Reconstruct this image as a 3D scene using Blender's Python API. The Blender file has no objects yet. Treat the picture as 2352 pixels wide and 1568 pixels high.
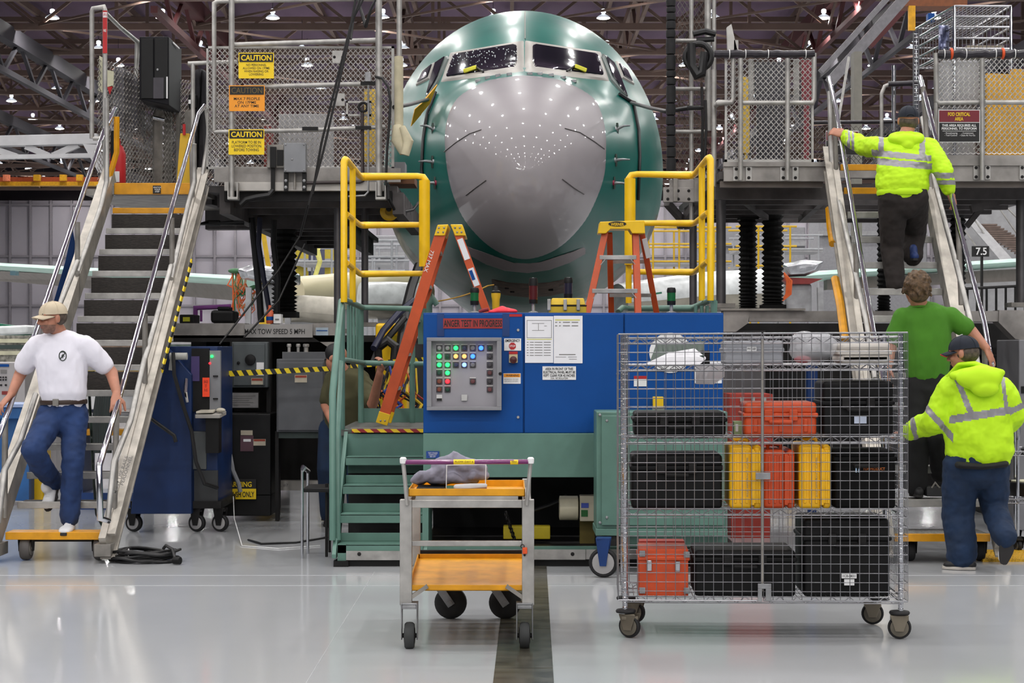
import bpy, math, random
from mathutils import Vector, Matrix
from mathutils.bvhtree import BVHTree
from math import sin, cos, pi, radians, sqrt
random.seed(7)
SC = bpy.context.scene
COL = SC.collection
# ---------- camera, world, exposure ----------
F = 4130.0; CX = 1176.0; HY = 800.0; HC = 1.54
cam_d = bpy.data.cameras.new('camera'); cam = bpy.data.objects.new('camera', cam_d); COL.objects.link(cam)
cam_d.sensor_width = 36; cam_d.lens = 36*F/2352; cam_d.shift_y = 16/2352.0
cam_d.clip_start = .1; cam_d.clip_end = 900
cam.location = (0, 0, HC); cam.rotation_euler = (pi/2, 0, 0)
SC.camera = cam
w = bpy.data.worlds.new('hall_ambient'); SC.world = w; w.use_nodes = True
w.node_tree.nodes['Background'].inputs[0].default_value = (.80, .84, 1.0, 1)
w.node_tree.nodes['Background'].inputs[1].default_value = .08
SC.view_settings.view_transform = 'Standard'; SC.view_settings.look = 'None'
SC.view_settings.exposure = 0.32; SC.view_settings.gamma = 1
SC.cycles.use_denoising = True; SC.cycles.use_adaptive_sampling = True; SC.cycles.adaptive_threshold = .02
SC.cycles.max_bounces = 5; SC.cycles.diffuse_bounces = 3; SC.cycles.glossy_bounces = 3; SC.cycles.caustics_reflective = False; SC.cycles.caustics_refractive = False
LAMP_W = 520.0

def X(px, d): return (px-CX)*d/F
def Z(py, d): return HC+(HY-py)*d/F
def P(px, py, d): return Vector((X(px, d), d, Z(py, d)))

# ---------- materials ----------
def lin(c):
    c = c/255.0
    return c/12.92 if c <= .04045 else ((c+.055)/1.055)**2.4
MATS = {}
def M(name, rgb=(128, 128, 128), rough=.5, metal=0., var=.18, scale=6., bump=0., emit=0., alpha=1., coat=0., spec=None, stretch=None, trans=0.):
    if name in MATS: return MATS[name]
    m = bpy.data.materials.new(name); m.use_nodes = True; MATS[name] = m
    nt = m.node_tree; b = nt.nodes['Principled BSDF']
    col = tuple(lin(c) for c in rgb)
    b.inputs['Roughness'].default_value = rough; b.inputs['Metallic'].default_value = metal
    if coat: b.inputs['Coat Weight'].default_value = coat; b.inputs['Coat Roughness'].default_value = .08
    if spec is not None: b.inputs['Specular IOR Level'].default_value = spec
    if trans: b.inputs['Transmission Weight'].default_value = trans
    if alpha < 1: b.inputs['Alpha'].default_value = alpha
    if emit:
        b.inputs['Emission Color'].default_value = (*col, 1); b.inputs['Emission Strength'].default_value = emit
    b.inputs['Base Color'].default_value = (*col, 1)
    if var or bump:
        tc = nt.nodes.new('ShaderNodeTexCoord'); mp = nt.nodes.new('ShaderNodeMapping')
        nt.links.new(tc.outputs['Object'], mp.inputs[0])
        if stretch: mp.inputs['Scale'].default_value = stretch
        nz = nt.nodes.new('ShaderNodeTexNoise'); nz.inputs['Scale'].default_value = scale
        nz.inputs['Detail'].default_value = 5
        nt.links.new(mp.outputs[0], nz.inputs['Vector'])
        if var:
            mx = nt.nodes.new('ShaderNodeMix'); mx.data_type = 'RGBA'
            mx.inputs[6].default_value = (*[min(1, c*(1+var*.6)) for c in col], 1)
            mx.inputs[7].default_value = (*[c*max(0, 1-var*1.4) for c in col], 1)
            rp = nt.nodes.new('ShaderNodeMapRange'); rp.inputs[1].default_value = .3; rp.inputs[2].default_value = .7
            nt.links.new(nz.outputs[0], rp.inputs[0]); nt.links.new(rp.outputs[0], mx.inputs[0])
            nt.links.new(mx.outputs[2], b.inputs['Base Color'])
        if bump:
            bp = nt.nodes.new('ShaderNodeBump'); bp.inputs['Strength'].default_value = bump; bp.inputs['Distance'].default_value = .01
            nt.links.new(nz.outputs[0], bp.inputs['Height']); nt.links.new(bp.outputs[0], b.inputs['Normal'])
    return m

def stripes(name, c1, c2, period, direction=(1, 0, 1), rough=.5):
    """diagonal hazard stripes"""
    m = bpy.data.materials.new(name); m.use_nodes = True; MATS[name] = m
    nt = m.node_tree; b = nt.nodes['Principled BSDF']; b.inputs['Roughness'].default_value = rough
    tc = nt.nodes.new('ShaderNodeTexCoord'); dt = nt.nodes.new('ShaderNodeVectorMath'); dt.operation = 'DOT_PRODUCT'
    dt.inputs[1].default_value = Vector(direction)/period
    nt.links.new(tc.outputs['Object'], dt.inputs[0])
    fr = nt.nodes.new('ShaderNodeMath'); fr.operation = 'FRACT'; nt.links.new(dt.outputs['Value'], fr.inputs[0])
    gt = nt.nodes.new('ShaderNodeMath'); gt.operation = 'GREATER_THAN'; gt.inputs[1].default_value = .5; nt.links.new(fr.outputs[0], gt.inputs[0])
    mx = nt.nodes.new('ShaderNodeMix'); mx.data_type = 'RGBA'
    mx.inputs[6].default_value = (*[lin(c) for c in c1], 1); mx.inputs[7].default_value = (*[lin(c) for c in c2], 1)
    nt.links.new(gt.outputs[0], mx.inputs[0]); nt.links.new(mx.outputs[2], b.inputs['Base Color'])
    return m

ALU = M('brushed_aluminium', (176, 174, 170), .42, .55, .22, 9, .05)
ALUD = M('worn_aluminium', (140, 136, 130), .5, .4, .3, 7, .1)
CHROME = M('polished_steel', (225, 226, 230), .12, 1., .05)
STEEL = M('galvanised_steel', (150, 151, 153), .4, .6, .25, 14)
ZINC = M('zinc_wire', (172, 172, 176), .3, .85, .1, 20)
DARK = M('dark_steel', (32, 31, 31), .6, .2, .4, 6, spec=.3)
BLACK = M('black_plastic', (13, 13, 14), .5, 0, .3, 8, spec=.3)
RUBBER = M('black_rubber', (24, 24, 26), .75, 0, .3, 20)
BELLOW = M('black_bellows', (12, 12, 12), .8, 0, .2)
YEL = M('safety_yellow', (236, 190, 6), .38, 0, .08, 6, coat=.2)
YELO = M('orange_yellow_paint', (216, 150, 4), .42, 0, .16, 10)
TEAL = M('seafoam_paint', (90, 126, 114), .42, 0, .12, 5)
BLUE = M('blue_enamel', (0, 70, 142), .42, 0, .08, 3, spec=.25)
BLUED = M('dark_blue_enamel', (8, 52, 110), .4, 0, .2, 4)
WHITE = M('white_sheet', (228, 228, 228), .6, 0, .04)
PAPER = M('paper', (232, 232, 236), .8, 0, .03)
INK = M('black_ink', (18, 18, 18), .6, 0, 0)
INKG = M('grey_ink', (120, 118, 116), .7, 0, 0)
RED = M('red_paint', (176, 22, 26), .5, 0, .1)
MAROON = M('maroon_print', (110, 18, 34), .5, 0, .05)
GREYP = M('grey_cabinet_paint', (128, 130, 134), .5, 0, .1, 5)
WIREB = M('black_cable', (16, 16, 18), .5, 0, .1)
SIGNY = M('sign_yellow', (238, 202, 10), .5, 0, .05)
SIGNO = M('sign_orange', (238, 152, 30), .5, 0, .05)
FIBRE = M('orange_fibreglass', (196, 78, 28), .42, 0, .12, 8)

# ---------- mesh helper ----------
ORG = {}
XF = None
class MB:
    def __init__(s): s.v = []; s.f = []; s.m = []; s.cur = 0
    def mat(s, i): s.cur = i; return s
    def add(s, vs, fs):
        o = len(s.v); s.v += [tuple(v) for v in vs]; s.f += [tuple(i+o for i in f) for f in fs]; s.m += [s.cur]*len(fs); return s
    def box(s, x0, x1, y0, y1, z0, z1):
        if x0 > x1: x0, x1 = x1, x0
        if y0 > y1: y0, y1 = y1, y0
        if z0 > z1: z0, z1 = z1, z0
        return s.add([(x0,y0,z0),(x1,y0,z0),(x1,y1,z0),(x0,y1,z0),(x0,y0,z1),(x1,y0,z1),(x1,y1,z1),(x0,y1,z1)],
                     [(0,3,2,1),(4,5,6,7),(0,1,5,4),(1,2,6,5),(2,3,7,6),(3,0,4,7)])
    def pbox(s, px0, py0, px1, py1, d, dep):
        """box whose front face covers a measured rectangle at distance d"""
        return s.box(X(px0, d), X(px1, d), d, d+dep, Z(py1, d), Z(py0, d))
    def hexa(s, a, b):
        """two quads (lists of 4 points) joined"""
        n = len(a)
        return s.add(list(a)+list(b), [tuple(range(n))[::-1], tuple(range(n, 2*n))]+[(i, (i+1) % n, n+(i+1) % n, n+i) for i in range(n)])
    def prism(s, pts, vec):
        vec = Vector(vec); return s.hexa([Vector(p) for p in pts], [Vector(p)+vec for p in pts])
    def beam(s, p, q, w, h, up=(0, 0, 1)):
        p = Vector(p); q = Vector(q); t = (q-p).normalized(); up = Vector(up)
        if abs(t.dot(up)) > .98: up = Vector((0, 1, 0))
        a = t.cross(up).normalized()*(w/2); b = a.cross(t).normalized()*(h/2)
        return s.hexa([p-a-b, p+a-b, p+a+b, p-a+b], [q-a-b, q+a-b, q+a+b, q-a+b])
    def tube(s, pts, r, n=8, closed=False, caps=True, flat=None):
        pts = [Vector(p) for p in pts]; k = len(pts)
        rs = r if isinstance(r, (list, tuple)) else [r]*k
        o = []; nv = None
        for i in range(k):
            a = pts[i-1] if (i > 0 or closed) else pts[i]
            b = pts[(i+1) % k] if (i < k-1 or closed) else pts[i]
            t1 = (pts[i]-a); t2 = (b-pts[i])
            if t1.length < 1e-9: t1 = t2
            if t2.length < 1e-9: t2 = t1
            t1 = t1.normalized(); t2 = t2.normalized(); t = (t1+t2)
            t = t.normalized() if t.length > 1e-6 else t1
            if nv is None:
                nv = t.orthogonal().normalized()
                if flat is not None:
                    fl = Vector(flat); nv = (fl-t*fl.dot(t)).normalized()
            else:
                nv = nv-t*nv.dot(t)
                nv = nv.normalized() if nv.length > 1e-6 else t.orthogonal().normalized()
            bn = t.cross(nv)
            rr = rs[i]; ra, rb = rr if isinstance(rr, (tuple, list)) else (rr, rr)
            mit = 1/max(.5, sqrt(max(0, (1+t1.dot(t2))/2)))
            for j in range(n):
                an = 2*pi*(j+.5)/n
                o.append(pts[i]+nv*cos(an)*ra*mit+bn*sin(an)*rb*mit)
        fs = []
        for i in range(k if closed else k-1):
            i2 = (i+1) % k
            for j in range(n):
                j2 = (j+1) % n; fs.append((i*n+j, i*n+j2, i2*n+j2, i2*n+j))
        if caps and not closed:
            fs.append(tuple(range(n))[::-1]); fs.append(tuple((k-1)*n+j for j in range(n)))
        return s.add(o, fs)
    def cyl(s, p, q, r, r2=None, n=20): return s.tube([p, q], [r, r if r2 is None else r2], n)
    def lathe(s, o, ax, prof, n=24):
        """profile of (radius, distance along axis)"""
        o = Vector(o); ax = Vector(ax).normalized(); a = ax.orthogonal().normalized(); b = ax.cross(a)
        vs = []; fs = []; k = len(prof)
        for (r, t) in prof:
            for j in range(n):
                an = 2*pi*j/n; vs.append(o+ax*t+a*cos(an)*r+b*sin(an)*r)
        for i in range(k-1):
            for j in range(n):
                j2 = (j+1) % n; fs.append((i*n+j, i*n+j2, (i+1)*n+j2, (i+1)*n+j))
        if prof[0][0] > 1e-6: fs.append(tuple(range(n))[::-1])
        if prof[-1][0] > 1e-6: fs.append(tuple((k-1)*n+j for j in range(n)))
        return s.add(vs, fs)
    def ell(s, c, r, R=None, nu=20, nv=12):
        c = Vector(c); r = r if isinstance(r, (tuple, list)) else (r, r, r)
        vs = []; fs = []
        for i in range(nv+1):
            th = pi*i/nv
            for j in range(nu):
                ph = 2*pi*j/nu; v = Vector((r[0]*sin(th)*cos(ph), r[1]*sin(th)*sin(ph), r[2]*cos(th)))
                vs.append(c+(R @ v if R else v))
        for i in range(nv):
            for j in range(nu):
                j2 = (j+1) % nu; fs.append((i*nu+j, (i+1)*nu+j, (i+1)*nu+j2, i*nu+j2))
        return s.add(vs, fs)
    def torus(s, c, ax, R, r, n=32, m=10):
        c = Vector(c); ax = Vector(ax).normalized(); a = ax.orthogonal().normalized(); b = ax.cross(a)
        return s.tube([c+a*cos(2*pi*i/n)*R+b*sin(2*pi*i/n)*R for i in range(n)], r, m, closed=True)
    def grid(s, f, nu, nv):
        """surface f(u,v) with u, v in 0..1"""
        vs = [f(i/nu, j/nv) for j in range(nv+1) for i in range(nu+1)]
        return s.add(vs, [(j*(nu+1)+i, j*(nu+1)+i+1, (j+1)*(nu+1)+i+1, (j+1)*(nu+1)+i) for j in range(nv) for i in range(nu)])
    def emesh(s, o, ux, uz, W, H, px=.046, pz=.026, r=.0032):
        """expanded metal: zig-zag strands that touch to make diamonds"""
        o = Vector(o); ux = Vector(ux).normalized(); uz = Vector(uz).normalized()
        nx = max(2, int(W/(px/2))); nz = max(1, int(H/pz))
        for j in range(nz+1):
            s.tube([o+ux*(W*i/nx)+uz*min(H, max(0, (j+(.5 if (i+j) % 2 == 0 else -.5))*pz)) for i in range(nx+1)], r, 3, caps=False)
        return s
    def build(s, name, mat, parent=None, bevel=0, seg=2, smooth=35, solid=0, local=False, kind=None, label=None, sub=0):
        off = Vector((0, 0, 0)) if (parent is None or local) else ORG.get(parent.name, Vector((0, 0, 0)))
        me = bpy.data.meshes.new(name)
        if XF: s.v = [XF(v) for v in s.v]
        me.from_pydata([(v[0]-off[0], v[1]-off[1], v[2]-off[2]) for v in s.v], [], s.f)
        for m in (mat if isinstance(mat, (list, tuple)) else [mat]): me.materials.append(m)
        if any(s.m): me.polygons.foreach_set('material_index', s.m)
        me.update()
        if smooth:
            me.polygons.foreach_set('use_smooth', [True]*len(me.polygons))
            if smooth < 180: me.set_sharp_from_angle(angle=radians(smooth))
        o = bpy.data.objects.new(name, me); COL.objects.link(o)
        if parent is not None: o.parent = parent; ORG[o.name] = off
        if solid:
            q = o.modifiers.new('solid', 'SOLIDIFY'); q.thickness = solid; q.offset = 0
        if bevel:
            q = o.modifiers.new('bevel', 'BEVEL'); q.width = bevel; q.segments = seg; q.limit_method = 'ANGLE'; q.angle_limit = radians(40); q.harden_normals = True
        if sub:
            q = o.modifiers.new('sub', 'SUBSURF'); q.levels = sub; q.render_levels = sub
        if kind: o['kind'] = kind
        if label: o['label'] = label
        return o

def thing(name, label, cat, loc=(0, 0, 0), group=None, kind=None, rz=0):
    o = bpy.data.objects.new(name, None); COL.objects.link(o); o.empty_display_size = .1
    if XF: loc = XF(loc)
    o.location = loc; o.rotation_euler = (0, 0, rz); ORG[o.name] = Vector(loc)
    o['label'] = label; o['category'] = cat
    if group: o['group'] = group
    if kind: o['kind'] = kind
    return o
def tag(o, label, cat, group=None, kind=None):
    o['label'] = label; o['category'] = cat
    if group: o['group'] = group
    if kind: o['kind'] = kind
    return o
def dup(root, loc, label=None, rz=None, scale=None):
    def cp(o, par):
        c = o.copy(); COL.objects.link(c)
        if par is not None: c.parent = par
        for ch in o.children: cp(ch, c)
        return c
    r = cp(root, None); r.location = loc
    if label: r['label'] = label
    if rz is not None: r.rotation_euler = (0, 0, rz)
    if scale: r.scale = scale
    return r
def B(name, mat, parent, *a, **k):
    """one box part"""
    return MB().box(*a).build(name, mat, parent, **k)
def PB(name, mat, parent, *a, **k):
    return MB().pbox(*a).build(name, mat, parent, **k)

def text(parent, s, px, py, d, hpx, mat, wpx=None, name='lettering', bold=.012, R=None, at=None, align='CENTER'):
    """lettering facing the viewer, centred at the given place; hpx cap height, wpx width"""
    cu = bpy.data.curves.new(name, 'FONT'); cu.body = s; cu.align_x = align; cu.align_y = 'CENTER'
    cu.offset = bold; cu.resolution_u = 3; cu.size = 1; cu.space_line = .95
    to = bpy.data.objects.new(name, cu); COL.objects.link(to)
    bpy.context.view_layer.update()
    me = bpy.data.meshes.new_from_object(to.evaluated_get(bpy.context.evaluated_depsgraph_get()))
    bpy.data.objects.remove(to); bpy.data.curves.remove(cu)
    xs = [v.co.x for v in me.vertices]; ys = [v.co.y for v in me.vertices]
    if not xs: return None
    mx, my = (min(xs)+max(xs))/2, (min(ys)+max(ys))/2
    sy = hpx*d/F/(max(ys)-min(ys)); sx = (wpx*d/F)/(max(xs)-min(xs)) if wpx else sy
    c = at if at is not None else P(px, py, d); off = ORG.get(parent.name, Vector((0, 0, 0)))
    me.materials.clear(); me.materials.append(mat)
    for v in me.vertices:
        q = Vector(((v.co.x-mx)*sx, 0, (v.co.y-my)*sy))
        if R is not None: q = R @ q
        q = c+q
        v.co = (Vector(XF(q)) if XF else q)-off
    me.update()
    o = bpy.data.objects.new(name, me); COL.objects.link(o); o.parent = parent; ORG[o.name] = off
    return o

def blob(name, pieces, mat, parent, vox=.012, smooth=6, fac=.5, label=None, extra=None):
    """one continuous surface grown from overlapping limbs"""
    mb = pieces; off = ORG.get(parent.name, Vector((0, 0, 0))) if parent else Vector((0, 0, 0))
    me = bpy.data.meshes.new(name+'_raw'); me.from_pydata([tuple(Vector(XF(v) if XF else v)-off) for v in mb.v], [], mb.f); me.update()
    t = bpy.data.objects.new(name+'_raw', me); COL.objects.link(t)
    q = t.modifiers.new('r', 'REMESH'); q.mode = 'VOXEL'; q.voxel_size = vox
    if smooth:
        q = t.modifiers.new('s', 'SMOOTH'); q.iterations = smooth; q.factor = fac
    bpy.context.view_layer.update()
    nm = bpy.data.meshes.new_from_object(t.evaluated_get(bpy.context.evaluated_depsgraph_get()))
    bpy.data.objects.remove(t); bpy.data.meshes.remove(me)
    nm.name = name; nm.materials.clear()
    for m in (mat if isinstance(mat, (list, tuple)) else [mat]): nm.materials.append(m)
    nm.polygons.foreach_set('use_smooth', [True]*len(nm.polygons))
    if extra:
        for p in nm.polygons:
            p.material_index = extra(p.center+off)
    nm.update()
    o = bpy.data.objects.new(name, nm); COL.objects.link(o)
    if parent: o.parent = parent; ORG[o.name] = off
    if label: o['label'] = label
    return o
from mathutils import noise as mnoise
def wrinkle(o, amp, sc, stretch=(1,1,1)):
    me = o.data; off = ORG.get(o.name, Vector((0,0,0)))
    ns = [v.normal.copy() for v in me.vertices]
    for v, n_ in zip(me.vertices, ns):
        q = Vector((v.co.x*stretch[0], v.co.y*stretch[1], v.co.z*stretch[2]))*sc
        v.co += n_*amp*(mnoise.noise(q)+.5*mnoise.noise(q*2.1))
    me.update()
def limb(mb, pts, rad, n=14, flat=None):
    """tapering chain with round ends"""
    pts = [Vector(p) for p in pts]; rs = [(r if isinstance(r, (tuple, list)) else (r, r)) for r in rad]
    p0, p1 = pts[0], pts[-1]
    t0 = (pts[0]-pts[1]).normalized(); t1 = (pts[-1]-pts[-2]).normalized()
    if len(pts) > 2 and any((pts[i]-pts[i-1]).normalized().dot((pts[i+1]-pts[i]).normalized()) < .75 for i in range(1, len(pts)-1)) and max(rs[0]) > .045:
        for i in range(len(pts)-1): limb(mb, pts[i:i+2], rs[i:i+2], n, flat)
        return mb
    pre = []; prr = []; post = []; por = []
    for a in (85, 60, 30):
        a = radians(a); m0 = min(rs[0]); m1 = min(rs[-1])
        pre.append(p0+t0*m0*sin(a)); prr.append((rs[0][0]*cos(a), rs[0][1]*cos(a)))
        post.insert(0, p1+t1*m1*sin(a)); por.insert(0, (rs[-1][0]*cos(a), rs[-1][1]*cos(a)))
    mb.tube(pre+pts+post, prr+rs+por, n, flat=flat)
    return mb
# ================= the hall =================
def floor_mat():
    m = bpy.data.materials.new('glossy_epoxy_floor'); m.use_nodes = True; nt = m.node_tree; b = nt.nodes['Principled BSDF']
    tc = nt.nodes.new('ShaderNodeTexCoord')
    n1 = nt.nodes.new('ShaderNodeTexNoise'); n1.inputs['Scale'].default_value = .7; n1.inputs['Detail'].default_value = 6
    nt.links.new(tc.outputs['Object'], n1.inputs['Vector'])
    mx = nt.nodes.new('ShaderNodeMix'); mx.data_type = 'RGBA'
    mx.inputs[6].default_value = (.38, .395, .41, 1); mx.inputs[7].default_value = (.45, .46, .47, 1)
    nt.links.new(n1.outputs[0], mx.inputs[0]); nt.links.new(mx.outputs[2], b.inputs['Base Color'])
    n2 = nt.nodes.new('ShaderNodeTexNoise'); n2.inputs['Scale'].default_value = 1.6; n2.inputs['Detail'].default_value = 3
    nt.links.new(tc.outputs['Object'], n2.inputs['Vector'])
    rp = nt.nodes.new('ShaderNodeMapRange'); rp.inputs[3].default_value = .07; rp.inputs[4].default_value = .16
    nt.links.new(n2.outputs[0], rp.inputs[0]); nt.links.new(rp.outputs[0], b.inputs['Roughness'])
    n3 = nt.nodes.new('ShaderNodeTexNoise'); n3.inputs['Scale'].default_value = 3.5; n3.inputs['Detail'].default_value = 2
    nt.links.new(tc.outputs['Object'], n3.inputs['Vector'])
    bp = nt.nodes.new('ShaderNodeBump'); bp.inputs['Strength'].default_value = .05; bp.inputs['Distance'].default_value = .004
    nt.links.new(n3.outputs[0], bp.inputs['Height']); nt.links.new(bp.outputs[0], b.inputs['Normal'])
    b.inputs['IOR'].default_value = 1.5
    return m
MB().add([(-140,-130,0),(140,-130,0),(140,262,0),(-140,262,0)], [(0,1,2,3)]).build('floor', floor_mat(), kind='structure', smooth=0)
TRENCH = M('dark_trench_cover', (86, 84, 74), .22, .2, .35, 9)
tr = MB()
for k in range(16):
    y0 = 5.0+k*1.22; y1 = y0+1.205
    f = lambda y: -.125+.0115*(y-5)
    tr.prism([(f(y0), y0, 0), (f(y0)+.28, y0, 0), (f(y1)+.28, y1, 0), (f(y1), y1, 0)], (0, 0, .003))
tr.build('trim_1', TRENCH, kind='structure')
SEAM = M('pale_floor_seam', (186, 188, 192), .3, 0, .1)
sm = MB(); sm.box(-14, 14, 12.2, 12.212, 0, .0015); sm.box(-14, 14, 11.68, 11.69, 0, .0015)
sm.box(-.95, -.947, 3, 12.4, 0, .0012); sm.build('trim_2', SEAM, kind='structure')
# roof deck
DECK = M('dark_roof_deck', (104, 82, 106), .8, 0, .3, .25, stretch=(1, .15, 1))
MB().box(-150, 150, -135, 268, 29, 29.4).build('ceiling', DECK, kind='structure', smooth=0)
# back wall of tall ribbed doors
WALLP = M('pale_door_panels', (150, 146, 154), .7, 0, .1, .12)
RIB = M('door_rib_steel', (116, 112, 118), .6, 0, .1)
wb = MB(); wb.box(-140, 140, 255, 256, 0, 22.5); wb.build('wall_back', WALLP, kind='structure', smooth=0)
rb = MB()
x = -74
while x < 74:
    rb.box(x-.16, x+.16, 254.6, 255, 0, 22.5); x += 2.9
for z in (7.6, 14.6, 21.9): rb.box(-75, 75, 254.65, 255, z-.15, z+.15)
rb.build('trim_3', RIB, kind='structure', smooth=0)
MB().box(-140, 140, 258, 259, 0, 29).build('wall_end', M('dark_end_wall', (40, 36, 42), .8, 0, .2, .2), kind='structure', smooth=0)
# roof trusses
TRB = M('brown_roof_steel', (122, 102, 92), .7, .0, .25, .2)
TRG = M('grey_roof_steel', (62, 60, 66), .7, 0, .2, .3)
TRR = M('red_oxide_steel', (84, 36, 38), .7, 0, .2, .3)
nt_ = 3
for k in range(14):
    y = 113+10.4*k
    t = MB(); n = 14; w0 = 76
    t.beam((-w0, y, 27.9), (w0, y, 27.9), .4, .4); t.beam((-w0, y, 23.6), (w0, y, 23.6), .42, .45)
    for i in range(n):
        xa = -w0+2*w0*i/n; xb = -w0+2*w0*(i+1)/n; xm = (xa+xb)/2
        t.beam((xa, y, 23.6), (xm, y, 27.9), .2, .2); t.beam((xm, y, 27.9), (xb, y, 23.6), .2, .2)
        if i % 2 == 0: t.beam((xm, y, 23.6), (xm, y, 27.9), .22, .22)
        if k < 13:
            t.beam((xa if k % 2 else xb, y, 23.6), (xb if k % 2 else xa, y+10.4, 23.7), .14, .14)
            (t.beam((xa, y, 27.9), (xa, y+10.4, 23.6), .16, .16) if i % 2 else None)
    nt_ += 1; t.build('trim_%d' % nt_, TRB, kind='structure', smooth=0)
for (x, z, m, w0) in ((-34.5, 23.0, TRG, 1.1), (-21.5, 24.5, TRR, 1.2), (-46, 22.4, TRG, .9), (24.5, 23.2, TRG, .9), (22, 25.5, TRR, 1.0), (36, 22.6, TRG, .9), (-8, 27, TRB, .7), (9, 27, TRB, .7)):
    t = MB(); t.beam((x, 108, z), (x, 254, z), w0*.7, w0); t.beam((x, 108, z-2.6), (x, 254, z-2.6), w0*.35, w0*.35)
    y = 110
    while y < 250:
        t.beam((x, y, z), (x, y+4, z-2.6), .25, .25); t.beam((x, y+4, z-2.6), (x, y+8, z), .25, .25); y += 8
    nt_ += 1; t.build('trim_%d' % nt_, m, kind='structure', smooth=0)
t = MB()
for x in [-68.4+7.6*i for i in range(19)]: t.beam((x, 108, 28.4), (x, 256, 28.4), .3, .5)
nt_ += 1; t.build('trim_%d' % nt_, TRB, kind='structure', smooth=0)
# big raking roof braces seen above the right platforms
t = MB(); t.beam(P(1885, 165, 60), P(2062, -30, 60), .3, .18); t.beam(P(1905, 190, 60), P(2100, -30, 60), .3, .34)
nt_ += 1; t.build('trim_%d' % nt_, M('raking_brace_steel', (120, 118, 122), .5, .2, .15), kind='structure', smooth=0)
t = MB(); t.beam(P(1990, 100, 75), P(2110, -30, 75), .5, .6)
nt_ += 1; t.build('trim_%d' % nt_, TRR, kind='structure', smooth=0)
# pendant lamps; the light of each sits in its reflector
LENS = M('lamp_lens', (255, 250, 240), .5, 0, 0, emit=9)
HOUS = M('lamp_reflector', (214, 222, 232), .35, .2, 0, emit=.55)
BALL = M('lamp_top_glow', (240, 244, 250), .4, 0, 0, emit=1.6)
def lamp_proto():
    r = thing('pendant_lamp', 'round high bay lamp hanging below the roof trusses', 'lamp', (0, 0, 24), group='high bay lamps in the roof')
    MB().lathe((0, 0, 24), (0, 0, 1), [(.48, 0), (.47, .05), (.38, .13), (.20, .24), (.12, .3), (.12, .34)], 16).build('reflector', HOUS, r)
    MB().lathe((0, 0, 23.97), (0, 0, 1), [(0, -.06), (.2, -.045), (.36, -.01), (.46, .03), (.46, .032)], 16).build('lens', LENS, r)
    MB().lathe((0, 0, 24.34), (0, 0, 1), [(.1, 0), (.17, .05), (.17, .24), (.1, .30), (.02, .32)], 12).build('ballast_housing', BALL, r)
    MB().cyl((0, 0, 24.6), (0, 0, 26.2), .02, n=6).build('hanger', TRG, r)
    ld = bpy.data.lights.new('lamp_light', 'AREA'); ld.shape = 'DISK'; ld.size = .7; ld.energy = LAMP_W; ld.color = (1, .98, .955)
    lo = bpy.data.objects.new('lamp_light', ld); COL.objects.link(lo); lo.parent = r; lo.location = (0, 0, -.14)
    return r
lp = lamp_proto(); first = True
def put(x, y, z):
    global first
    if first: lp.location = (x, y, z); first = False
    else: dup(lp, (x, y, z))
for j in range(-8, 14):
    y = 124+10.4*j if j >= -1 else 124+12.5*j
    if y < 100: nx = 4; st = 15.2
    else: nx = 4 if y < 150 else (6 if y < 190 else 8); st = 7.6
    if y < 100: nx = 4; st = 9.0
    for i in range(-nx, nx+1): put(-1.3+st*i+(.8 if (j % 3 == 1) else 0), y, 24.3-(.4 if j % 2 else 0))
for j in range(0, 12):
    for i in range(-4, 5): put(-1.3+9*i, 12-12*j, 24.2)
# ================= the green aircraft nose =================
AX = .15
def skin_mat():
    m = bpy.data.materials.new('green_primer_skin'); m.use_nodes = True; nt = m.node_tree; b = nt.nodes['Principled BSDF']
    tc = nt.nodes.new('ShaderNodeTexCoord')
    nz = nt.nodes.new('ShaderNodeTexNoise'); nz.inputs['Scale'].default_value = 2.2; nz.inputs['Detail'].default_value = 8
    nt.links.new(tc.outputs['Object'], nz.inputs['Vector'])
    mx = nt.nodes.new('ShaderNodeMix'); mx.data_type = 'RGBA'
    mx.inputs[6].default_value = (.002, .088, .070, 1); mx.inputs[7].default_value = (.007, .135, .108, 1)
    nt.links.new(nz.outputs[0], mx.inputs[0])
    nt.links.new(mx.outputs[2], b.inputs['Base Color'])
    b.inputs['Metallic'].default_value = .0; b.inputs['Specular IOR Level'].default_value = .25
    rp = nt.nodes.new('ShaderNodeMapRange'); rp.inputs[3].default_value = .30; rp.inputs[4].default_value = .46
    nt.links.new(nz.outputs[0], rp.inputs[0]); nt.links.new(rp.outputs[0], b.inputs['Roughness'])
    b.inputs['Coat Weight'].default_value = .25; b.inputs['Coat Roughness'].default_value = .2
    return m
SKIN = skin_mat()
BARE = M('bare_skin_metal', (64, 76, 70), .45, .35, .25, 3, 0, coat=.2)
RADM = M('grey_radome_gloss', (150, 145, 148), .42, 0, .03, 2, 0, coat=1)
RADM.node_tree.nodes['Principled BSDF'].inputs['Coat Roughness'].default_value = .03
GRAYB = M('grey_band', (150, 140, 142), .5, 0, .06)
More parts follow.
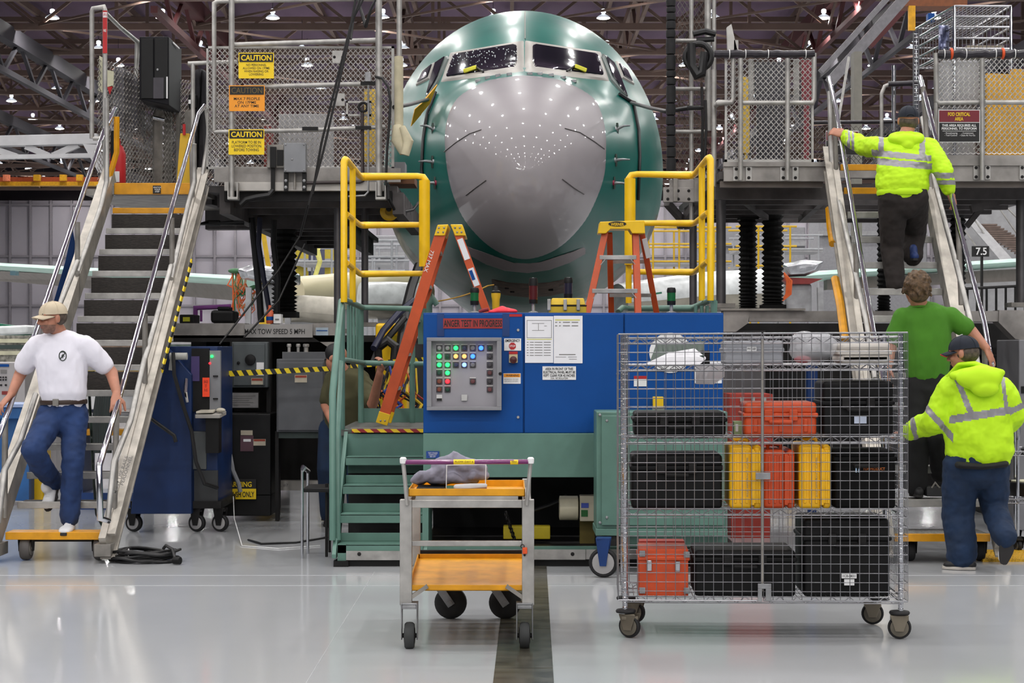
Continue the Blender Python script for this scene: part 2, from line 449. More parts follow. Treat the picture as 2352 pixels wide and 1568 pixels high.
# section table: distance, half width, z of widest, z top, z bottom
SEC = [(19.00, .02, 3.42, 3.44, 3.40), (19.03, .20, 3.42, 3.66, 3.20), (19.12, .41, 3.43, 3.90, 2.98), (19.28, .58, 3.45, 4.10, 2.80),
       (19.55, .74, 3.48, 4.29, 2.62), (19.9, .885, 3.51, 4.46, 2.48), (20.3, 1.03, 3.56, 4.62, 2.38), (20.8, 1.19, 3.62, 4.78, 2.29),
       (21.25, 1.32, 3.67, 4.90, 2.235), (21.75, 1.46, 3.72, 5.22, 2.19), (22.3, 1.60, 3.78, 5.55, 2.15), (23.0, 1.74, 3.83, 5.82, 2.11),
       (23.7, 1.84, 3.87, 5.99, 2.09), (24.5, 1.88, 3.90, 6.09, 2.08), (26, 1.88, 3.90, 6.10, 2.08), (34, 1.88, 3.9, 6.1, 2.08), (46, 1.88, 3.9, 6.1, 2.08)]
def sec_at(y):
    for i in range(len(SEC)-1):
        a, b = SEC[i], SEC[i+1]
        if y <= b[0]:
            t = (y-a[0])/(b[0]-a[0])
            if y < 19.9: t = t
            # catmull for smoothness
            p = SEC[max(0, i-1)]; n = SEC[min(len(SEC)-1, i+2)]
            out = []
            for k in range(1, 5):
                ma = (b[k]-p[k])/(b[0]-p[0])*(b[0]-a[0]) if i > 0 else (b[k]-a[k])
                mb_ = (n[k]-a[k])/(n[0]-a[0])*(b[0]-a[0]) if i < len(SEC)-2 else (b[k]-a[k])
                if i >= 13: ma = mb_ = 0 if abs(b[k]-a[k]) < 1e-3 else (b[k]-a[k])
                out.append(a[k]*(2*t**3-3*t*t+1)+ma*(t**3-2*t*t+t)+b[k]*(-2*t**3+3*t*t)+mb_*(t**3-t*t))
            return out
    return list(SEC[-1][1:])
def fus_pt(y, th):
    hw, zc, zt, zb = sec_at(y)
    c, s = cos(th), sin(th)
    if s >= 0:
        e = 1.0; return Vector((AX+hw*c, y, zc+(zt-zc)*s))
    # lower lobe a little squarer
    n = 2.25
    r = (abs(c)**n+abs(s)**n)**(-1/n)
    return Vector((AX+hw*c*r, y, zc+(zc-zb)*s*r))
ys = [19.0, 19.008, 19.02]; y = 19.04
while y < 19.4: ys.append(y); y += .03
while y < 25: ys.append(y); y += .085
ys += [25.5, 26, 27, 28, 30, 32, 35, 38, 42, 46]
NA = 96
fm = MB(); vs = []; fs = []
for yy in ys:
    for j in range(NA): vs.append(fus_pt(yy, 2*pi*j/NA))
for i in range(len(ys)-1):
    for j in range(NA):
        j2 = (j+1) % NA; fs.append((i*NA+j, i*NA+j2, (i+1)*NA+j2, (i+1)*NA+j))
fs.append(tuple(range(NA))[::-1])
fm.add(vs, fs)
# unpainted lower flanks further back
for k, f in enumerate(fm.f):
    c = sum((Vector(fm.v[i]) for i in f), Vector())/len(f)
    if c.z < 3.3 and abs(c.x-AX) > 1.15 and c.y > 22.1+(c.z-2)*.9: fm.m[k] = 1
BVH = BVHTree.FromPolygons([Vector(v) for v in fm.v], [tuple(f) for f in fm.f])
CAMP = Vector((0, 0, HC))
plane = thing('aircraft', 'green primed airliner nose with grey radome between the work platforms', 'aircraft', (AX, 24, 2.08))
fus = fm.build('fuselage', [SKIN, BARE], plane, smooth=180)
def hit(px, py):
    d = (P(px, py, 20)-CAMP).normalized(); loc, nor, i, dist = BVH.ray_cast(CAMP, d)
    k = 0
    while loc is None and k < 40:
        px += (1206-px)*.012; py += (385-py)*.012; k += 1
        d = (P(px, py, 20)-CAMP).normalized(); loc, nor, i, dist = BVH.ray_cast(CAMP, d)
    return loc, (nor if nor.dot(d) < 0 else -nor)
def skin_patch(name, outline, mat, off=.006, centre=None, rings=18, nper=8, thick=.0, smooth=180):
    """panel that follows the fuselage skin inside a measured outline (closed smooth or straight polygon)"""
    n = len(outline); pts = []
    for i in range(n):
        a = outline[i]; b = outline[(i+1) % n]
        for k in range(nper): pts.append((a[0]+(b[0]-a[0])*k/nper, a[1]+(b[1]-a[1])*k/nper))
    c = centre or (sum(p[0] for p in pts)/len(pts), sum(p[1] for p in pts)/len(pts))
    mb = MB(); vs = []; m = len(pts)
    for r in range(rings+1):
        q = r/rings
        for p in pts:
            l, nn = hit(c[0]+(p[0]-c[0])*q, c[1]+(p[1]-c[1])*q)
            if l is None: l = P(p[0], p[1], 22); nn = Vector((0, -1, 0))
            vs.append(l+nn*(off if r < rings else off*.0))
    fs = []
    for r in range(rings):
        for j in range(m):
            j2 = (j+1) % m; fs.append((r*m+j, (r+1)*m+j, (r+1)*m+j2, r*m+j2))
    mb.add(vs, fs)
    return mb.build(name, mat, plane, smooth=smooth)
def smooth_closed(pts, k=5):
    n = len(pts); o = []
    for i in range(n):
        p0, p1, p2, p3 = pts[i-1], pts[i], pts[(i+1) % n], pts[(i+2) % n]
        for t in [j/k for j in range(k)]:
            o.append(tuple(.5*((2*p1[a])+(-p0[a]+p2[a])*t+(2*p0[a]-5*p1[a]+4*p2[a]-p3[a])*t*t+(-p0[a]+3*p1[a]-3*p2[a]+p3[a])*t**3) for a in (0, 1)))
    return o
EGG = [(1204,173),(1150,179),(1107,190),(1055,221),(1032,258),(1022,304),(1023,353),(1029,402),(1042,452),(1068,507),(1112,556),(1158,585),(1207,595),(1255,584),(1300,556),(1344,507),(1372,452),(1388,402),(1392,353),(1391,304),(1381,258),(1359,221),(1302,189),(1256,178)]
rad = skin_patch('radome', smooth_closed(EGG), RADM, .008, (1207, 385), 34, 1)
skin_patch('seal_band', [(1066,562),(1092,578),(1130,594),(1170,603),(1215,605),(1255,600),(1300,586),(1345,566),(1345,583),(1310,603),(1262,620),(1212,627),(1160,622),(1115,607),(1076,585)], GRAYB, .006, (1207, 612), 8, 6)
# lightning strips on the radome
LST = M('strip_dark', (92, 88, 88), .5, 0, 0)
for st in ([(1022,349),(1050,327),(1080,308),(1112,297)], [(1296,296),(1330,305),(1362,325),(1391,346)], [(1072,448),(1098,428),(1122,411)], [(1290,411),(1318,432),(1344,448)]):
    pp = []
    for i in range(len(st)-1):
        for k in range(6):
            t = k/6; l, nn = hit(st[i][0]+(st[i+1][0]-st[i][0])*t, st[i][1]+(st[i+1][1]-st[i][1])*t); pp.append(l+nn*.011)
    MB().tube(pp, .006, 5).build('lightning_strip', LST, rad)
# flight deck windows
FRM = M('window_frame_grey', (150, 146, 140), .45, .2, .05)
GLS = M('dark_glazing', (12, 14, 20), .06, 0, 0, coat=1)
def window(fr, gl, nm='cockpit_window'):
    f = skin_patch(nm, fr, FRM, .020, None, 10, 10, smooth=30)
    g = skin_patch('pane', gl, GLS, .034, None, 10, 10, smooth=30); g.parent = f
    return f
def rc(poly, r=6):
    o = []
    n = len(poly)
    for i in range(n):
        p = Vector(poly[i]); a = Vector(poly[i-1]); b = Vector(poly[(i+1) % n])
        o.append(tuple(p+(a-p).normalized()*r)); o.append(tuple(p+((a-p).normalized()+(b-p).normalized())*r*.3)); o.append(tuple(p+(b-p).normalized()*r))
    return o
wl = window(rc([(1034,121),(1203,93),(1204,164),(1012,189)], 3), rc([(1038,127),(1192,102),(1192,157),(1020,182)]))
wr = window(rc([(1380,119),(1206,93),(1205,164),(1400,187)], 3), rc([(1377,126),(1218,102),(1218,157),(1391,178)]))
for (fr, gl) in (([(1028,128),(1033,135),(1006,192),(976,238),(990,180),(1003,142)], [(1025,130),(1008,178),(980,228),(992,182),(1003,145)]),
                 ([(1384,123),(1378,131),(1402,186),(1446,236),(1428,185),(1408,142)], [(1387,128),(1404,176),(1440,228),(1424,184),(1407,145)]),
                 ([(1000,143),(988,182),(956,198),(972,164)], [(996,149),(985,180),(961,193),(974,167)]),
                 ([(1413,140),(1428,180),(1456,196),(1440,160)], [(1418,147),(1430,177),(1450,190),(1438,164)])):
    f_ = window(fr, gl, 'side_window')
    if len(fr) == 6: f_.data.materials[0] = M('frame_edge_dark', (60, 74, 70), .4, .3)
# rain drops on the port window, wipers with yellow covers
DRP = M('water_drop', (235, 240, 245), .05, 0, 0, coat=1)
dm = MB()
for i in range(130):
    px = random.uniform(1034, 1190); py = random.gauss(132, 15)
    if py < 128-(px-1040)*.16 or py > 175-(px-1030)*.12: continue
    l, nn = hit(px, py)
    dm.ell(l+nn*.036, random.uniform(.003, .0085), nu=6, nv=4)
g = dm.build('water_drops', DRP, plane); g['kind'] = 'stuff'
for (a, b, c_) in (((1070,172),(1098,163),(1112,171)), ((1342,170),(1316,160),(1300,169))):
    pa, na = hit(*a); pb, nb = hit(*b); pc, nc = hit(*c_)
    wp = MB().tube([pc+nc*.03, pb+nb*.05, pa+na*.045], .012, 6).build('wiper_arm', BLACK, plane)
    R_ = (pb-pa).normalized()
    MB().beam(pa+na*.05, pb+nb*.05, .05, .05).build('wiper_cover', M('lemon_cover', (232, 226, 70), .6), plane, bevel=.01)
# centre line strip, latches along the radome, probes
cp = []
for py in range(24, 96, 6):
    l, nn = hit(1206, py); cp.append(l+nn*.006)
MB().tube(cp, .007, 5).build('centre_strip', FRM, plane)
for px, py in ((1098,187),(1120,180),(1144,175),(1170,172),(1217,171),(1240,171),(1266,174),(1294,180),(1318,188)):
    l, nn = hit(px, py); MB().beam(l-Vector((.03,0,0)), l+Vector((.03,0,.01)), .05, .04).build('latch', STEEL, plane, bevel=.006)
for px, py, sx in ((996,297,-1),(995,372,-1),(1001,420,-1),(1416,297,1),(1413,368,1),(1409,420,1)):
    l, nn = hit(px, py)
    pl = MB(); pl.lathe(l-nn*.002, nn, [(0,.02),(.03,.018),(.035,.0)], 12)
    for q in pl.v: pass
    base = pl.build('probe_base', STEEL if py < 400 else M('magenta_plug', (150, 20, 60), .5), plane)
    pb = MB(); pb.tube([l, l+nn*.09, l+nn*.12+Vector((sx*.05, -.02, -.01))], [.02, .014, .008], 8); pb.build('probe', STEEL, base)
    pt = MB(); pt.tube([l+Vector((0,0,-.07))+nn*.01, l+nn*.012, l+Vector((0,0,.07))+nn*.01], [.012, .02, .012], 6); pt.build('vane', BARE, base)
# nose gear bay opening
bay = skin_patch('gear_bay', [(1128,640),(1165,648),(1210,651),(1262,648),(1300,640),(1300,672),(1262,680),(1210,683),(1160,678),(1132,668)], M('bay_interior', (104, 84, 74), .6, .1, .4, 9), .006, None, 6, 6)
for px, py in ((1160,660),(1172,668),(1260,664),(1285,655)):
    l, nn = hit(px, py); MB().beam(l, l+nn*.03+Vector((.05,0,.03)), .06, .04).build('bay_fitting', BLACK if px % 2 == 0 else FRM, bay)
# door seam (dark edge) down each side of the forward fuselage
for pts in ([(1003,214),(984,262),(975,320),(972,390),(976,430)], [(1420,218),(1452,238),(1464,300),(1466,360),(1464,410),(1462,470)]):
    pp = []
    for i in range(len(pts)-1):
        for k in range(5):
            t = k/5; l, nn = hit(pts[i][0]+(pts[i+1][0]-pts[i][0])*t, pts[i][1]+(pts[i+1][1]-pts[i][1])*t)
            if l is not None: pp.append(l+nn*.02)
    hz = thing('hanging_cable', 'black cable hanging down the %s side of the aircraft nose' % ('left' if pts[0][0] < 1200 else 'right'), 'cable', pp[0])
    MB().tube(pp, .019, 8).build('cable_run', WIREB, hz)
# yellow cloth flag stuck in the left side window
l, nn = hit(985, 235)
fl = thing('yellow_flag', 'folded yellow cloth flag sticking out of the left cockpit side window', 'flag', l+nn*.08)
fy = M('yellow_cloth', (214, 160, 40), .7, 0, .1)
dd = l.y-.3
fl_m = MB(); fl_m.hexa([P(1003,193,dd), P(986,236,dd), P(966,262,dd), P(974,228,dd-.1)], [P(1005,194,dd-.02), P(988,238,dd-.04), P(967,263,dd-.03), P(976,230,dd-.15)])
fl_m.hexa([P(974,230,dd-.1), P(966,262,dd), P(943,290,dd-.1), P(952,250,dd-.2)], [P(976,231,dd-.13), P(968,263,dd-.05), P(944,291,dd-.13), P(953,251,dd-.24)])
fl_m.build('cloth', fy, fl, bevel=.004)
# ================= rolling stairs =================
TREADM = M('ribbed_tread', (50, 45, 41), .7, .1, .5, 30, .3, stretch=(1, 8, 8))
STRING = M('aluminium_stringer', (182, 176, 166), .42, .4, .22, 8)
def caster(parent, c, r, wdt, ax=(1, 0, 0), matw=RUBBER, mathub=STEEL, forkm=STEEL, top=None, name='caster', nhub=.6):
    """swivel caster: fork with wheel; c wheel centre; ax axle"""
    c = Vector(c); ax = Vector(ax).normalized(); top = top if top is not None else c.z+r*1.5
    fk = MB(); h = wdt*.5+.012
    side = Vector((ax.y, -ax.x, 0))
    fz = top
    fk.box(c.x-wdt*.8+side.x*.0, c.x+wdt*.8, c.y-wdt*.8, c.y+wdt*.8, fz-.012, fz)
    for s in (-1, 1):
        a = c+ax*h*s
        fk.hexa([a-side*.022-Vector((0,0,.02)), a+side*.022-Vector((0,0,.02)), Vector((a.x, a.y, fz))+side*.05, Vector((a.x, a.y, fz))-side*.05],
                [v+ax*.006*s for v in (a-side*.022-Vector((0,0,.02)), a+side*.022-Vector((0,0,.02)), Vector((a.x, a.y, fz))+side*.05, Vector((a.x, a.y, fz))-side*.05)])
    fk.box(c.x-h, c.x+h, c.y-.045, c.y+.045, fz-.03, fz-.012) if abs(ax.x) > .7 else fk.box(c.x-.045, c.x+.045, c.y-h, c.y+h, fz-.03, fz-.012)
    fo = fk.build(name, forkm, parent, bevel=.003)
    hw = wdt/2
    wheel = MB().lathe(c-ax*hw, ax, [(r*nhub, .004), (r*.86, 0), (r*.97, hw*.35), (r, hw), (r*.97, hw*1.65), (r*.86, wdt), (r*nhub, wdt-.004)], 28).build('wheel', matw, fo)
    MB().lathe(c-ax*(hw+.001), ax, [(0, -.012), (r*.16, -.012), (r*.18, -.004), (r*nhub*.9, -.002), (r*nhub, .0), (r*nhub, wdt+.002), (r*nhub*.9, wdt+.004), (r*.18, wdt+.006), (r*.16, wdt+.014), (0, wdt+.014)], 24).build('hub', mathub, fo)
    return fo

def stair_rail(parent, top, mid, posts, sx):
    rl = MB().tube(top, .021, 10).build('handrail', CHROME, parent, smooth=60)
    for m in mid: MB().tube(m, .021, 8).build('mid_rail', ALU, parent, smooth=60)
    for p in posts: MB().tube(p, .022, 8).build('rail_post', ALUD, parent, smooth=60)

# --- left stairs ---
SL = thing('rolling_stairs', 'aluminium rolling stairs at left with yellow bottom step, man in white T-shirt on them', 'stairs', (-3.3, 13.0, 0))
def lx(px, d): return X(px, d)
for k in range(0, 14):
    z = .21+.2*k; d = 13.02+.248*k; xl = -3.655+.05*k/14; wdt = .70
    if k == 0:
        B('bottom_step', YELO, SL, X(12, d), X(242, d), d, d+.2, z-.055, z, bevel=.004); continue
    m = YELO if k == 13 else ALU
    tb = MB(); tb.box(xl, xl+wdt, d, d+.025, z-.05, z)
    t = tb.build('tread', m, SL, bevel=.003)
    B('tread_grip', TREADM, t, xl, xl+wdt, d+.025, d+.25, z-.03, z-.006)
    if 5 <= k <= 12: B('riser', TREADM, t, xl, xl+wdt, d+.23, d+.245, z-.006, z+.14)
for s, (xa, xb) in ((-1, (-3.73, -3.69)), (1, (-2.93, -2.88))):
    st = MB()
    a = Vector((xa, 12.9, .12)); b = Vector((xb, 16.62, 3.12))
    st.beam(a, b, .05, .17); st.beam(a+Vector((s*.03, 0, .085)), b+Vector((s*.03, 0, .085)), .11, .02)
    st.beam(a+Vector((s*.03, 0, -.085)), b+Vector((s*.03, 0, -.085)), .11, .02)
    st.build('stringer', STRING, SL)
    foot = MB(); foot.box(xa-.06, xa+.06, 12.86, 13.1, .05, .14); foot.build('stringer_foot', ALUD, SL, bevel=.004)
PR = lambda L, dd=0: [P(a, b, d+dd) for a, b, d in L]
stair_rail(SL, PR([(470,242,16.5),(455,262,16.4),(268,935,13.2),(228,1070,12.72),(230,1190,12.72),(250,1196,12.8)]),
           [PR([(474,250,16.55),(480,300,16.6),(474,350,16.65),(462,420,16.5)]), PR([(446,330,16.1),(446,418,16.2),(431,474,15.95),(393,640,15.15)]), PR([(393,610,15.2),(340,800,14.2),(327,842,14.1)]), PR([(334,815,14.2),(300,965,13.35),(262,1060,13.0),(248,1190,12.9)])],
           [PR([(395,500,15.3),(395,694,15.3)]), PR([(333,720,14.2),(333,925,14.2)]), PR([(268,940,13.2),(262,1185,13.1)]), PR([(440,330,16.3),(443,500,16.2)])], 1)
stair_rail(SL, PR([(265,248,16.5),(240,300,16.3),(20,942,13.2),(-40,1090,12.72),(-40,1195,12.72)]),
           [PR([(245,225,16.1),(245,418,16.2),(232,474,15.95),(178,625,15.15)]), PR([(178,600,15.2),(100,790,14.2)]), PR([(82,905,13.6),(48,1010,13.2),(10,1080,12.9),(-4,1200,12.8)])],
           [PR([(178,510,15.3),(178,690,15.3)]), PR([(100,740,14.2),(98,930,14.2)]), PR([(12,960,13.2),(10,1190,13.1)])], -1)
gp = MB(); gp.tube(PR([(268,268,16.45),(268,350,16.5),(246,425,16.5)]), .026, 8); gp.build('yellow_guard_tube', YELO, SL)
for px in (52, 222):
    c = Vector((X(px, 13.0), 13.1, .085)); caster(SL, c, .085, .07, (1, .0, 0), M('worn_grey_wheel', (84, 80, 78), .7, 0, .3), ALUD, DARK, top=.2)
B('axle_bar', DARK, SL, X(52,13), X(222,13), 13.13, 13.17, .13, .16)
# hazard tape along the outer right stringer
TAPE = stripes('hazard_tape', (238, 205, 20), (20, 20, 20), .085, (1, 0, 1))
MB().beam(P(440, 600, 15.6), P(372, 850, 14.2), .012, .05).build('hazard_strip', TAPE, SL)
# yellow deck edge with its small black decal at the head of the stairs
de = B('deck_edge', YELO, SL, X(262,16.5), X(441,16.5), 16.5, 16.56, Z(446,16.5), Z(420,16.5), bevel=.004)
dc = PB('decal', INK, de, 351, 426, 369, 444, 16.49, .006)
text(dc, 'WATCH\nYOUR\nSTEP', 361, 435, 16.485, 13, WHITE)
for x0, x1 in ((221, 262), (441, 474)):
    PB('deck_bracket', ALU, SL, x0, 424, x1, 447, 16.5, .1, bevel=.004)
text(SL, 'PERSONNEL', 290, 1080, 12.93, 8, INKG, 70, R=Matrix.Rotation(radians(-72), 3, 'Y'))
text(SL, 'MUST USE RAILS', 277, 1090, 12.92, 8, INKG, 90, R=Matrix.Rotation(radians(-72), 3, 'Y'))

# --- right stairs ---
SR = thing('rolling_stairs', 'aluminium rolling stairs at right being climbed by men in safety yellow', 'stairs', (3.1, 12.9, 0))
for k in range(0, 14):
    z = .21+.228*k; d = 12.9+.235*k; xl = 2.745+.145*k/11; wdt = .687
    if k in (0, 12, 13):
        m = YELO
    else: m = ALU
    t = MB().box(xl, xl+wdt, d, d+.03, z-.055, z).build('tread' if k else 'bottom_step', m, SL if False else SR, bevel=.003)
    B('tread_grip', M('diamond_grip', (150, 148, 142), .5, .5, .5, 60, .5), t, xl, xl+wdt, d+.03, d+(.235 if k else .4), z-.03, z-.004)
for s, (xa, xb) in ((-1, (2.70, 2.86)), (1, (3.48, 3.64))):
    a = Vector((xa, 12.85, .14)); b = Vector((xb, 16.05, 3.25)); st = MB()
    st.beam(a, b, .05, .17); st.beam(a+Vector((s*.03, 0, .085)), b+Vector((s*.03, 0, .085)), .11, .02); st.beam(a+Vector((s*.03, 0, -.085)), b+Vector((s*.03, 0, -.085)), .11, .02)
    st.build('stringer', STRING, SR)
stair_rail(SR, PR([(1903,176,16.0),(1920,250,15.8),(2005,755,13.75),(2028,880,13.3)]), [PR([(1905,300,15.9),(1912,395,15.9),(1990,740,14.05),(2010,870,13.5)]), PR([(1905,210,15.95),(1908,310,15.9)])],
           [PR([(1917,250,15.8),(1922,470,15.8)]), PR([(1966,560,14.6),(1968,770,14.6)]), PR([(2012,860,13.6),(2012,1080,13.6)])], -1)
stair_rail(SR, PR([(2113,176,15.9),(2130,240,15.7),(2262,745,13.5),(2278,838,13.15)]), [PR([(2118,270,15.9),(2150,430,15.4),(2205,640,14.3)]), PR([(2196,600,14.4),(2230,740,13.9),(2250,860,13.5)])],
           [PR([(2120,200,15.8),(2140,470,15.6)]), PR([(2200,500,14.5),(2208,700,14.4)]), PR([(2262,800,13.4),(2262,1060,13.4)])], 1)
for px in (2100, 2262):
    caster(SR, (X(px, 12.9), 13.05, .075), .075, .06, (1, 0, 0), RUBBER, DARK, DARK, top=.17)
tb = MB(); tb.tube(PR([(1903,480,15.9),(1906,520,15.7),(1912,560,15.3)]), .03, 8); tb.build('yellow_conduit', YELO, SR)
tb = MB(); tb.tube(PR([(1918,640,14.9),(1930,700,14.6),(1940,780,14.3)]), .035, 8); tb.build('yellow_conduit', YELO, SR)
# ================= seafoam stand with blue control cabinet =================
D0 = 12.72
ST = thing('work_stand', 'seafoam green steel work stand carrying the blue control cabinet', 'stand', (0, D0, 0))
stx0, stx1 = X(775, D0), X(972, D0)
for k, (z, d) in enumerate(((.155, 12.70), (.35, 12.9), (.54, 13.12), (.735, 13.35))):
    t = MB(); t.box(stx0, stx1, d, d+.24, z-.01, z); t.box(stx0, stx1, d, d+.015, z-.062, z); t.box(stx0, stx1, d+.225, d+.24, z, z+.06)
    t.build('step', TEAL, ST, bevel=.003)
MB().box(-1.32, 1.62, 13.6, 15.2, .88, .925).build('platform', M('dark_deck_grip', (88, 90, 86), .6, .2, .4, 25, .3), ST)
blocker = thing('bounce_blocker', 'added dark slab under the aircraft nose that blocks light bounced off the floor', 'platform', (.45, 20, 0))
MB().box(-.95, 1.82, 16.9, 23.2, .5, .56).box(-1.75, 2.05, 23.2, 46, .5, .56).build('deck', M('dark_deck_grip'), blocker)  # added dark slab, keeps floor bounce and reflections off the aircraft chin
for x_ in (-.8, 1.65):
    for y_ in (17.1, 22.9, 45): B('leg', DARK, blocker, x_, x_+.08, y_, y_+.08, 0, .5)
pe = MB(); pe.box(-1.24, X(972, 13.55), 13.57, 13.6, .60, .895); pe.build('platform_riser', TEAL, ST)
HAZ = stripes('red_yellow_stripes', (230, 190, 20), (140, 16, 30), .10, (1, 0, 1.2))
PB('platform_edge', ALUD, ST, 805, 982, 972, 986, 13.55, .05)
PB('hazard_strip', HAZ, ST, 808, 985, 972, 993, 13.545, .006)
MB().box(-1.24, 1.4, 15.0, 15.03, .925, 1.04).build('toe_board', TEAL, ST)
# stringers of the short flight
for x0 in (stx0-.035, stx1):
    s = MB(); s.prism([(x0, D0-.05, .09), (x0, 13.62, .93), (x0, 13.62, .74), (x0, D0+.2, .06), (x0, D0-.05, .06)], (.03, 0, 0))
    s.build('side_plate', TEAL, ST, bevel=.003)
MB().pbox(795, 1255, 1640, 1266, D0, .05).pbox(775, 1250, 795, 1303, D0-.02, .06).build('base_beam', TEAL, ST)
sk = MB().pbox(795, 1265, 1085, 1286, D0-.03, .02).pbox(1070, 1262, 1345, 1285, D0-.035, .02).pbox(1346, 1262, 1640, 1284, D0-.03, .02)
sk = sk.build('aluminium_strip', ALU, ST)
for px in (825, 1038, 1100, 1208, 1315):
    MB().lathe(P(px, 1272, D0-.036), (0, -1, 0), [(0, .008), (.012, .006), (.014, 0)], 10).build('bolt', DARK, sk)
MB().pbox(770, 1286, 1640, 1303, D0, .08).build('rubber_skirt', BLACK, ST)
# base frame under the cabinet: deep front panel, dark open bay
PB('front_panel', TEAL, ST, 972, 995, 1390, 1096, D0, .05, bevel=.004)
PB('bay_post', TEAL, ST, 970, 1090, 984, 1262, D0+.02, .6)
B('bay_back', M('painted_shade_steel', (26, 26, 26), .8, 0, .3), ST, X(972,D0), 1.62, 14.3, 14.33, .1, .88)  # near-black colour carries the shade inside the open bay
B('stair_shade_sheet', M('painted_shade_steel'), ST, -1.24, X(972,D0), 13.62, 13.64, .06, .62)  # dark sheet added where only shade shows behind the open steps
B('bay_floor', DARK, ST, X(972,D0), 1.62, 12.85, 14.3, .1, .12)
PB('name_plate', M('blue_plate', (16, 64, 140), .4), ST, 979, 1036, 1009, 1052, D0-.012, .012)
text(ST, 'TEST STAND\nCAPACITY\nSEE LIST', 994, 1044, D0-.014, 11, WHITE, 22, bold=0)
PB('yellow_channel', M('dull_yellow', (190, 170, 20), .5, 0, .15), ST, 1156, 1208, 1264, 1238, 13.1, .1, bevel=.006)
ch = MB()
for k in range(7):
    c = P(1162+k*3.2, 1180+k*9.5, 13.0); ch.torus(c, (1, .4*(-1)**k, 0), .018, .006, 12, 6)
ch.build('chain', DARK, ST)
mt = MB().lathe(P(1284, 1166, 13.05), (1, 0, 0), [(.07, 0), (.088, .004), (.088, .135), (.07, .14)], 28)
mt.build('motor', M('cream_motor', (206, 198, 172), .5, 0, .12), ST)
jb = PB('junction_box', M('cream_box', (190, 182, 160), .5, 0, .1), ST, 1332, 1138, 1374, 1197, 12.95, .12, bevel=.006)
PB('green_label', M('green_label', (26, 100, 40), .5), jb, 1335, 1171, 1350, 1186, 12.945, .005)
PB('blue_label', M('blue_label', (60, 80, 170), .5), jb, 1335, 1155, 1352, 1166, 12.945, .005)
MB().tube([P(1225,1172,13.2), P(1262,1160,13.2), P(1285,1150,13.15), P(1300,1138,13.1)], .014, 8).build('hose', WIREB, ST)
PB('bay_column', M('olive_panel', (110, 96, 40), .7, 0, .2), ST, 1332, 1197, 1366, 1256, 13.1, .1)
# stand railing
TR_ = TEAL
def rail(pts, r=.022, nm='rail'): return MB().tube(pts, r, 10).build(nm, TR_, ST, smooth=60)
rail(PR([(764,1240,12.75),(764,905,12.75),(784,692,13.65),(792,688,13.75),(832,706,14.9)]), .024)
rail(PR([(776,1240,12.8),(776,1010,12.85),(784,830,13.65),(790,826,13.7),(834,833,14.9)]), .02)
rail(PR([(832,706,14.9),(992,710,14.9)]), .022); rail(PR([(834,833,14.9),(978,836,14.9)]), .022)
for px, d in ((829, 14.9), (947, 14.9)): rail([P(px, 708, d), Vector((X(px, d), d, .92))], .024, 'rail_post')
rail([P(786, 694, 13.65), Vector((X(786, 13.65), 13.65, .6))], .022, 'rail_post')
for px in (800, 806, 813, 820): rail([P(px, 700, 14.1+.05*(px-800)), P(px, 828, 14.1+.05*(px-800))], .012, 'baluster')
rail(PR([(986,790,14.2),(986,700,14.2),(994,686,14.2),(1004,700,14.2)]), .024)
rail(PR([(1440,708,14.9),(1592,708,14.9),(1632,688,13.75),(1640,694,13.65),(1640,730,13.65)]), .022)
rail(PR([(1420,716,14.6),(1430,706,14.7),(1440,708,14.9)]), .022)
for px in (1598, 1612, 1624): rail([P(px, 702, 14.0), P(px, 725, 14.0)], .014, 'baluster')
PB('toe_plate', TEAL, ST, 960, 708, 985, 790, 14.25, .05)
PB('foot_pad', BLACK, ST, 766, 1288, 800, 1305, 12.68, .08)

# yellow swing gates above the stand
def gate(name, lab, cx, sg):
    g = thing(name, lab, 'gate', (X(cx, 13.65), 13.65, 1.86))
    q = lambda L: [P(cx+sg*(a-cx) if False else a, b, d) for a, b, d in L]
    return g
def mirror(L, sg): return [(a if sg > 0 else 2422-a, b-(4 if sg < 0 else 0), d) for a, b, d in L]
for sg, lab in ((1, 'yellow tubular safety gate left of the aircraft nose'), (-1, 'yellow tubular safety gate right of the aircraft nose')):
    x0 = 790 if sg > 0 else 2422-790
    g = thing('safety_gate', lab, 'gate', (X(x0, 13.65), 13.65, 1.86))
    q = lambda L: PR(mirror(L, sg))
    MB().tube(q([(790,694,13.6),(790,372,13.6),(793,366,13.62),(797,368,13.68),(826,404,14.8),(832,406,14.9),(958,404,14.9),(972,406,14.88),(978,414,14.88),(978,700,14.88)]), .025, 12).build('frame', YEL, g, smooth=60)
    MB().tube(q([(810,694,14.1),(810,388,14.1)]), .025, 10).build('gate_post', YEL, g, smooth=60)
    for yy in (516, 628):
        MB().tube(q([(796,yy-24,13.62),(826,yy,14.8),(834,yy+1,14.9),(975,yy,14.9)]), .023, 10).build('rail', YEL, g, smooth=60)
    sl = MB(); sl.tube(q([(975,414,14.85),(975,612,14.85)]), .046, 16).build('hinge_sleeve', YEL, g, smooth=60)

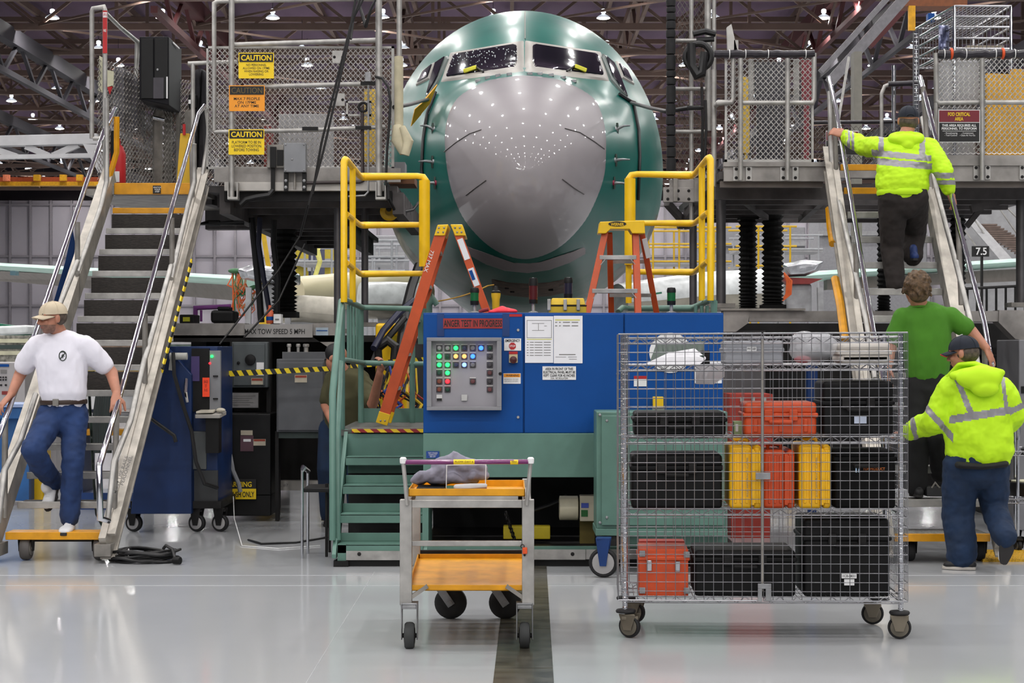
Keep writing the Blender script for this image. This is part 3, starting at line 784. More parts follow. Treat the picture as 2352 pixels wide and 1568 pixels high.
# blue control cabinet
CB = thing('control_cabinet', 'long blue electrical control cabinet with lit button panel', 'cabinet', (.55, 12.75, 1.0))
d = 12.75
B('body', BLUE, CB, X(972,d), X(1662,d), d+.02, d+.72, Z(995,d), Z(718,d), bevel=.004)
for a, b_ in ((972, 1202), (1204, 1432.5), (1434, 1662)):
    dr = PB('door', BLUE, CB, a+1, 721, b_-.5, 994, d, .02, bevel=.004)
    for py in (758, 958):
        if a == 972: MB().lathe(P(1190, py, d), (0, -1, 0), [(0, .012), (.008, .012), (.011, 0)], 10).build('latch', ALU, dr)
    if a == 1204: MB().lathe(P(1419, 858, d), (0, -1, 0), [(0, .012), (.008, .012), (.011, 0)], 10).build('latch', ALU, dr)
tape = PB('tape_backing', BLUED, CB, 1004, 720, 1020, 772, d-.004, .004); PB('tape_backing', BLUED, CB, 1154, 720, 1170, 772, d-.004, .004)
sg_ = PB('warning_banner', M('red_banner', (156, 44, 44), .6), CB, 1018, 731, 1154, 754, d-.006, .005)
text(sg_, 'ANGER TEST IN PROGRESS', 1086, 742.5, d-.0075, 16, INK, 134, bold=.02)
# recessed panel
pn = thing  # noqa
fr = MB(); 
fr.pbox(980, 775, 1152, 783, d-.09, .09).pbox(980, 934, 1152, 942, d-.09, .09).pbox(980, 783, 991, 934, d-.09, .09).pbox(1141, 783, 1152, 934, d-.09, .09)
panel = fr.build('button_panel', M('panel_grey', (136, 136, 140), .45, .1, .1), CB, bevel=.003)
PB('panel_plate', M('panel_plate_grey', (150, 148, 154), .5, 0, .05), panel, 991, 783, 1141, 934, d-.03, .03)
BT = {'g': M('lit_green', (30, 255, 90), .4, 0, 0, emit=3), 'b': M('lit_blue', (40, 90, 255), .4, 0, 0, emit=4), 'o': M('lit_amber', (255, 160, 90), .4, 0, 0, emit=1.3),
      'r': M('lit_red', (255, 30, 40), .4, 0, 0, emit=3), 'l': M('lit_pale_blue', (110, 140, 255), .4, 0, 0, emit=2.2), 'dg': M('dark_green_button', (24, 66, 50), .4), 'db': M('dark_blue_button', (50, 56, 84), .4),
      'k': M('dark_button', (56, 54, 58), .4), 'br': M('brown_button', (120, 62, 46), .4), 'dr': M('dull_red_button', (96, 54, 56), .4), 'w': M('grey_button', (120, 120, 124), .4), 's': M('switch_face', (150, 150, 150), .4, .4)}
gx = [1009, 1028, 1047, 1066.5, 1086, 1105, 1125]; gy = [799, 818, 837.5, 856, 875.5, 894]
LAY = {(0,0):'s',(1,0):'s',(2,0):'g',(3,0):'db',(4,0):'w',(5,0):'b',(6,0):'dg',(0,1):'g',(1,1):'dg',(2,1):'o',(3,1):'o',(4,1):'b',(6,1):'k',(0,2):'g',(1,2):'g',(2,2):'db',(3,2):'l',(4,2):'w',(6,2):'k',
       (0,3):'dg',(1,3):'g',(6,3):'dr',(0,4):'br',(1,4):'r',(4,4):'dr',(6,4):'k',(0,5):'br',(1,5):'dg',(6,5):'dr'}
for (i, j), k in LAY.items():
    px, py = gx[i], gy[j]
    bz = PB('push_button', M('button_bezel', (70, 68, 72), .5), panel, px-7, py-6.5, px+7, py+7, d-.04, .01, bevel=.003)
    MB().lathe(P(px, py, d-.04), (0, -1, 0), [(.016, 0), (.016, .012), (.012, .016), (0, .017)], 14).build('button_cap', BT[k], bz)
    PB('legend_plate', M('legend_white', (200, 198, 196), .6), bz, px-7, py-9.5, px+7, py-7, d-.034, .004)
for px in (1009, 1066.5):
    mz = PB('meter', M('meter_white', (206, 206, 204), .5), panel, px-6.5, 906, px+6.5, 920, d-.04, .01)
    PB('meter_face', INK if px < 1020 else M('meter_white', (206,206,204)), mz, px-6, 914.5, px+6, 920, d-.042, .003)
MB().lathe(P(1149, 858, d-.09), (0, -1, 0), [(0, .01), (.01, .01), (.012, 0)], 10).build('panel_lock', DARK, panel)
# labels on the first door
em = PB('emergency_sign', WHITE, CB, 1158, 777, 1197, 805, d-.006, .005)
text(em, 'EMERGENCY', 1177.5, 782, d-.008, 6.5, INK, 34, bold=.02)
oc = MB(); c0 = P(1177, 794.5, d-.010)
oc.prism([c0+Vector((cos(pi/8+i*pi/4)*.026, 0, sin(pi/8+i*pi/4)*.026)) for i in range(8)], (0, .004, 0)); oc = oc.build('stop_octagon', RED, em)
text(oc, 'STOP', 1177, 794.5, d-.012, 5, WHITE, 13, bold=.01)
es = PB('emergency_stop', M('cream_plate', (206, 190, 150), .5), CB, 1169, 807, 1189, 833, d-.02, .02, bevel=.003)
PB('red_cap', RED, es, 1169, 807, 1189, 813, d-.022, .004); MB().lathe(P(1179, 826, d-.02), (0, -1, 0), [(.018, 0), (.018, .02), (.026, .025), (.026, .04), (0, .046)], 16).build('mushroom_button', M('dark_red_knob', (70, 16, 20), .4), es)
wn = PB('warning_label', WHITE, CB, 1156, 857, 1196, 881, d-.005, .004); PB('orange_band', SIGNO, wn, 1157, 858, 1195, 866, d-.0065, .002)
text(wn, 'WARNING', 1177, 862, d-.008, 5, INK, 30); text(wn, 'HAZARDOUS VOLTAGE\nCAN SHOCK OR BURN', 1174, 873, d-.0065, 8, INKG, 32, bold=0)
PB('red_label', RED, CB, 1170, 721, 1199, 727, d-.004, .004)
rg = PB('clearance_sign', WHITE, CB, 1246, 841, 1323, 872, d-.005, .004)
text(rg, 'AREA IN FRONT OF THIS\nELECTRICAL PANEL MUST BE\nKEPT CLEAR FOR 42 INCHES', 1284.5, 854.5, d-.0065, 21, INK, 73, bold=.02)
text(rg, 'OSHA - NEC REGULATIONS', 1284.5, 868.5, d-.0065, 4, INK, 40, bold=0)
pp_ = PB('notice_sheet', PAPER, CB, 1206, 726, 1271, 833, d-.006, .004); pq = PB('notice_sheet', PAPER, CB, 1272, 725, 1338, 834, d-.007, .004)
YH = M('pale_yellow_ink', (206, 204, 120), .7, 0, 0); 
PB('rule', YH, pp_, 1210, 778, 1267, 780, d-.0072, .002); PB('rule', YH, pq, 1275, 733, 1332, 736, d-.0082, .002)
dg = MB()
for a in ((1210,735,1267,736),(1210,775,1267,776),(1210,735,1211,776),(1266,735,1267,776),(1222,742,1250,743),(1222,758,1250,759),(1236,742,1237,758),(1250,748,1256,749)): dg.pbox(*a, d-.0072, .002)
for k in range(6):
    for (a, b_) in ((1210,1214),(1217,1226),(1228,1246),(1249,1265)): dg.pbox(a, 785+k*6, b_, 786.5+k*6, d-.0072, .002)
dg.build('print', INKG, pp_)
dg = MB()
for k in range(2):
    for (a, b_) in ((1275,1280),(1284,1288),(1293,1309),(1313,1328)): dg.pbox(a, 739+k*8, b_, 741+k*8, d-.0082, .002)
for (a, b_, c_, e_) in ((1284,813,1322,815),(1276,819,1300,820),(1305,819,1325,820),(1307,824,1325,825)): dg.pbox(a, b_, c_, e_, d-.0082, .002)
dg.build('print', INKG, pq)
wn = PB('warning_label', WHITE, CB, 1456, 863, 1486, 887, d-.005, .004); PB('red_band', RED, wn, 1456, 863, 1486, 870, d-.0065, .002)
lo = MB(); lo.lathe(P(1540, 810, d-.008), (0, 1, 0), [(0, 0), (.15, 0), (.15, .005), (0, .006)], 36)
lo.v = [(v[0], v[1], Z(810, d)+(v[2]-Z(810, d))*.95) for v in lo.v]
lo.build('round_sticker', WHITE, CB)
PB('drip_sheet', PAPER, CB, 1595, 830, 1658, 880, d-.006, .004)
ys_ = PB('yellow_switch', YEL, CB, 1500, 911, 1524, 936, d-.06, .06, bevel=.004); PB('switch_base', GREYP, ys_, 1499, 936, 1527, 948, d-.05, .05)
# seafoam side cover box in front of the cabinet with its wheel
CV = thing('cover_box', 'seafoam green steel cover box on a caster beside the blue cabinet', 'cover box', (X(1520, 12.3), 12.3, .16))
d = 12.25
MB().pbox(1370, 945, 1671, 1214, d, .42).build('shell', TEAL, CV, bevel=.008)
MB().pbox(1368, 1214, 1671, 1230, d-.015, .45).build('base_flange', TEAL, CV, bevel=.004)
PB('door', TEAL, CV, 1382, 954, 1664, 1206, d-.02, .02, bevel=.004)
for px, py in ((1378,953),(1378,1200),(1394,966),(1394,1188),(1655,966)): MB().lathe(P(px, py, d-.02), (0, -1, 0), [(0, .008), (.008, .006), (.011, 0)], 8).build('bolt', STEEL, CV)
PB('fork_slot', M('painted_shade_steel'), CV, 1382, 1230, 1432, 1252, d, .4)  # solid block in the shade colour in place of an open slot
PB('under_frame', TEAL, CV, 1432, 1230, 1671, 1252, d+.1, .3)
caster(CV, (X(1388, 12.0), 12.1, .10), .10, .06, (1, 0, 0) if False else (.15, 1, 0), RUBBER, M('pale_hub', (170, 168, 168), .4, .3, .1), BLUED, top=.27, nhub=.74)
caster(CV, (X(1640, 12.2), 12.5, .10), .10, .06, (.15, 1, 0), RUBBER, M('pale_hub'), BLUED, top=.27, nhub=.74)
# things on top of the cabinet
ztop = Z(718, 12.77)
def stack_light(px, col, h0, h1, cap, lab):
    d = 13.3 if px == 1305 else 13.0; x = X(px, d); zt = ztop
    g = thing('stack_light', lab, 'signal light', (x, d, zt))
    MB().lathe((x, d, zt), (0, 0, 1), [(.035, 0), (.035, .01), (.012, .016), (.012, h0)], 14).build('stem', ALU, g)
    MB().lathe((x, d, zt+h0), (0, 0, 1), [(.03, 0), (.032, .03)], 16).build('collar', BLACK, g)
    MB().lathe((x, d, zt+h0+.03), (0, 0, 1), [(.031, 0), (.031, h1)], 18).build('lens', col, g)
    MB().lathe((x, d, zt+h0+.03+h1), (0, 0, 1), [(.033, 0), (.033, .02), (.028, cap), (0, cap+.004)], 18).build('cap', BLACK, g)
LG = M('green_lens', (14, 92, 48), .25, 0, .05, coat=.5); LR = M('dark_red_lens', (74, 14, 18), .25, 0, .05, coat=.5); LK = M('smoke_lens', (30, 28, 46), .25, 0, .05, coat=.5)
stack_light(1090, LG, .06, .06, .035, 'green signal light on the cabinet behind the red bag')
stack_light(1225, LR, .07, .10, .055, 'dark red signal light in the middle of the cabinet top')
stack_light(1305, LK, .12, .08, .04, 'smoky dark signal light standing behind the yellow toolbox')
stack_light(1542, LG, .06, .06, .035, 'green signal light right of the orange stepladder with cap')
tbx = thing('toolbox', 'small yellow toolbox with steel clasps on the blue cabinet', 'toolbox', (X(1303, 13.0), 13.0, ztop))
d = 12.9; zb = ztop
MB().prism([P(1262, 0, d).xyz*1 if False else (X(1262,d), d, zb), (X(1347,d), d, zb), (X(1347,d), d, zb+.05), (X(1262,d), d, zb+.05)], (0, .22, 0)).build('tub', M('toolbox_yellow', (214, 178, 30), .5), tbx, bevel=.006)
MB().prism([(X(1265,d), d, zb+.058), (X(1345,d), d, zb+.058), (X(1341,d), d+.02, zb+.108), (X(1268,d), d+.02, zb+.108)], (0, .2, 0)).build('lid', M('toolbox_yellow'), tbx, bevel=.006)
MB().box(X(1261,d), X(1348,d), d-.004, d+.22, zb+.05, zb+.058).build('seal', BLACK, tbx)
for px in (1257, 1294, 1324): MB().box(X(px,d), X(px+8,d), d-.018, d, zb+.02, zb+.10).build('clasp', ALU, tbx, bevel=.004)
rb_ = thing('red_bag', 'crumpled bright red cloth bag lying on the blue cabinet', 'bag', (X(1155, 12.95), 12.95, ztop))
bm_ = MB(); c = Vector((X(1155,12.95), 12.95, ztop+.012))
bm_.ell(c, (.085, .06, .032)); bm_.ell(c+Vector((.05, -.01, .0)), (.06, .05, .022)); bm_.ell(c+Vector((-.06, .0, -.004)), (.05, .05, .018)); bm_.ell(c+Vector((-.005,.01,.02)), (.03, .05, .022))
bm_.v = [(a, b_, max(c_, ztop)) for a, b_, c_ in bm_.v]
blob('bag_body', bm_, M('bright_red_cloth', (232, 40, 58), .6, 0, .1), rb_, .008, 5)
MB().tube(PR([(1100,716,12.95),(1112,712,12.95),(1122,710,12.95)]), .014, 8).build('strap', M('dark_red_strap', (130, 24, 34), .6), rb_)
tw = thing('torch', 'yellow hand torch standing upright on the blue cabinet', 'torch', (X(1139, 13.1), 13.1, ztop))
MB().lathe((X(1139,13.1), 13.1, ztop), (0,0,1), [(.024,0),(.026,.03),(.028,.1),(.034,.13),(.034,.15)], 16).build('barrel', M('torch_yellow', (206,170,20), .5), tw)
MB().lathe((X(1139,13.1), 13.1, ztop+.15), (0,0,1), [(.035,0),(.035,.012),(.02,.02),(.012,.05),(0,.052)], 16).build('torch_head', BLACK, tw)
rp_ = thing('yellow_rope', 'thin yellow cord strung across below the aircraft nose', 'rope', P(1010,692,14.4))
MB().tube([P(1004+i*13, 692-(i*4.2 if i < 9 else 38)+6*sin(pi*i/10), 14.4+.05*i) for i in range(11)], .006, 6).build('cord', M('yellow_cord', (170, 130, 30), .7), rp_)

# ================= orange stepladders =================
def label(parent, px0, py0, px1, py1, d, tilt, mat): pass
LA = thing('stepladder', 'orange fibreglass stepladder seen side on, leaning apart over the green stand', 'ladder', (X(940, 14.0), 14.0, .925))
for off_, dd in ((0, 13.95), (.42, 14.4)):
    t = lambda px, py: P(px, py, dd)
    r1 = MB(); r1.beam(P(877, 972, 13.95)+Vector((off_*.0, dd-13.95, 0)), P(1014, 530, 13.95)+Vector((0, dd-13.95, 0)), .085, .03, up=(0,1,0)); r1.build('front_rail', FIBRE, LA, bevel=.004)
    a = P(1050, 532, 13.95); b_ = P(1112, 700, 13.95); e = a+(b_-a)*((a.z-.925)/(a.z-b_.z))
    MB().beam(a+Vector((0, dd-13.95, 0)), e+Vector((0, dd-13.95, 0)), .06, .028, up=(0,1,0)).build('rear_rail', FIBRE, LA, bevel=.004)
    sh = MB(); u = (P(1014,530,13.95)-P(877,972,13.95)).normalized(); o_ = P(877,972,13.95)+Vector((0, dd-13.95, 0)); sh.beam(o_-u*.005, o_+u*.085, .092, .045, up=(0,1,0)); sh.build('foot_shoe', YEL, LA, bevel=.003)
    for px, py in ((874,966),(884,966)): MB().lathe(P(px,py,dd-.025), (0,-1,0), [(0,.006),(.006,.004),(.008,0)], 8).build('rivet', STEEL, LA)
cap = MB()
for s, pts in ((0, [(1005,516),(1030,515),(1022,541),(997,541)]), (1, [(1034,515),(1062,515),(1070,541),(1045,541)])):
    cap.prism([P(a, b_, 13.92) for a, b_ in pts], (0, .52, 0))
cap.build('top_cap', YEL, LA, bevel=.006)
for px, py in ((1008,523),(1020,523),(1006,533),(1018,533),(1045,523),(1056,523),(1050,533),(1060,533)): MB().lathe(P(px,py,13.915), (0,-1,0), [(0,.006),(.006,.004),(.008,0)], 8).build('rivet', STEEL, LA)
for k in range(1, 6):
    q = P(877,972,13.95)+(P(1014,530,13.95)-P(877,972,13.95))*(k/5.6); MB().box(q.x-.04, q.x+.04, 13.96, 14.42, q.z-.012, q.z+.012).build('step', ALU, LA)
ang = -math.atan2(P(1014,530,13.95).x-P(877,972,13.95).x, P(1014,530,13.95).z-P(877,972,13.95).z)
text(LA, '737 MAX', 985, 600, 13.93, 9, M('white_marker', (220, 214, 206), .6), 52, R=Matrix.Rotation(-(pi/2+ang*1.0), 3, 'Y') if False else Matrix.Rotation(radians(-72+180), 3, 'Y'))
l1 = MB(); a = P(1050,532,13.95); b_ = P(1112,700,13.95); u = b_-a
for f0, f1, mt_, wd in ((.10,.38,WHITE,.045), (.5,.74,WHITE,.045)):
    MB().beam(a+u*f0+Vector((0,-.0165,0)), a+u*f1+Vector((0,-.0165,0)), wd, .003, up=(0,1,0)).build('paper_label', mt_, LA)
MB().beam(a+u*.53+Vector((-.008,-.0185,0)), a+u*.66+Vector((-.008,-.0185,0)), .026, .002, up=(0,1,0)).build('blue_print', BLUE, LA)
LB = thing('stepladder', 'orange stepladder with printed yellow cap standing behind the cabinet facing front', 'ladder', (X(1425, 14.2), 14.2, .925))
dl = 14.1
for (a, b_) in (((1390,533),(1349,718)), ((1460,533),(1466,718))):
    pa = P(a[0], a[1], dl); pb = P(b_[0], b_[1], dl-.12); e = pa+(pb-pa)*((pa.z-.925)/(pa.z-pb.z))
    f = MB(); f.beam(pa, e, .05, .03, up=(0,1,0)); f.beam(pa+Vector((.022*(1 if a[0] < 1420 else -1), .03, 0)), e+Vector((.022*(1 if a[0] < 1420 else -1), .03, 0)), .01, .06, up=(0,1,0)); f.build('front_rail', FIBRE, LB, bevel=.003)
for (a, b_) in (((1400,535),(1404,716)), ((1474,535),(1508,718))):
    pa = P(a[0], a[1], dl+.1); pb = P(b_[0], b_[1], dl+.45); e = pa+(pb-pa)*((pa.z-.925)/(pa.z-pb.z))
    MB().beam(pa, e, .045, .03, up=(0,1,0)).build('rear_rail', FIBRE, LB, bevel=.003)
cp_ = MB(); cp_.prism([P(1378,509,dl-.06), P(1480,506,dl-.06), P(1482,536,dl-.06), P(1452,536,dl-.06), P(1446,526,dl-.06), P(1402,526,dl-.06), P(1392,536,dl-.06), P(1374,536,dl-.06)], (0, .2, 0))
cp_ = cp_.build('top_cap', YEL, LB, bevel=.006)
el = MB(); el.lathe(P(1418,515,dl-.06), (0,-1,0), [(0,.004),(.07,.004),(.07,0)], 28); el.v = [(v[0], v[1], Z(515,dl)+(v[2]-Z(515,dl))*.28) for v in el.v]; el.build('oval_badge', INK, cp_)
text(cp_, 'WERNER', 1418, 515, dl-.066, 7, YEL, 30, bold=.02)
for py in (591, 668):
    f = (py-533)/185; xl = 1390-41*f; xr = 1460+6*f
    dd = dl-.12*f-.02
    s = PB('step', ALU, LB, xl, py-5, xr, py+5, dd, .08, bevel=.003)
    for sx, xx in ((1, xl), (-1, xr)):
        MB().beam(P(xx, py+20, dd), P(xx+sx*13, py+4, dd), .012, .006).build('step_brace', ALU, s)
    PB('rear_brace', ALUD, LB, 1400, py+6, 1490+8*f, py+14, dl+.3, .02)
MB().beam(P(1480,548,dl+.09), P(1490,592,dl+.16), .04, .004, up=(0,1,0)).build('paper_label', WHITE, LB)
# ================= yellow tray trolley in front =================
TY = thing('tray_trolley', 'aluminium trolley with two yellow trays and purple push bar in front', 'trolley', (X(1075, 9.6), 9.6, 0))
d = 9.22
for px in (918, 1199):
    MB().pbox(px, 1147, px+28, 1390, d, .045).build('leg', ALU, TY, bevel=.004)
    MB().box(X(px+3,d), X(px+25,d), 10.2, 10.24, .3, .8).build('rear_leg', ALU, TY, bevel=.004)
    MB().box(X(px+6,d), X(px+22,d), d+.04, 10.22, .27, .31).build('side_rail', ALUD, TY, bevel=.003)
    MB().box(X(px+6,d), X(px+22,d), d+.04, 10.22, .72, .755).build('side_rail', ALUD, TY, bevel=.003)
    s = 1 if px < 1000 else -1
    xa = px+14+s*(-6)
    MB().tube([P(px+14+s*3, 1160, d-.012), P(px+14-s*1, 1110, d-.012), P(px+14-s*6, 1060, d-.012)], .011, 8).build('handle_post', ALU, TY)
    MB().lathe(P(px+14-s*6, 1064, d-.012), (0,0,1), [(.016,0),(.018,.01),(.018,.025),(.012,.032),(0,.033)], 12).build('post_cap', WHITE, TY)
    MB().beam(P(px+14+s*8, 1374, d+.02), P(px+14+s*50, 1345, d+.02), .03, .02).build('gusset', ALUD, TY)
    caster(TY, P(px+14+s*8-(0 if s > 0 else 8)*0, 1461, d+.0)+Vector((0,.03,0)), .07, .05, (1,0,0), M('dark_grey_tyre', (52,54,54), .8, 0, .2), DARK, STEEL, top=Z(1384,d))
MB().pbox(946, 1148, 1199, 1166, d, .03).build('front_rail', ALU, TY, bevel=.003)
MB().pbox(946, 1242, 1199, 1254, d+.01, .03).build('front_rail', ALU, TY, bevel=.003)
MB().tube([P(929, 1061, d-.012), P(1216, 1060, d-.012)], .0125, 12).build('push_bar', M('purple_wrap', (110, 34, 96), .35, 0, .12, coat=.4), TY)
for a, b_, t_ in ((1042,1090,'FLOW DAY 6'), (1172,1190,'MAX')):
    l = MB().tube([P(a,1060.6,d-.012), P(b_,1060.5,d-.012)], .0132, 12).build('label_tape', SIGNY, TY)
    text(TY, t_, (a+b_)/2, 1060, d-.0265, 4.5, INK, (b_-a)-6, bold=0)
def tray(z, y0, y1, x0, x1, z1, h):
    t = MB(); s = (z1-z)/(y1-y0)
    t.hexa([(x0,y0,z-h),(x1,y0,z-h),(x1,y1,z1-h),(x0,y1,z1-h)], [(x0,y0,z-h+.006),(x1,y0,z-h+.006),(x1,y1,z1-h+.006),(x0,y1,z1-h+.006)])
    t.hexa([(x0,y0,z-h),(x1,y0,z-h),(x1,y0,z),(x0,y0,z)], [(x0,y0+.006,z-h),(x1,y0+.006,z-h),(x1,y0+.006,z),(x0,y0+.006,z)])
    t.hexa([(x0,y1,z1-h),(x1,y1,z1-h),(x1,y1,z1),(x0,y1,z1)], [(x0,y1+.006,z1-h),(x1,y1+.006,z1-h),(x1,y1+.006,z1),(x0,y1+.006,z1)])
    for x in (x0, x1-.006): t.hexa([(x,y0,z-h),(x,y1,z1-h),(x,y1,z1),(x,y0,z)], [(x+.006,y0,z-h),(x+.006,y1,z1-h),(x+.006,y1,z1),(x+.006,y0,z)])
    return t
dt = 9.24
tray(Z(1122,dt), dt, 9.85, X(938,dt), X(1206,dt), Z(1122,dt), .04).build('upper_tray', YELO, TY, bevel=.002)
MB().pbox(955, 1139, 1190, 1149, d+.02, .02).build('tray_bracket', ALU, TY)
lt = tray(Z(1343,dt), dt, 10.2, X(937,dt), X(1209,dt), .375, .03).build('lower_tray', YELO, TY, bevel=.002)
B('tray_liner', M('worn_tan_yellow', (196, 142, 34), .6, 0, .04, 30), TY, X(943,dt), X(1203,dt), dt+.02, dt+.03, .318, .322)
MB().box(X(950,10.2), X(1215,10.2), 10.205, 10.23, .37, .395).build('rear_edge', DARK, TY)
for px in (1034, 1159):
    dd = 10.25; c = Vector((X(px,dd), dd, .093))
    MB().lathe(c-Vector((0,.025,0)), (.12,1,0), [(.04,-.004),(.078,.0),(.092,.012),(.092,.038),(.078,.05),(.04,.054)], 30).build('rear_wheel', RUBBER, TY)
    w_ = MB(); u = Vector((-.075,0,.11)); w_.beam(c+Vector((0,-.036,0))-u*.12, c+Vector((0,-.036,0))+u*1.5, .045, .006, up=(0,1,0)); w_.build('rear_fork', STEEL, TY, bevel=.002)
    MB().lathe(c+Vector((0,-.037,0)), (0,-1,0), [(.016,0),(.016,.01),(0,.012)], 12).build('axle_nut', STEEL, TY)
B('rear_crossbar', ALUD, TY, X(918,d), X(1228,d), 10.2, 10.24, .27, .31)
og = thing('orange_tag', 'small orange tag hanging from the trolley mid rail at right', 'tag', P(1206,1258,d-.01))
MB().pbox(1200, 1257, 1211, 1272, d-.012, .01).build('tag_body', M('orange_tag', (226,84,30), .5), og, bevel=.003)
MB().lathe(P(1205,1274,d-.006), (0,0,-1), [(.004,-.004),(.007,0),(.004,.006)], 8).build('tag_bead', DARK, og)
MB().torus(P(1200,1254,d-.008), (0,1,0), .009, .002, 12, 5).build('hook', DARK, og)
# load on the upper tray
zt = Z(1122,dt)-.034
jk = thing('work_jacket', 'crumpled grey jacket heaped on the upper trolley tray', 'jacket', (X(1040,9.5), 9.5, zt))
jm = MB(); random.seed(3)
def jp(px, py, d): return P(px, py, d)
for a, b_, r in (((948,1103),(985,1088),.018),((960,1104),(1020,1084),.026),((985,1095),(1050,1068),.034),((1000,1070),(1060,1052),.026),((1010,1060),(1090,1064),.03),((1040,1075),(1110,1076),.034),((1060,1092),(1115,1092),.03),((990,1100),(1090,1100),.034),((1075,1062),(1112,1085),.026),((1030,1052),(1058,1050),.02),((1000,1084),(1035,1098),.03)):
    for q in (0, .08, .16):
        limb(jm, [jp(a[0]+q*40, a[1]+q*20, 9.42+q), jp((a[0]+b_[0])/2, (a[1]+b_[1])/2-5, 9.40+q), jp(b_[0], b_[1], 9.44+q)], [r*.8, r, r*.7], 10)
jm.v = [(a, b_, max(c_, zt)) for a, b_, c_ in jm.v]
blob('jacket_cloth', jm, M('grey_fleece', (136, 134, 148), .9, 0, .15, 20, .2), jk, .007, 1); wrinkle(bpy.data.objects['jacket_cloth'], .007, 16)
cb = thing('clipboard_tray', 'flat black case on the upper trolley tray under the grey jacket', 'case', (X(990,9.35), 9.35, zt))
B('case_body', BLACK, cb, X(957,9.33), X(1022,9.33), 9.30, 9.5, zt, zt+.035, bevel=.004)
B('case_clip', ALUD, cb, X(980,9.33), X(1000,9.33), 9.296, 9.3, zt+.012, zt+.022)
cn = thing('paper_roll', 'white roll with green and red ends on the trolley tray', 'roll', (X(1073,9.33), 9.33, zt))
for a, b_, m, nm in ((1026,1047,M('green_wrap',(28,74,50),.5),'green_end'), (1047,1096,WHITE,'roll_body'), (1096,1118,M('maroon_wrap',(100,34,40),.5),'red_end')):
    q = MB(); q.tube([Vector((X(a,9.33),9.33,zt+.022)), Vector((X(b_,9.33),9.33,zt+.022))], .022, 16); q.build(nm, m, cn)
rg_ = thing('rag', 'white rag hanging over the front rim of the trolley tray', 'rag', (X(1075,9.25), 9.25, zt))
rm = MB(); limb(rm, [P(1048,1118,9.262), P(1080,1117,9.262), P(1114,1115,9.262)], [.014,.016,.012], 10); rm.v=[(a,b_,max(c_,zt)) for a,b_,c_ in rm.v]
rm.build('rag_cloth', M('white_rag',(206,204,204),.9,0,.1), rg_)
rd = thing('acrylic_stand', 'clear acrylic stand around the jacket on the trolley, drawn as white edge lines', 'acrylic stand', (X(1072,9.36), 9.36, zt))
MB().tube([P(1025,1120,9.36), P(1026,1068,9.36), P(1116,1066,9.36), P(1115,1118,9.36)], .0025, 6).build('wire', WHITE, rd)  # white wire stands in for the edges of a clear acrylic stand
# ================= wire security cage on wheels =================
CC = Vector((1.33, 9.82, 0)); th_ = radians(-2.6)
def XF(v):
    v = Vector(v); q = v-CC; return (CC.x+q.x*cos(th_)-q.y*sin(th_), CC.y+q.x*sin(th_)+q.y*cos(th_), v.z+(v.x-CC.x)*.0055*min(1, v.z))
cx0, cx1 = X(1427, 9.52), X(2088, 9.52); cy0, cy1 = 9.52, 10.12; cz0, cz1 = .205, 1.62
CG = thing('security_cage', 'wheeled chrome wire security cage full of equipment cases', 'cage', (CC.x, CC.y, 0))
def zsh(py): return Z(py, 9.52)
SH = [1372, 1170, 1003, 837, 774]
for sx, x in ((1, cx0+.035), (-1, cx1-.03)):
    for y in (cy0+.04, cy1-.04):
        p = MB(); p.cyl((x,y,.13), (x,y,cz1-.005), .0135, n=12)
        for k in range(54): p.lathe((x,y,.16+k*.0265), (0,0,1), [(.0138,0),(.0148,.002),(.0138,.004)], 10)
        p.build('post', STEEL if False else CHROME, CG)
for py in SH:
    z = zsh(py); s = MB(); r = .003
    x0, x1, y0, y1 = cx0+.03, cx1-.025, cy0+.03, cy1-.03
    for zz in (z, z-.032):
        s.tube([(x0,y0,zz),(x1,y0,zz),(x1,y1,zz),(x0,y1,zz)], r, 5, closed=True)
    n = 32
    for yy in (y0, y1): s.tube([(x0+(x1-x0)*i/n, yy, z-(.032 if i % 2 else 0)) for i in range(n+1)], .0024, 4)
    for i in range(1, 56): s.tube([(x0+(x1-x0)*i/56, y0, z), (x0+(x1-x0)*i/56, y1, z)], .0019, 4, caps=False)
    for yy in (y0+.18, y0+.36): s.tube([(x0,yy,z-.005),(x1,yy,z-.005)], .003, 5)
    s.build('wire_shelf', ZINC, CG, smooth=60)
def wiregrid(mb, o, u, W, H, nu, nv, r):
    o = Vector(o); u = Vector(u)
    for i in range(nu+1): mb.tube([o+u*(W*i/nu), o+u*(W*i/nu)+Vector((0,0,H))], r, 4, caps=False)
    for j in range(nv+1): mb.tube([o+Vector((0,0,H*j/nv)), o+u*W+Vector((0,0,H*j/nv))], r, 4, caps=False)
cm = X(1757, 9.52)
for a, b_ in ((cx0, cm-.006), (cm+.006, cx1)):
    g = MB(); wiregrid(g, (a, cy0, cz0), (1,0,0), b_-a, cz1-cz0, 15, 29, .0020)
    for z in (cz0, cz1): g.tube([(a,cy0,z),(b_,cy0,z)], .0045, 6)
    g.build('cage_door', ZINC, CG, smooth=60)
g = MB(); wiregrid(g, (cx0+.02, cy1, cz0), (1,0,0), cx1-cx0-.04, cz1-cz0, 30, 14, .0017); g.build('rear_panel', ZINC, CG, smooth=60)
for x in (cx0, cx1):
    g = MB(); wiregrid(g, (x, cy0, cz0), (0,1,0), cy1-cy0, cz1-cz0, 12, 29, .0018); g.build('side_panel', ZINC, CG, smooth=60)
MB().pbox(1742, 1085, 1776, 1101, 9.50, .012).build('latch_plate', STEEL, CG, bevel=.002)
MB().pbox(1747, 1340, 1778, 1352, 9.50, .01).pbox(1747, 1352, 1757, 1382, 9.50, .01).pbox(1765, 1352, 1778, 1380, 9.50, .01).build('lower_latch', STEEL, CG, bevel=.002)
MB().box(cm-.005, cm+.005, cy0-.002, cy0+.006, cz0+.05, cz1-.03).build('door_bar', ALUD, CG)
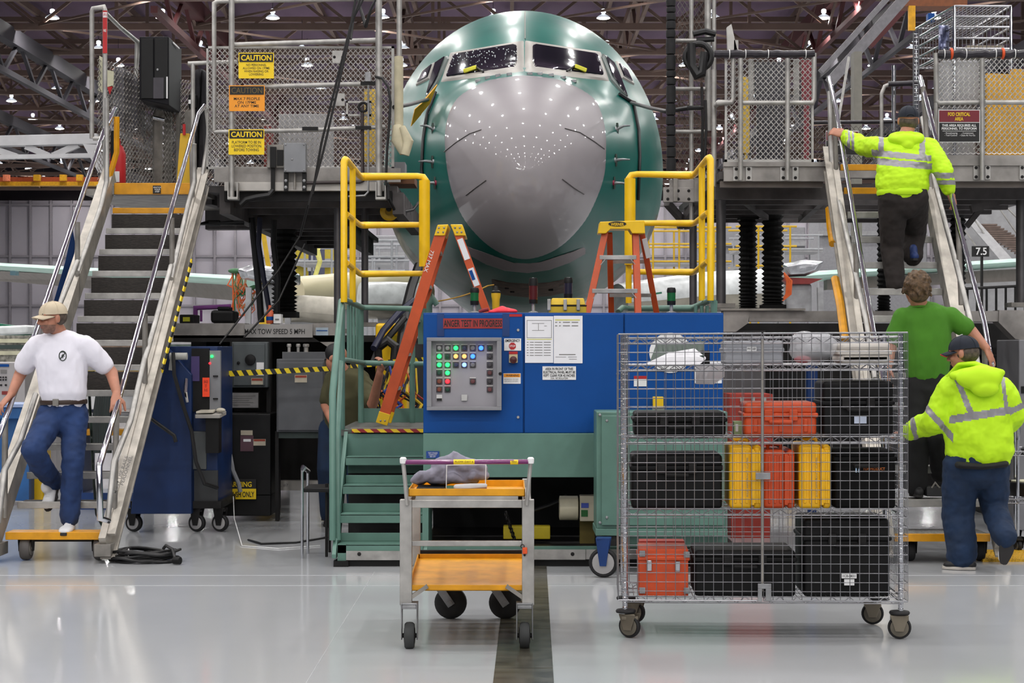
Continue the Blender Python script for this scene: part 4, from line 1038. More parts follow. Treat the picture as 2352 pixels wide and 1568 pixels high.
OLH = M('olive_hub', (104, 98, 86), .5, .2, .2)
for x, y, o_ in ((cx0+.04, cy0+.05, (.02,-.02)), (cx1-.035, cy0+.05, (0,-.0)), (cx0+.05, cy1-.05, (.05,.0)), (cx1-.06, cy1-.05, (-.04,.0))):
    MB().lathe((x,y,.128), (0,0,1), [(.02,0),(.052,.004),(.055,.012),(.05,.02),(.02,.024)], 20).build('bumper_disc', RUBBER, CG)
    caster(CG, (x+o_[0], y+o_[1], .062), .062, .032, (.55, 1, 0) if x < 1 else (.15, 1, 0), RUBBER, OLH, M('bronze_fork', (120,112,98), .45, .5, .2), top=.128, nhub=.78)
# --- contents of the cage, shelf by shelf ---
def case(name, lab, px0, py0, px1, py1, dy0, dy1, mat, cat='case', grp=None, split=.68, ribs=0, handle=True, clasp=2, clm=None, lmat=None, vertical=False, bev=.02):
    """moulded equipment case with lid, seam, clasps and a handle"""
    dd = 9.52+dy0; x0, x1, z0, z1 = X(px0,dd), X(px1,dd), Z(py1,dd), Z(py0,dd); y0, y1 = 9.52+dy0, 9.52+dy1
    g = thing(name, lab, cat, ((x0+x1)/2, (y0+y1)/2, z0), grp)
    clm = clm or DARK
    if not vertical:
        zs = z0+(z1-z0)*split
        b_ = MB().box(x0+.008,x1-.008,y0+.008,y1-.008,z0,zs-.004).build('tub', mat, g, bevel=bev, seg=3)
        l = MB().box(x0+.008,x1-.008,y0+.008,y1-.008,zs+.004,z1).build('lid', lmat or mat, g, bevel=bev, seg=3)
        MB().box(x0,x1,y0,y1,zs-.012,zs+.012).build('rim', mat, g, bevel=.008)
        for k in range(ribs):
            xx = x0+(x1-x0)*(k+.5)/ribs
            MB().box(xx-.012,xx+.012,y0+.002,y0+.02,z0+.02,zs-.02).build('rib', mat, g, bevel=.005)
        for k in range(clasp):
            xx = x0+(x1-x0)*(k+1)/(clasp+1)
            MB().box(xx-.022,xx+.022,y0-.014,y0,zs-.03,zs+.03).build('clasp', clm, g, bevel=.004)
        if handle:
            xm = (x0+x1)/2; MB().tube([(xm-.06,y0-.002,zs-.03),(xm-.055,y0-.02,zs-.035),(xm+.055,y0-.02,zs-.035),(xm+.06,y0-.002,zs-.03)], .009, 8).build('handle', clm, g)
    else:
        xs = x0+(x1-x0)*split
        MB().box(x0,xs-.003,y0,y1,z0,z1).build('tub', mat, g, bevel=bev, seg=4)
        MB().box(xs+.003,x1,y0,y1,z0,z1).build('lid', lmat or mat, g, bevel=bev, seg=4)
        MB().box(xs-.01,xs+.01,y0-.008,y1+.004,z0+.02,z1-.02).build('rim', mat, g, bevel=.004)
        for k in range(ribs):
            xx = x0+(xs-x0)*(k+1)/(ribs+1)
            MB().box(xx-.006,xx+.006,y0-.008,y0+.01,z0+.03,z1-.03).build('rib', mat, g, bevel=.003)
            xx = xs+(x1-xs)*(k+1)/(ribs+1)
            MB().box(xx-.006,xx+.006,y0-.008,y0+.01,z0+.03,z1-.03).build('rib', mat, g, bevel=.003)
        if handle: MB().tube([(x0+.03,y0+.1,z1),(x0+.03,y0+.1,z1+.025),(xs-.02,y0+.1,z1+.025),(xs-.02,y0+.1,z1)], .009, 8).build('handle', clm, g)
    return g
ORC = M('orange_case', (196, 70, 22), .5, 0, .1, 12); YLC = M('yellow_case', (234, 178, 8), .5, 0, .08, 12); BKC = M('black_case', (7, 7, 8), .6, 0, .2, 12, spec=.25)
def SB(k): return SH[k]-1.5
case('equipment_case', 'flat black hard case on the second cage shelf at left', 1458, 946, 1676, SB(2), .06, .45, BKC, clasp=2)
case('equipment_case', 'wide orange hard case lying on the second shelf of the cage', 1712, 924, 1884, SB(2), .05, .40, ORC, clasp=2, clm=ORC, ribs=3, split=.62)
case('equipment_case', 'tall black hard case with white label on the second shelf of the cage', 1890, 876, 2058, SB(2), .08, .46, BKC, clasp=2, split=.6)
wl_ = CG
case('equipment_case', 'large black hard case on the third cage shelf at left', 1452, 1043, 1668, SB(1), .05, .46, BKC, clasp=2, split=.75)
yc = case('equipment_case', 'upright yellow case left of the upright orange case on the third shelf', 1681, 1022, 1754, SB(1), .05, .45, YLC, vertical=True, ribs=3, split=.72, clm=YLC)
case('equipment_case', 'upright orange case standing between two upright yellow cases', 1759, 1033, 1830, SB(1), .06, .42, ORC, vertical=True, ribs=3, split=.72, clm=ORC)
yc2 = case('equipment_case', 'upright yellow case right of the upright orange case on the third shelf', 1840, 1021, 1912, SB(1), .05, .45, YLC, vertical=True, ribs=3, split=.72, clm=YLC)
for c_, px in ((yc, 1722), (yc2, 1880)): text(c_, 'EQUIPMENT CASE', px, 1095, 9.558, 4, INKG, 90, R=Matrix.Rotation(radians(-90), 3, 'Y'), bold=0)
bb = case('soft_bag', 'black soft equipment bag with small orange lettering on the third shelf', 1918, 1036, 2064, SB(1), .06, .46, M('black_nylon', (8,8,9), .8, 0, .3, 30, spec=.2), 'bag', clasp=0, split=.86, handle=True)
text(bb, 'li', 1973, 1079, 9.574, 12, M('pale_blue_print',(170,196,220),.6), 10); text(bb, 'TOP PRODUCT', 2010, 1077, 9.574, 6, M('orange_print',(220,120,40),.6), 50, bold=0)
ob = case('flight_box', 'orange wooden box with steel corners on the bottom cage shelf', 1470, 1262, 1590, SB(0), .05, .40, ORC, 'box', clasp=0, split=.8, handle=False, bev=.004)
d_ = 9.57
for px, py in ((1497,1290),(1562,1292)): MB().pbox(px-5, py-3, px+6, py+22, d_-.012, .012).build('clasp', CHROME, ob, bevel=.004)
for px, py in ((1474,1265),(1576,1267),(1474,1350),(1576,1350)): MB().pbox(px, py, px+14, py+14, d_-.004, .006).build('corner_plate', STEEL, ob, bevel=.002)
oc_ = case('flight_box', 'red-orange box behind the orange wooden box on the bottom cage shelf', 1463, 1243, 1574, SB(0), .42, .56, M('red_orange_box',(186,50,32),.5,0,.1), 'box', clasp=0, split=.8, handle=False, bev=.004)
case('equipment_case', 'long low black case in the middle of the bottom cage shelf', 1597, 1264, 1836, SB(0), .05, .48, BKC, clasp=2, split=.8)
bc = case('equipment_case', 'biggest black case with white barcode label at right of the bottom shelf', 1846, 1192, 2050, SB(0), .10, .54, BKC, clasp=2, split=.75)
lb_ = PB('barcode_label', WHITE, bc, 1936, 1316, 1970, 1327, 9.602, .004); text(lb_, '1CB-0831', 1953, 1321.5, 9.6, 6, INK, 28, bold=0)
PB('barcode_label', WHITE, bc, 1942, 1329, 1965, 1343, 9.602, .004)
tc_ = [o for o in bpy.data.objects if o.get('label', '').startswith('tall black hard case')][0]
PB('white_label', M('pale_label',(190,200,220),.6), tc_, 1965, 957, 1993, 973, 9.59, .004)
# top shelf
gb = case('storage_bin', 'grey lidded plastic bin on the top cage shelf', 1666, 782, 1806, SB(3), .08, .42, M('grey_bin',(146,148,154),.5,0,.06), 'bin', clasp=0, split=.6, handle=False, bev=.012)
PB('bin_label', WHITE, gb, 1720, 796, 1742, 806, 9.592, .004); text(gb, 'PIC-68', 1731, 801, 9.59, 5, INK, 18, bold=0)
wb_ = case('cloth_bundle', 'white padded bundle at the right end of the top cage shelf', 1930, 786, 2052, SB(3), .08, .45, M('white_padding',(214,208,200),.85,0,.08,8,.3), 'bundle', clasp=0, split=.5, handle=False, bev=.035)
pb_ = thing('plastic_bag', 'clear plastic bag of small parts between grey bin and white bundle', 'bag', (X(1865,9.75), 9.75, zsh(837)))
CLR = M('clear_plastic', (220,222,226), .2, 0, .1, 10, .5, alpha=.42)
bm_ = MB(); zz = zsh(837); c = Vector((X(1865,9.75), 9.75, zz+.07)); bm_.ell(c, (.125,.13,.07)); bm_.ell(c+Vector((-.04,0,.05)), (.08,.09,.06)); bm_.ell(c+Vector((.05,-.02,.03)), (.09,.09,.07))
bm_.v = [(a, b_, max(c_, zz)) for a, b_, c_ in bm_.v]
blob('bag_film', bm_, CLR, pb_, .012, 3)
MB().ell(c+Vector((.03,-.02,-.03)), (.07,.05,.03)).build('dark_part', DARK, pb_); MB().ell(c+Vector((-.05,-.03,-.045)), (.05,.05,.02)).build('pink_part', M('pink_cloth',(176,110,116),.7), pb_)
pf = thing('green_folder', 'dark green folder lying at the left of the top cage shelf', 'folder', (X(1560,9.8), 9.8, zsh(837)))
zz = zsh(837)
MB().prism([(X(1498,9.6),9.62,zz+.004),(X(1622,9.6),9.60,zz+.03),(X(1618,9.9),9.98,zz+.11),(X(1506,9.9),9.95,zz+.09)], (0,0,.02)).build('folder_cover', M('dark_green_board',(24,50,36),.6), pf, bevel=.004)
MB().box(X(1612,9.66), X(1634,9.66), 9.66, 9.74, zz, zz+.075).build('black_clip', BLACK, pf, bevel=.004)
ps = thing('paper_stack', 'sheaf of white printed papers leaning on the green folder', 'papers', (X(1560,9.6), 9.6, zz))
MB().prism([(X(1490,9.56),9.56,zz+.0),(X(1612,9.56),9.56,zz+.0),(X(1626,9.6),9.60,zz+.03),(X(1600,9.62),9.63,zz+.078),(X(1540,9.62),9.62,zz+.055)], (0,.006,.01)).build('sheets', PAPER, ps)
ht = thing('hanging_sheet', 'white printed sheet hanging from the top shelf inside the cage', 'paper', (X(1625,10.05), 10.05, zz))
MB().prism([P(1594,838,10.05),P(1660,838,10.05),P(1660,865,10.05),P(1636,882,10.05),P(1594,881,10.05)], (0,.003,0)).build('sheet', PAPER, ht)
gs = thing('small_green_box', 'small pale green box on the second shelf left of the orange case', 'box', (X(1698,9.75), 9.75, zsh(1003)))
MB().box(X(1688,9.7), X(1709,9.7), 9.7, 9.8, zsh(1003)+.003, zsh(1003)+.075).build('box_body', M('pale_green_box',(150,170,124),.6,0,.1), gs, bevel=.004)
MB().box(X(1692,9.7), X(1698,9.7), 9.697, 9.7, zsh(1003)+.02, zsh(1003)+.06).build('box_label', WHITE, gs)
XF = None
# ================= left raised work platform =================
MESHM = M('expanded_mesh', (206, 204, 202), .45, .3, .1)
UND = M('under_deck_steel', (84, 80, 80), .7, .2, .3, 5)
PLATE = M('scuffed_plate', (150, 146, 142), .5, .3, .25, 6)
LP = thing('work_platform', 'left raised aluminium work platform with three caution signs', 'platform', (X(700, 16.6), 16.6, 0))
d = 16.5
def tb_(parent, L, r, mat=ALU, nm='rail', n=10): return MB().tube(PR(L), r, n).build(nm, mat, parent, smooth=60)
MB().box(X(475,d), -1.06, d+.1, 19.8, 2.98, 3.04).box(X(475,d), -1.82, 19.8, 24.5, 2.98, 3.04).build('deck', UND, LP)
dk = MB()
for k in range(9): dk.box(X(480,d)+.02, -1.0 if k < 4 else -1.84, d+.35+k*.85, d+.43+k*.85, 2.86, 2.98)
dk.box(X(500,d), X(500,d)+.1, d+.1, 24, 2.78, 2.98); dk.box(X(900,d), X(900,d)+.1, d+.1, 19.7, 2.78, 2.98); dk.box(-1.95, -1.85, 19.7, 24, 2.78, 2.98)
dk.build('deck_joists', UND, LP)
PB('kick_plate', PLATE, LP, 492, 386, 920, 418, d, .03)
PB('front_beam', M('white_beam', (188, 184, 178), .5, .1, .15), LP, 515, 418, 880, 438, d-.02, .1, bevel=.004)
PB('beam_web', DARK, LP, 515, 438, 900, 462, d+.05, .06)
mp = MB(); mp.emesh(P(476,385,d+.06), (1,0,0), (0,0,1), X(905,d)-X(476,d), (385-108)*d/F, .046, .026, .0045); mp.build('mesh_panel', MESHM, LP, smooth=0)
fr = MB(); 
for a in ((474,106,905,111),(474,383,905,388),(474,106,478,388),(899,106,905,388)): fr.pbox(*a, d+.04, .03)
fr.build('mesh_frame', ALU, LP)
tb_(LP, [(492,300,d-.05),(492,8,d-.05),(500,3,d-.05),(885,-3,d-.05)], .021)
tb_(LP, [(492,303,d-.05),(700,299,d-.05),(885,291,d-.05)], .02)
for a, y0, y1, r in ((532,-10,456,.026),(870,-10,450,.03),(917,-10,200,.024)): tb_(LP, [(a,y0,d-.09),(a,y1,d-.09)], r, nm='post', n=12)
tb_(LP, [(532,103,d-.06),(868,92,d-.06)], .022); tb_(LP, [(560,200,d-.06),(852,192,d-.06)], .022)
tb_(LP, [(432,146,d+.3),(545,142,d+.3)], .02); tb_(LP, [(443,146,d+.3),(443,430,d+.3)], .02, nm='post')
for a, b_ in ((522,546),(862,886)):
    s = MB(); s.pbox(a, 418, a+3, 458, d-.13, .1).pbox(b_-3, 418, b_, 458, d-.13, .1).pbox(a, 452, b_, 458, d-.14, .12); s.build('post_socket', ALU, LP, bevel=.003)
def caution(parent, px0, py0, px1, py1, d, body, bcol, lines, hh, wide=None, old=False):
    s = PB('caution_sign', bcol, parent, px0, py0, px1, py1, d, .006, bevel=.0)
    w = px1-px0; h0 = (py1-py0)*.36
    PB('sign_header', INK, s, px0+2, py0+2, px1-2, py0+h0, d-.003, .002)
    text(s, 'CAUTION', (px0+px1)/2, py0+h0/2+1, d-.0045, h0*.62, bcol if not old else M('faded_ink',(110,90,40),.6), w*.86, bold=.025 if not old else 0)
    text(s, lines, (px0+px1)/2, py0+h0+(py1-py0-h0)*.47, d-.001, hh, INK, wide, bold=.01)
    return s
caution(LP, 548, 121, 629, 180, d-.13, None, SIGNY, 'NO PERSONNEL\nALLOWED ON 17PME\nWHEN RAISING OR\nLOWERING', 27, 62)
caution(LP, 526, 196, 608, 255, d-.13, None, SIGNO, 'MAX 7 PEOPLE\nON 17PME\nAT ANY TIME', 23, 60, True)
caution(LP, 525, 297, 607, 355, d-.13, None, SIGNY, 'PLATFORM TO BE IN\nLOWERED POSITION\nBEFORE TOWING', 24, 68)
for py in (116, 214): 
    q = PB('bracket_plate', ALU, LP, 763, py, 792, py+29, d-.03, .02, bevel=.002)
    for px in (768, 787): MB().lathe(P(px, py+15, d-.03), (0,-1,0), [(0,.01),(.012,.008),(.014,0)], 8).build('bolt', DARK, q)
bx = PB('terminal_box', GREYP, LP, 652, 328, 702, 395, d-.12, .1, bevel=.005)
for px, py in ((656,332),(698,332),(656,391),(698,391),(671,366)): MB().lathe(P(px,py,d-.12), (0,-1,0), [(0,.006),(.008,.004),(.01,0)], 8).build('screw', STEEL, bx)
b2 = PB('switch_box', ALUD, LP, 613, 332, 652, 385, d-.06, .05, bevel=.004)
PB('black_insert', BLACK, b2, 620, 337, 634, 384, d-.09, .04); PB('black_insert', BLACK, b2, 636, 344, 650, 380, d-.08, .04); PB('black_foot', BLACK, b2, 622, 384, 631, 440, d-.05, .03)
for px in (652, 694): 
    q = PB('strut', BLACK, LP, px, 395, px+9, 438, d-.08, .05)
    for py in (415, 430): MB().lathe(P(px+4.5, py, d-.08), (0,-1,0), [(0,.01),(.014,.006),(.016,0)], 8).build('bolt', STEEL, q)
tb_(LP, [(677,395,d-.06),(677,435,d-.06)], .012, ALUD, 'conduit')
MB().tube(PR([(628,436,d-.05),(618,448,d-.06),(590,452,d-.06),(565,458,d-.06),(552,470,d-.06)]), .024, 8).build('black_hose', WIREB, LP)
wf = MB()
for a in ((795,232,852,236),(795,262,852,266),(795,232,799,266),(846,232,852,266)): wf.pbox(*a, d-.0, .05)
wf.build('opening_frame', ALU, LP)
tb_(LP, [(832,246,d-.05),(833,415,d-.05),(826,418,d-.05),(702,420,d-.05)], .016, M('brown_pipe',(56,46,46),.5), 'pipe')
MB().torus(P(834,246,d-.06), (0,1,0), .04, .012, 16, 8).build('valve_wheel', DARK, LP)
tb_(LP, [(846,180,d-.08),(846,440,d-.08),(838,449,d-.08),(800,451,d-.08)], .009, STEEL, 'conduit')
PB('pipe_elbow', STEEL, LP, 838, 165, 852, 187, d-.1, .04, bevel=.005)
for a in ((694,291,730,299),(816,289,852,297),(828,187,864,195)):
    q = PB('rail_clamp', BLACK, LP, *a, d-.09, .05)
MB().tube(PR([(862,176,d-.12),(878,180,d-.14),(892,200,d-.16),(897,235,d-.16),(893,300,d-.16),(889,345,d-.15),(886,425,d-.14)]), .012, 8).build('black_hose', WIREB, LP)
# padded corner of the platform
FOAM = M('beige_foam', (188, 180, 152), .8, 0, .15, 8, .2)
tb_(LP, [(916,130,d-.1),(916,290,d-.1)], .042, FOAM, 'foam_sleeve')
MB().tube(PR([(912,288,d-.12),(916,320,d-.14),(930,350,d-.16)]), [.04,.07,.05], 12).build('foam_sleeve', FOAM, LP)
MB().tube(PR([(924,292,d-.16),(938,325,d-.2),(930,356,d-.2)]), [.03,.045,.04], 12).build('foam_sleeve', FOAM, LP)
MB().pbox(900, 372, 930, 400, d+.3, .3).build('end_box', GREYP, LP)
MB().pbox(892, 405, 952, 422, d+.5, .5).build('wood_block', M('brown_wood',(110,72,44),.7,0,.2), LP)
# stored items seen through the mesh on the deck
for lab, nm, cat, px0, py0, px1, py1, dd, m in (
    ('ochre board propped on the left platform behind the mesh', 'yellow_board', 'board', 836, 205, 870, 372, 17.6, M('ochre_board',(206,170,60),.6)),
    ('pale grey cabinet standing on the left platform behind the mesh', 'deck_cabinet', 'cabinet', 640, 262, 762, 385, 18.2, M('pale_cabinet',(150,150,152),.6)),
    ):
    g = thing(nm, lab, cat, (X((px0+px1)/2, dd), dd, 3.04))
    MB().pbox(px0, py0, px1, py1, dd, .2).box(X(px0,dd)+.05, X(px1,dd)-.05, dd+.03, dd+.15, 3.04, 3.2).build(nm+'_body', m, g, bevel=.006)
g = thing('tool_cabinet', 'red tool cabinet standing on the left platform behind the mesh', 'cabinet', (X(625,17.4), 17.4, 3.04))
MB().box(X(606,17.4), X(622,17.4), 17.4, 17.6, 3.04, Z(290,17.4)).build('cabinet_body', M('dull_red',(130,40,36),.5), g)
for k in range(4): MB().box(X(607,17.4), X(621,17.4), 17.385, 17.4, 3.08+k*.11, 3.17+k*.11).build('drawer', M('dull_red'), g, bevel=.004)

# thin cables that hang across the platform front
for i, L in enumerate(([(830,-10,16.2),(805,60,16.2),(775,180,16.2),(738,330,16.2),(718,445,16.2)], [(818,-10,16.1),(800,95,16.1),(772,220,16.1),(742,350,16.1),(708,470,16.1),(690,540,16.3)], [(838,-10,16.3),(812,40,16.3),(806,90,16.2)], [(822,0,16.4),(840,60,16.3),(852,20,16.2),(862,0,16.2)])):
    g = thing('drop_cable', ('thin black cable slanting down in front of the mesh panel', 'second black cable slanting down left of its twin to the lower beam', 'short black cable at the top of the slanting pair', 'looped black cable near the top of the platform post')[i], 'cable', P(*L[0]))
    MB().tube(PR(L), .011, 6).build('cable_run', WIREB, g)

# --- entrance frame at the head of the left stairs ---
LG_ = thing('entry_guard', 'tall aluminium guard frame with red FIRE strip at the top of the left stairs', 'guard rail', (X(228,16.7), 16.7, 3.0))
d = 16.7
tb_(LG_, [(211,318,d),(211,28,d),(214,20,d),(238,16,d),(241,24,d),(241,425,d)], .022, ALU, 'frame')
tb_(LG_, [(243,30,d),(275,62,d+.9),(316,96,d+2.0),(312,180,d+2.0)], .02, ALU, 'top_rail')
tb_(LG_, [(214,318,d),(240,318,d)], .02)
B('landing_deck', ALUD, LG_, X(205,16.7), X(478,16.7), 16.57, 18.4, 2.95, 3.01)
sp = PB('fire_strip', RED, LG_, 236, 24, 246, 122, d-.03, .006); PB('white_band', WHITE, sp, 236.5, 28, 245.5, 40, d-.034, .004)
text(sp, 'FI', 241, 34, d-.037, 7, RED, 6); text(sp, 'RE', 241, 70, d-.034, 6, WHITE, 6)
mpz = MB(); mpz.emesh((X(218,d), d+.1, 3.1), (.42,1,0), (0,0,1), 1.9, 1.15, .05, .028, .003); mpz.build('mesh_panel', ALUD, LG_, smooth=0)
mpz = MB(); mpz.emesh((X(278,d+.8), d+.8, 3.05), (.8,1,0), (0,0,1), 1.5, 1.1, .05, .028, .003); mpz.build('mesh_panel', ALUD, LG_, smooth=0)
tg = thing('plastic_jug_bag', 'pale paper tag hanging on the left entry guard frame', 'tag', P(232,170,16.9))
MB().prism([P(228,128,16.85),P(238,133,16.85),P(240,215,16.85),P(226,208,16.85)], (0,.01,0)).build('tag_sheet', M('pale_tag',(206,204,176),.7), tg)
MB().prism([P(244,160,16.85),P(261,164,16.85),P(260,198,16.85),P(245,200,16.85)], (0,.02,0)).build('tag_card', M('pale_tag'), tg)
MB().prism([P(246,200,16.85),P(259,196,16.85),P(252,217,16.85)], (0,.02,0)).build('red_corner', RED, tg)
ps_ = thing('plastic_screen', 'smoky clear plastic curtain beside the left entry guard', 'curtain', P(300,220,17.3))
MB().grid(lambda u, v: P(262+u*72, (152+50*u*u+(140+20*u-50*u*u)*v), 17.2+.5*u+.06*sin(u*14)), 16, 8).build('film', M('smoky_film', (120,120,130), .25, 0, .2, 6, .3, alpha=.55), ps_, solid=.006)
fe = thing('fire_extinguisher', 'red fire extinguisher behind the top of the left stairs', 'extinguisher', (X(266,16.75), 16.95, 3.01))
MB().lathe((X(268,16.9),16.95,3.01), (0,0,1), [(.07,0),(.075,.02),(.075,.36),(.05,.43),(.025,.45),(.025,.5)], 18).build('cylinder', RED, fe)
MB().box(X(262,16.9), X(276,16.9), 16.86, 16.872, 3.1, 3.2).build('paper_label', WHITE, fe)
MB().tube([(X(266,16.9),16.95,3.5),(X(260,16.9),16.9,3.56),(X(258,16.9),16.88,3.3)], .014, 8).build('hose', BLACK, fe)
yb = thing('yellow_sign_board', 'yellow painted board leaning at the head of the left stairs', 'board', (X(422,16.9), 16.9, 3.02))
MB().prism([P(405,425,16.9),P(440,425,16.9),P(438,312,16.9),P(434,306,16.9),P(414,306,16.9)], (0,.03,0)).build('board', M('board_yellow',(210,168,24),.5,0,.1), yb, bevel=.004)
MB().tube(PR([(423,310,16.88),(423,285,16.88)]), .014, 8).build('red_handle', RED, yb)
# black equipment tower hung above the stairs
BT_ = thing('equipment_tower', 'black boxy electronics tower hung high above the left stairs', 'electronics tower', P(365, 255, 17.2))
d = 17.0
MB().hexa([P(320,84,d),P(388,84,d),P(388,242,d),P(320,228,d)], [P(352,108,d+1.2),P(417,112,d+1.2),P(417,262,d+1.2),P(352,258,d+1.2)]).build('housing', M('black_tower',(16,15,21),.6,0,.1,6,spec=.2), BT_, bevel=.01)
fp = PB('front_door', BLACK, BT_, 324, 88, 352, 226, d-.015, .02, bevel=.004); PB('front_door', BLACK, BT_, 355, 88, 385, 226, d-.015, .02, bevel=.004)
PB('drive_bay', M('dark_grey_bay',(58,54,62),.5), BT_, 352, 178, 376, 226, d-.02, .02)
MB().lathe(P(362,160,d-.02), (0,-1,0), [(0,.006),(.01,.004),(.012,0)], 8).build('lock', STEEL, BT_)
PB('white_strip', WHITE, BT_, 382, 176, 385, 226, d-.022, .006); 
MB().hexa([P(397,96,d+.3),P(411,110,d+.75),P(411,113,d+.75),P(397,100,d+.3)], [v-Vector((-.006,0,0)) for v in (P(397,96,d+.3),P(411,110,d+.75),P(411,113,d+.75),P(397,100,d+.3))]).build('white_vent', WHITE, BT_)
MB().tube(PR([(365,255,d+.6),(362,290,d+.6),(362,420,d+.7)]), .05, 10).build('stand_column', ALUD, BT_)
MB().tube(PR([(352,270,d+.5),(378,276,d+.5)]), .02, 8).build('arm', CHROME, BT_)
dr = thing('black_drape', 'black padded drape hanging between left stairs and caution mesh', 'drape', P(460,300,17.3))
MB().grid(lambda u, v: P(446+u*28-6*v, 158+v*262+12*(u-.5)**2*4*(1-v), 17.2+.05*sin(u*12+v*3)), 10, 12).build('cloth', M('black_cloth',(24,22,28),.9,0,.2), dr, solid=.03)
MB().pbox(432, 215, 452, 250, 17.1, .15).build('black_lamp', BLACK, dr, bevel=.02); MB().pbox(433,229,446,238,17.09,.01).build('white_label', WHITE, dr)
for i, (a, b_) in enumerate(((376,392),(404,412),(424,438))):
    g = thing('aluminium_column', ('wide ribbed aluminium column behind the electronics tower', 'narrow aluminium column between tower and yellow board', 'perforated column behind the yellow board')[i], 'column', (X(a,18), 18, 3.04))
    MB().box(X(a,18), X(b_,18), 18, 18.1, 3.04, Z(255,18)).build('shaft', ALUD, g); MB().box(X(a,18)-.02, X(b_,18)+.02, 17.98, 18.12, 3.04, 3.07).build('base_plate', ALUD, g)
# white boom truss at the far left
BM = thing('boom_truss', 'white steel boom truss at the left edge level with the stair head', 'truss', (X(100,17.5), 17.5, 3.1))
d = 17.4
MB().prism([P(-40,312,d),P(222,306,d),P(232,330,d),P(-40,336,d)], (0,.12,0)).build('top_chord', M('white_boom',(190,190,192),.5,0,.1), BM, bevel=.005)
for a, b_ in (((-40,362),(222,357)),): MB().beam(P(*a,d+.05), P(*b_,d+.05), .08, .04).build('bottom_chord', M('white_boom'), BM)
for a, b_ in (((60,336),(118,360)),((118,360),(180,332)),((-20,340),(40,360))): MB().beam(P(*a,d+.05), P(*b_,d+.05), .05, .06).build('diagonal', M('white_boom'), BM)
MB().prism([P(190,330,d),P(222,332,d),P(250,400,d),P(225,395,d)], (0,.06,0)).build('knee_plate', M('white_boom'), BM)

# ================= supports under the left platform =================
LC = thing('platform_chassis', 'left platform tow chassis with a painted tow speed beam', 'chassis', (X(600,16.6), 16.6, 0))
d = 16.5
MB().pbox(398, 742, 562, 776, d, .3).build('beam', PLATE, LC); MB().pbox(562, 744, 718, 775, d-.02, .3).build('label_beam', M('pale_beam',(150,148,146),.5,0,.1), LC)
text(LC, 'MAX TOW SPEED 5 MPH', 631, 761, d-.022, 12, INK, 138, bold=.01)
MB().prism([P(718,742,d),P(786,742,d),P(786,805,d),P(765,805,d),P(720,775,d)], (0,.2,0)).build('gusset_plate', PLATE, LC)
pl_ = PB('info_plate', M('pale_blue_plate',(170,186,200),.5), LC, 725, 752, 754, 770, d-.008, .006); PB('blue_rule', BLUE, pl_, 727, 758, 752, 760, d-.01, .003)
MB().box(X(398,d), X(900,d), d, 24, 1.60, 1.66).build('chassis_frame', DARK, LC)
for x0 in (X(430,d), X(900,d)): MB().box(x0, x0+.14, d+.2, 23, .30, 1.6).build('side_frame', DARK, LC)
MB().box(X(590,17), X(760,17), 17, 17.12, Z(1126,17), Z(1104,17)).build('tow_bar', M('white_beam'), LC)
text(LC, 'TOOL #7', 640, 1114, 16.99, 7, INKG, 44)
MB().box(X(440,d), X(900,d), 17.6, 17.7, .25, 1.6).build('rear_bulkhead', M('dark_bulkhead',(30,28,28),.8,0,.3), LC)
for nm, lab, px, py0, py1, r, dd, zig in (('lift_column','black bellows lift column under the left platform', 653, 458, 716, .112, 18.6, 1), ('lift_column','short black bellows column right of the right gate, left one of two', 1718, 505, 708, .082, 18.6, 1), ('lift_column','taller black bellows column under the right platform', 1775, 458, 700, .096, 18.4, 1), ('lift_column', 'black bellows lift column behind the right stairs', 2030, 480, 712, .06, 18.6, 1), ('lift_column','black bellows lift column right of the climbing man', 2200, 455, 700, .07, 18.6, 1)):
    z1, z0 = Z(py0,dd), Z(py1,dd); x = X(px,dd)
    g = thing(nm, lab, 'lift column', (x, dd, z0))
    n = 42; pf = []
    for k in range(n+1):
        q = (k/n)**1.35; pf.append((r*(1.22 if k % 2 else .92), (z1-z0)*q))
    MB().lathe((x,dd,z0), (0,0,1), pf, 16).build('bellows', BELLOW, g, smooth=0)
    MB().box(x-r*1.25, x+r*1.25, dd-r*1.25, dd+r*1.25, z0-.06, z0).build('base_plate', DARK, g); MB().box(x-r*1.2, x+r*1.2, dd-r*1.2, dd+r*1.2, z1, z1+.03).build('top_plate', DARK, g)
PIL = M('grey_pillar', (96, 94, 96), .4, .6, .2, 5)
for lab, px, py0, py1, r, dd in (('grey steel pillar left of the left yellow gate', 776, 455, 760, .037, 16.9), ('dark pillar behind the left yellow gate', 838, 440, 745, .034, 17.6), ('dark pillar behind the right yellow gate', 1592, 500, 720, .036, 17.4), ('thick grey steel pillar right of the right yellow gate', 1656, 440, 702, .045, 16.9), ('grey steel pillar at the right edge under the signed mesh', 2345, 440, 700, .045, 16.6)):
    g = thing('pillar', lab, 'pillar', (X(px,dd), dd, Z(py1,dd)))
    MB().cyl((X(px,dd),dd,Z(py1,dd)), (X(px,dd),dd,Z(py0,dd)), r, n=16).build('shaft', PIL, g); MB().box(X(px,dd)-.12, X(px,dd)+.12, dd-.12, dd+.12, Z(py1,dd)-.02, Z(py1,dd)+.02).build('foot_plate', ALUD, g)
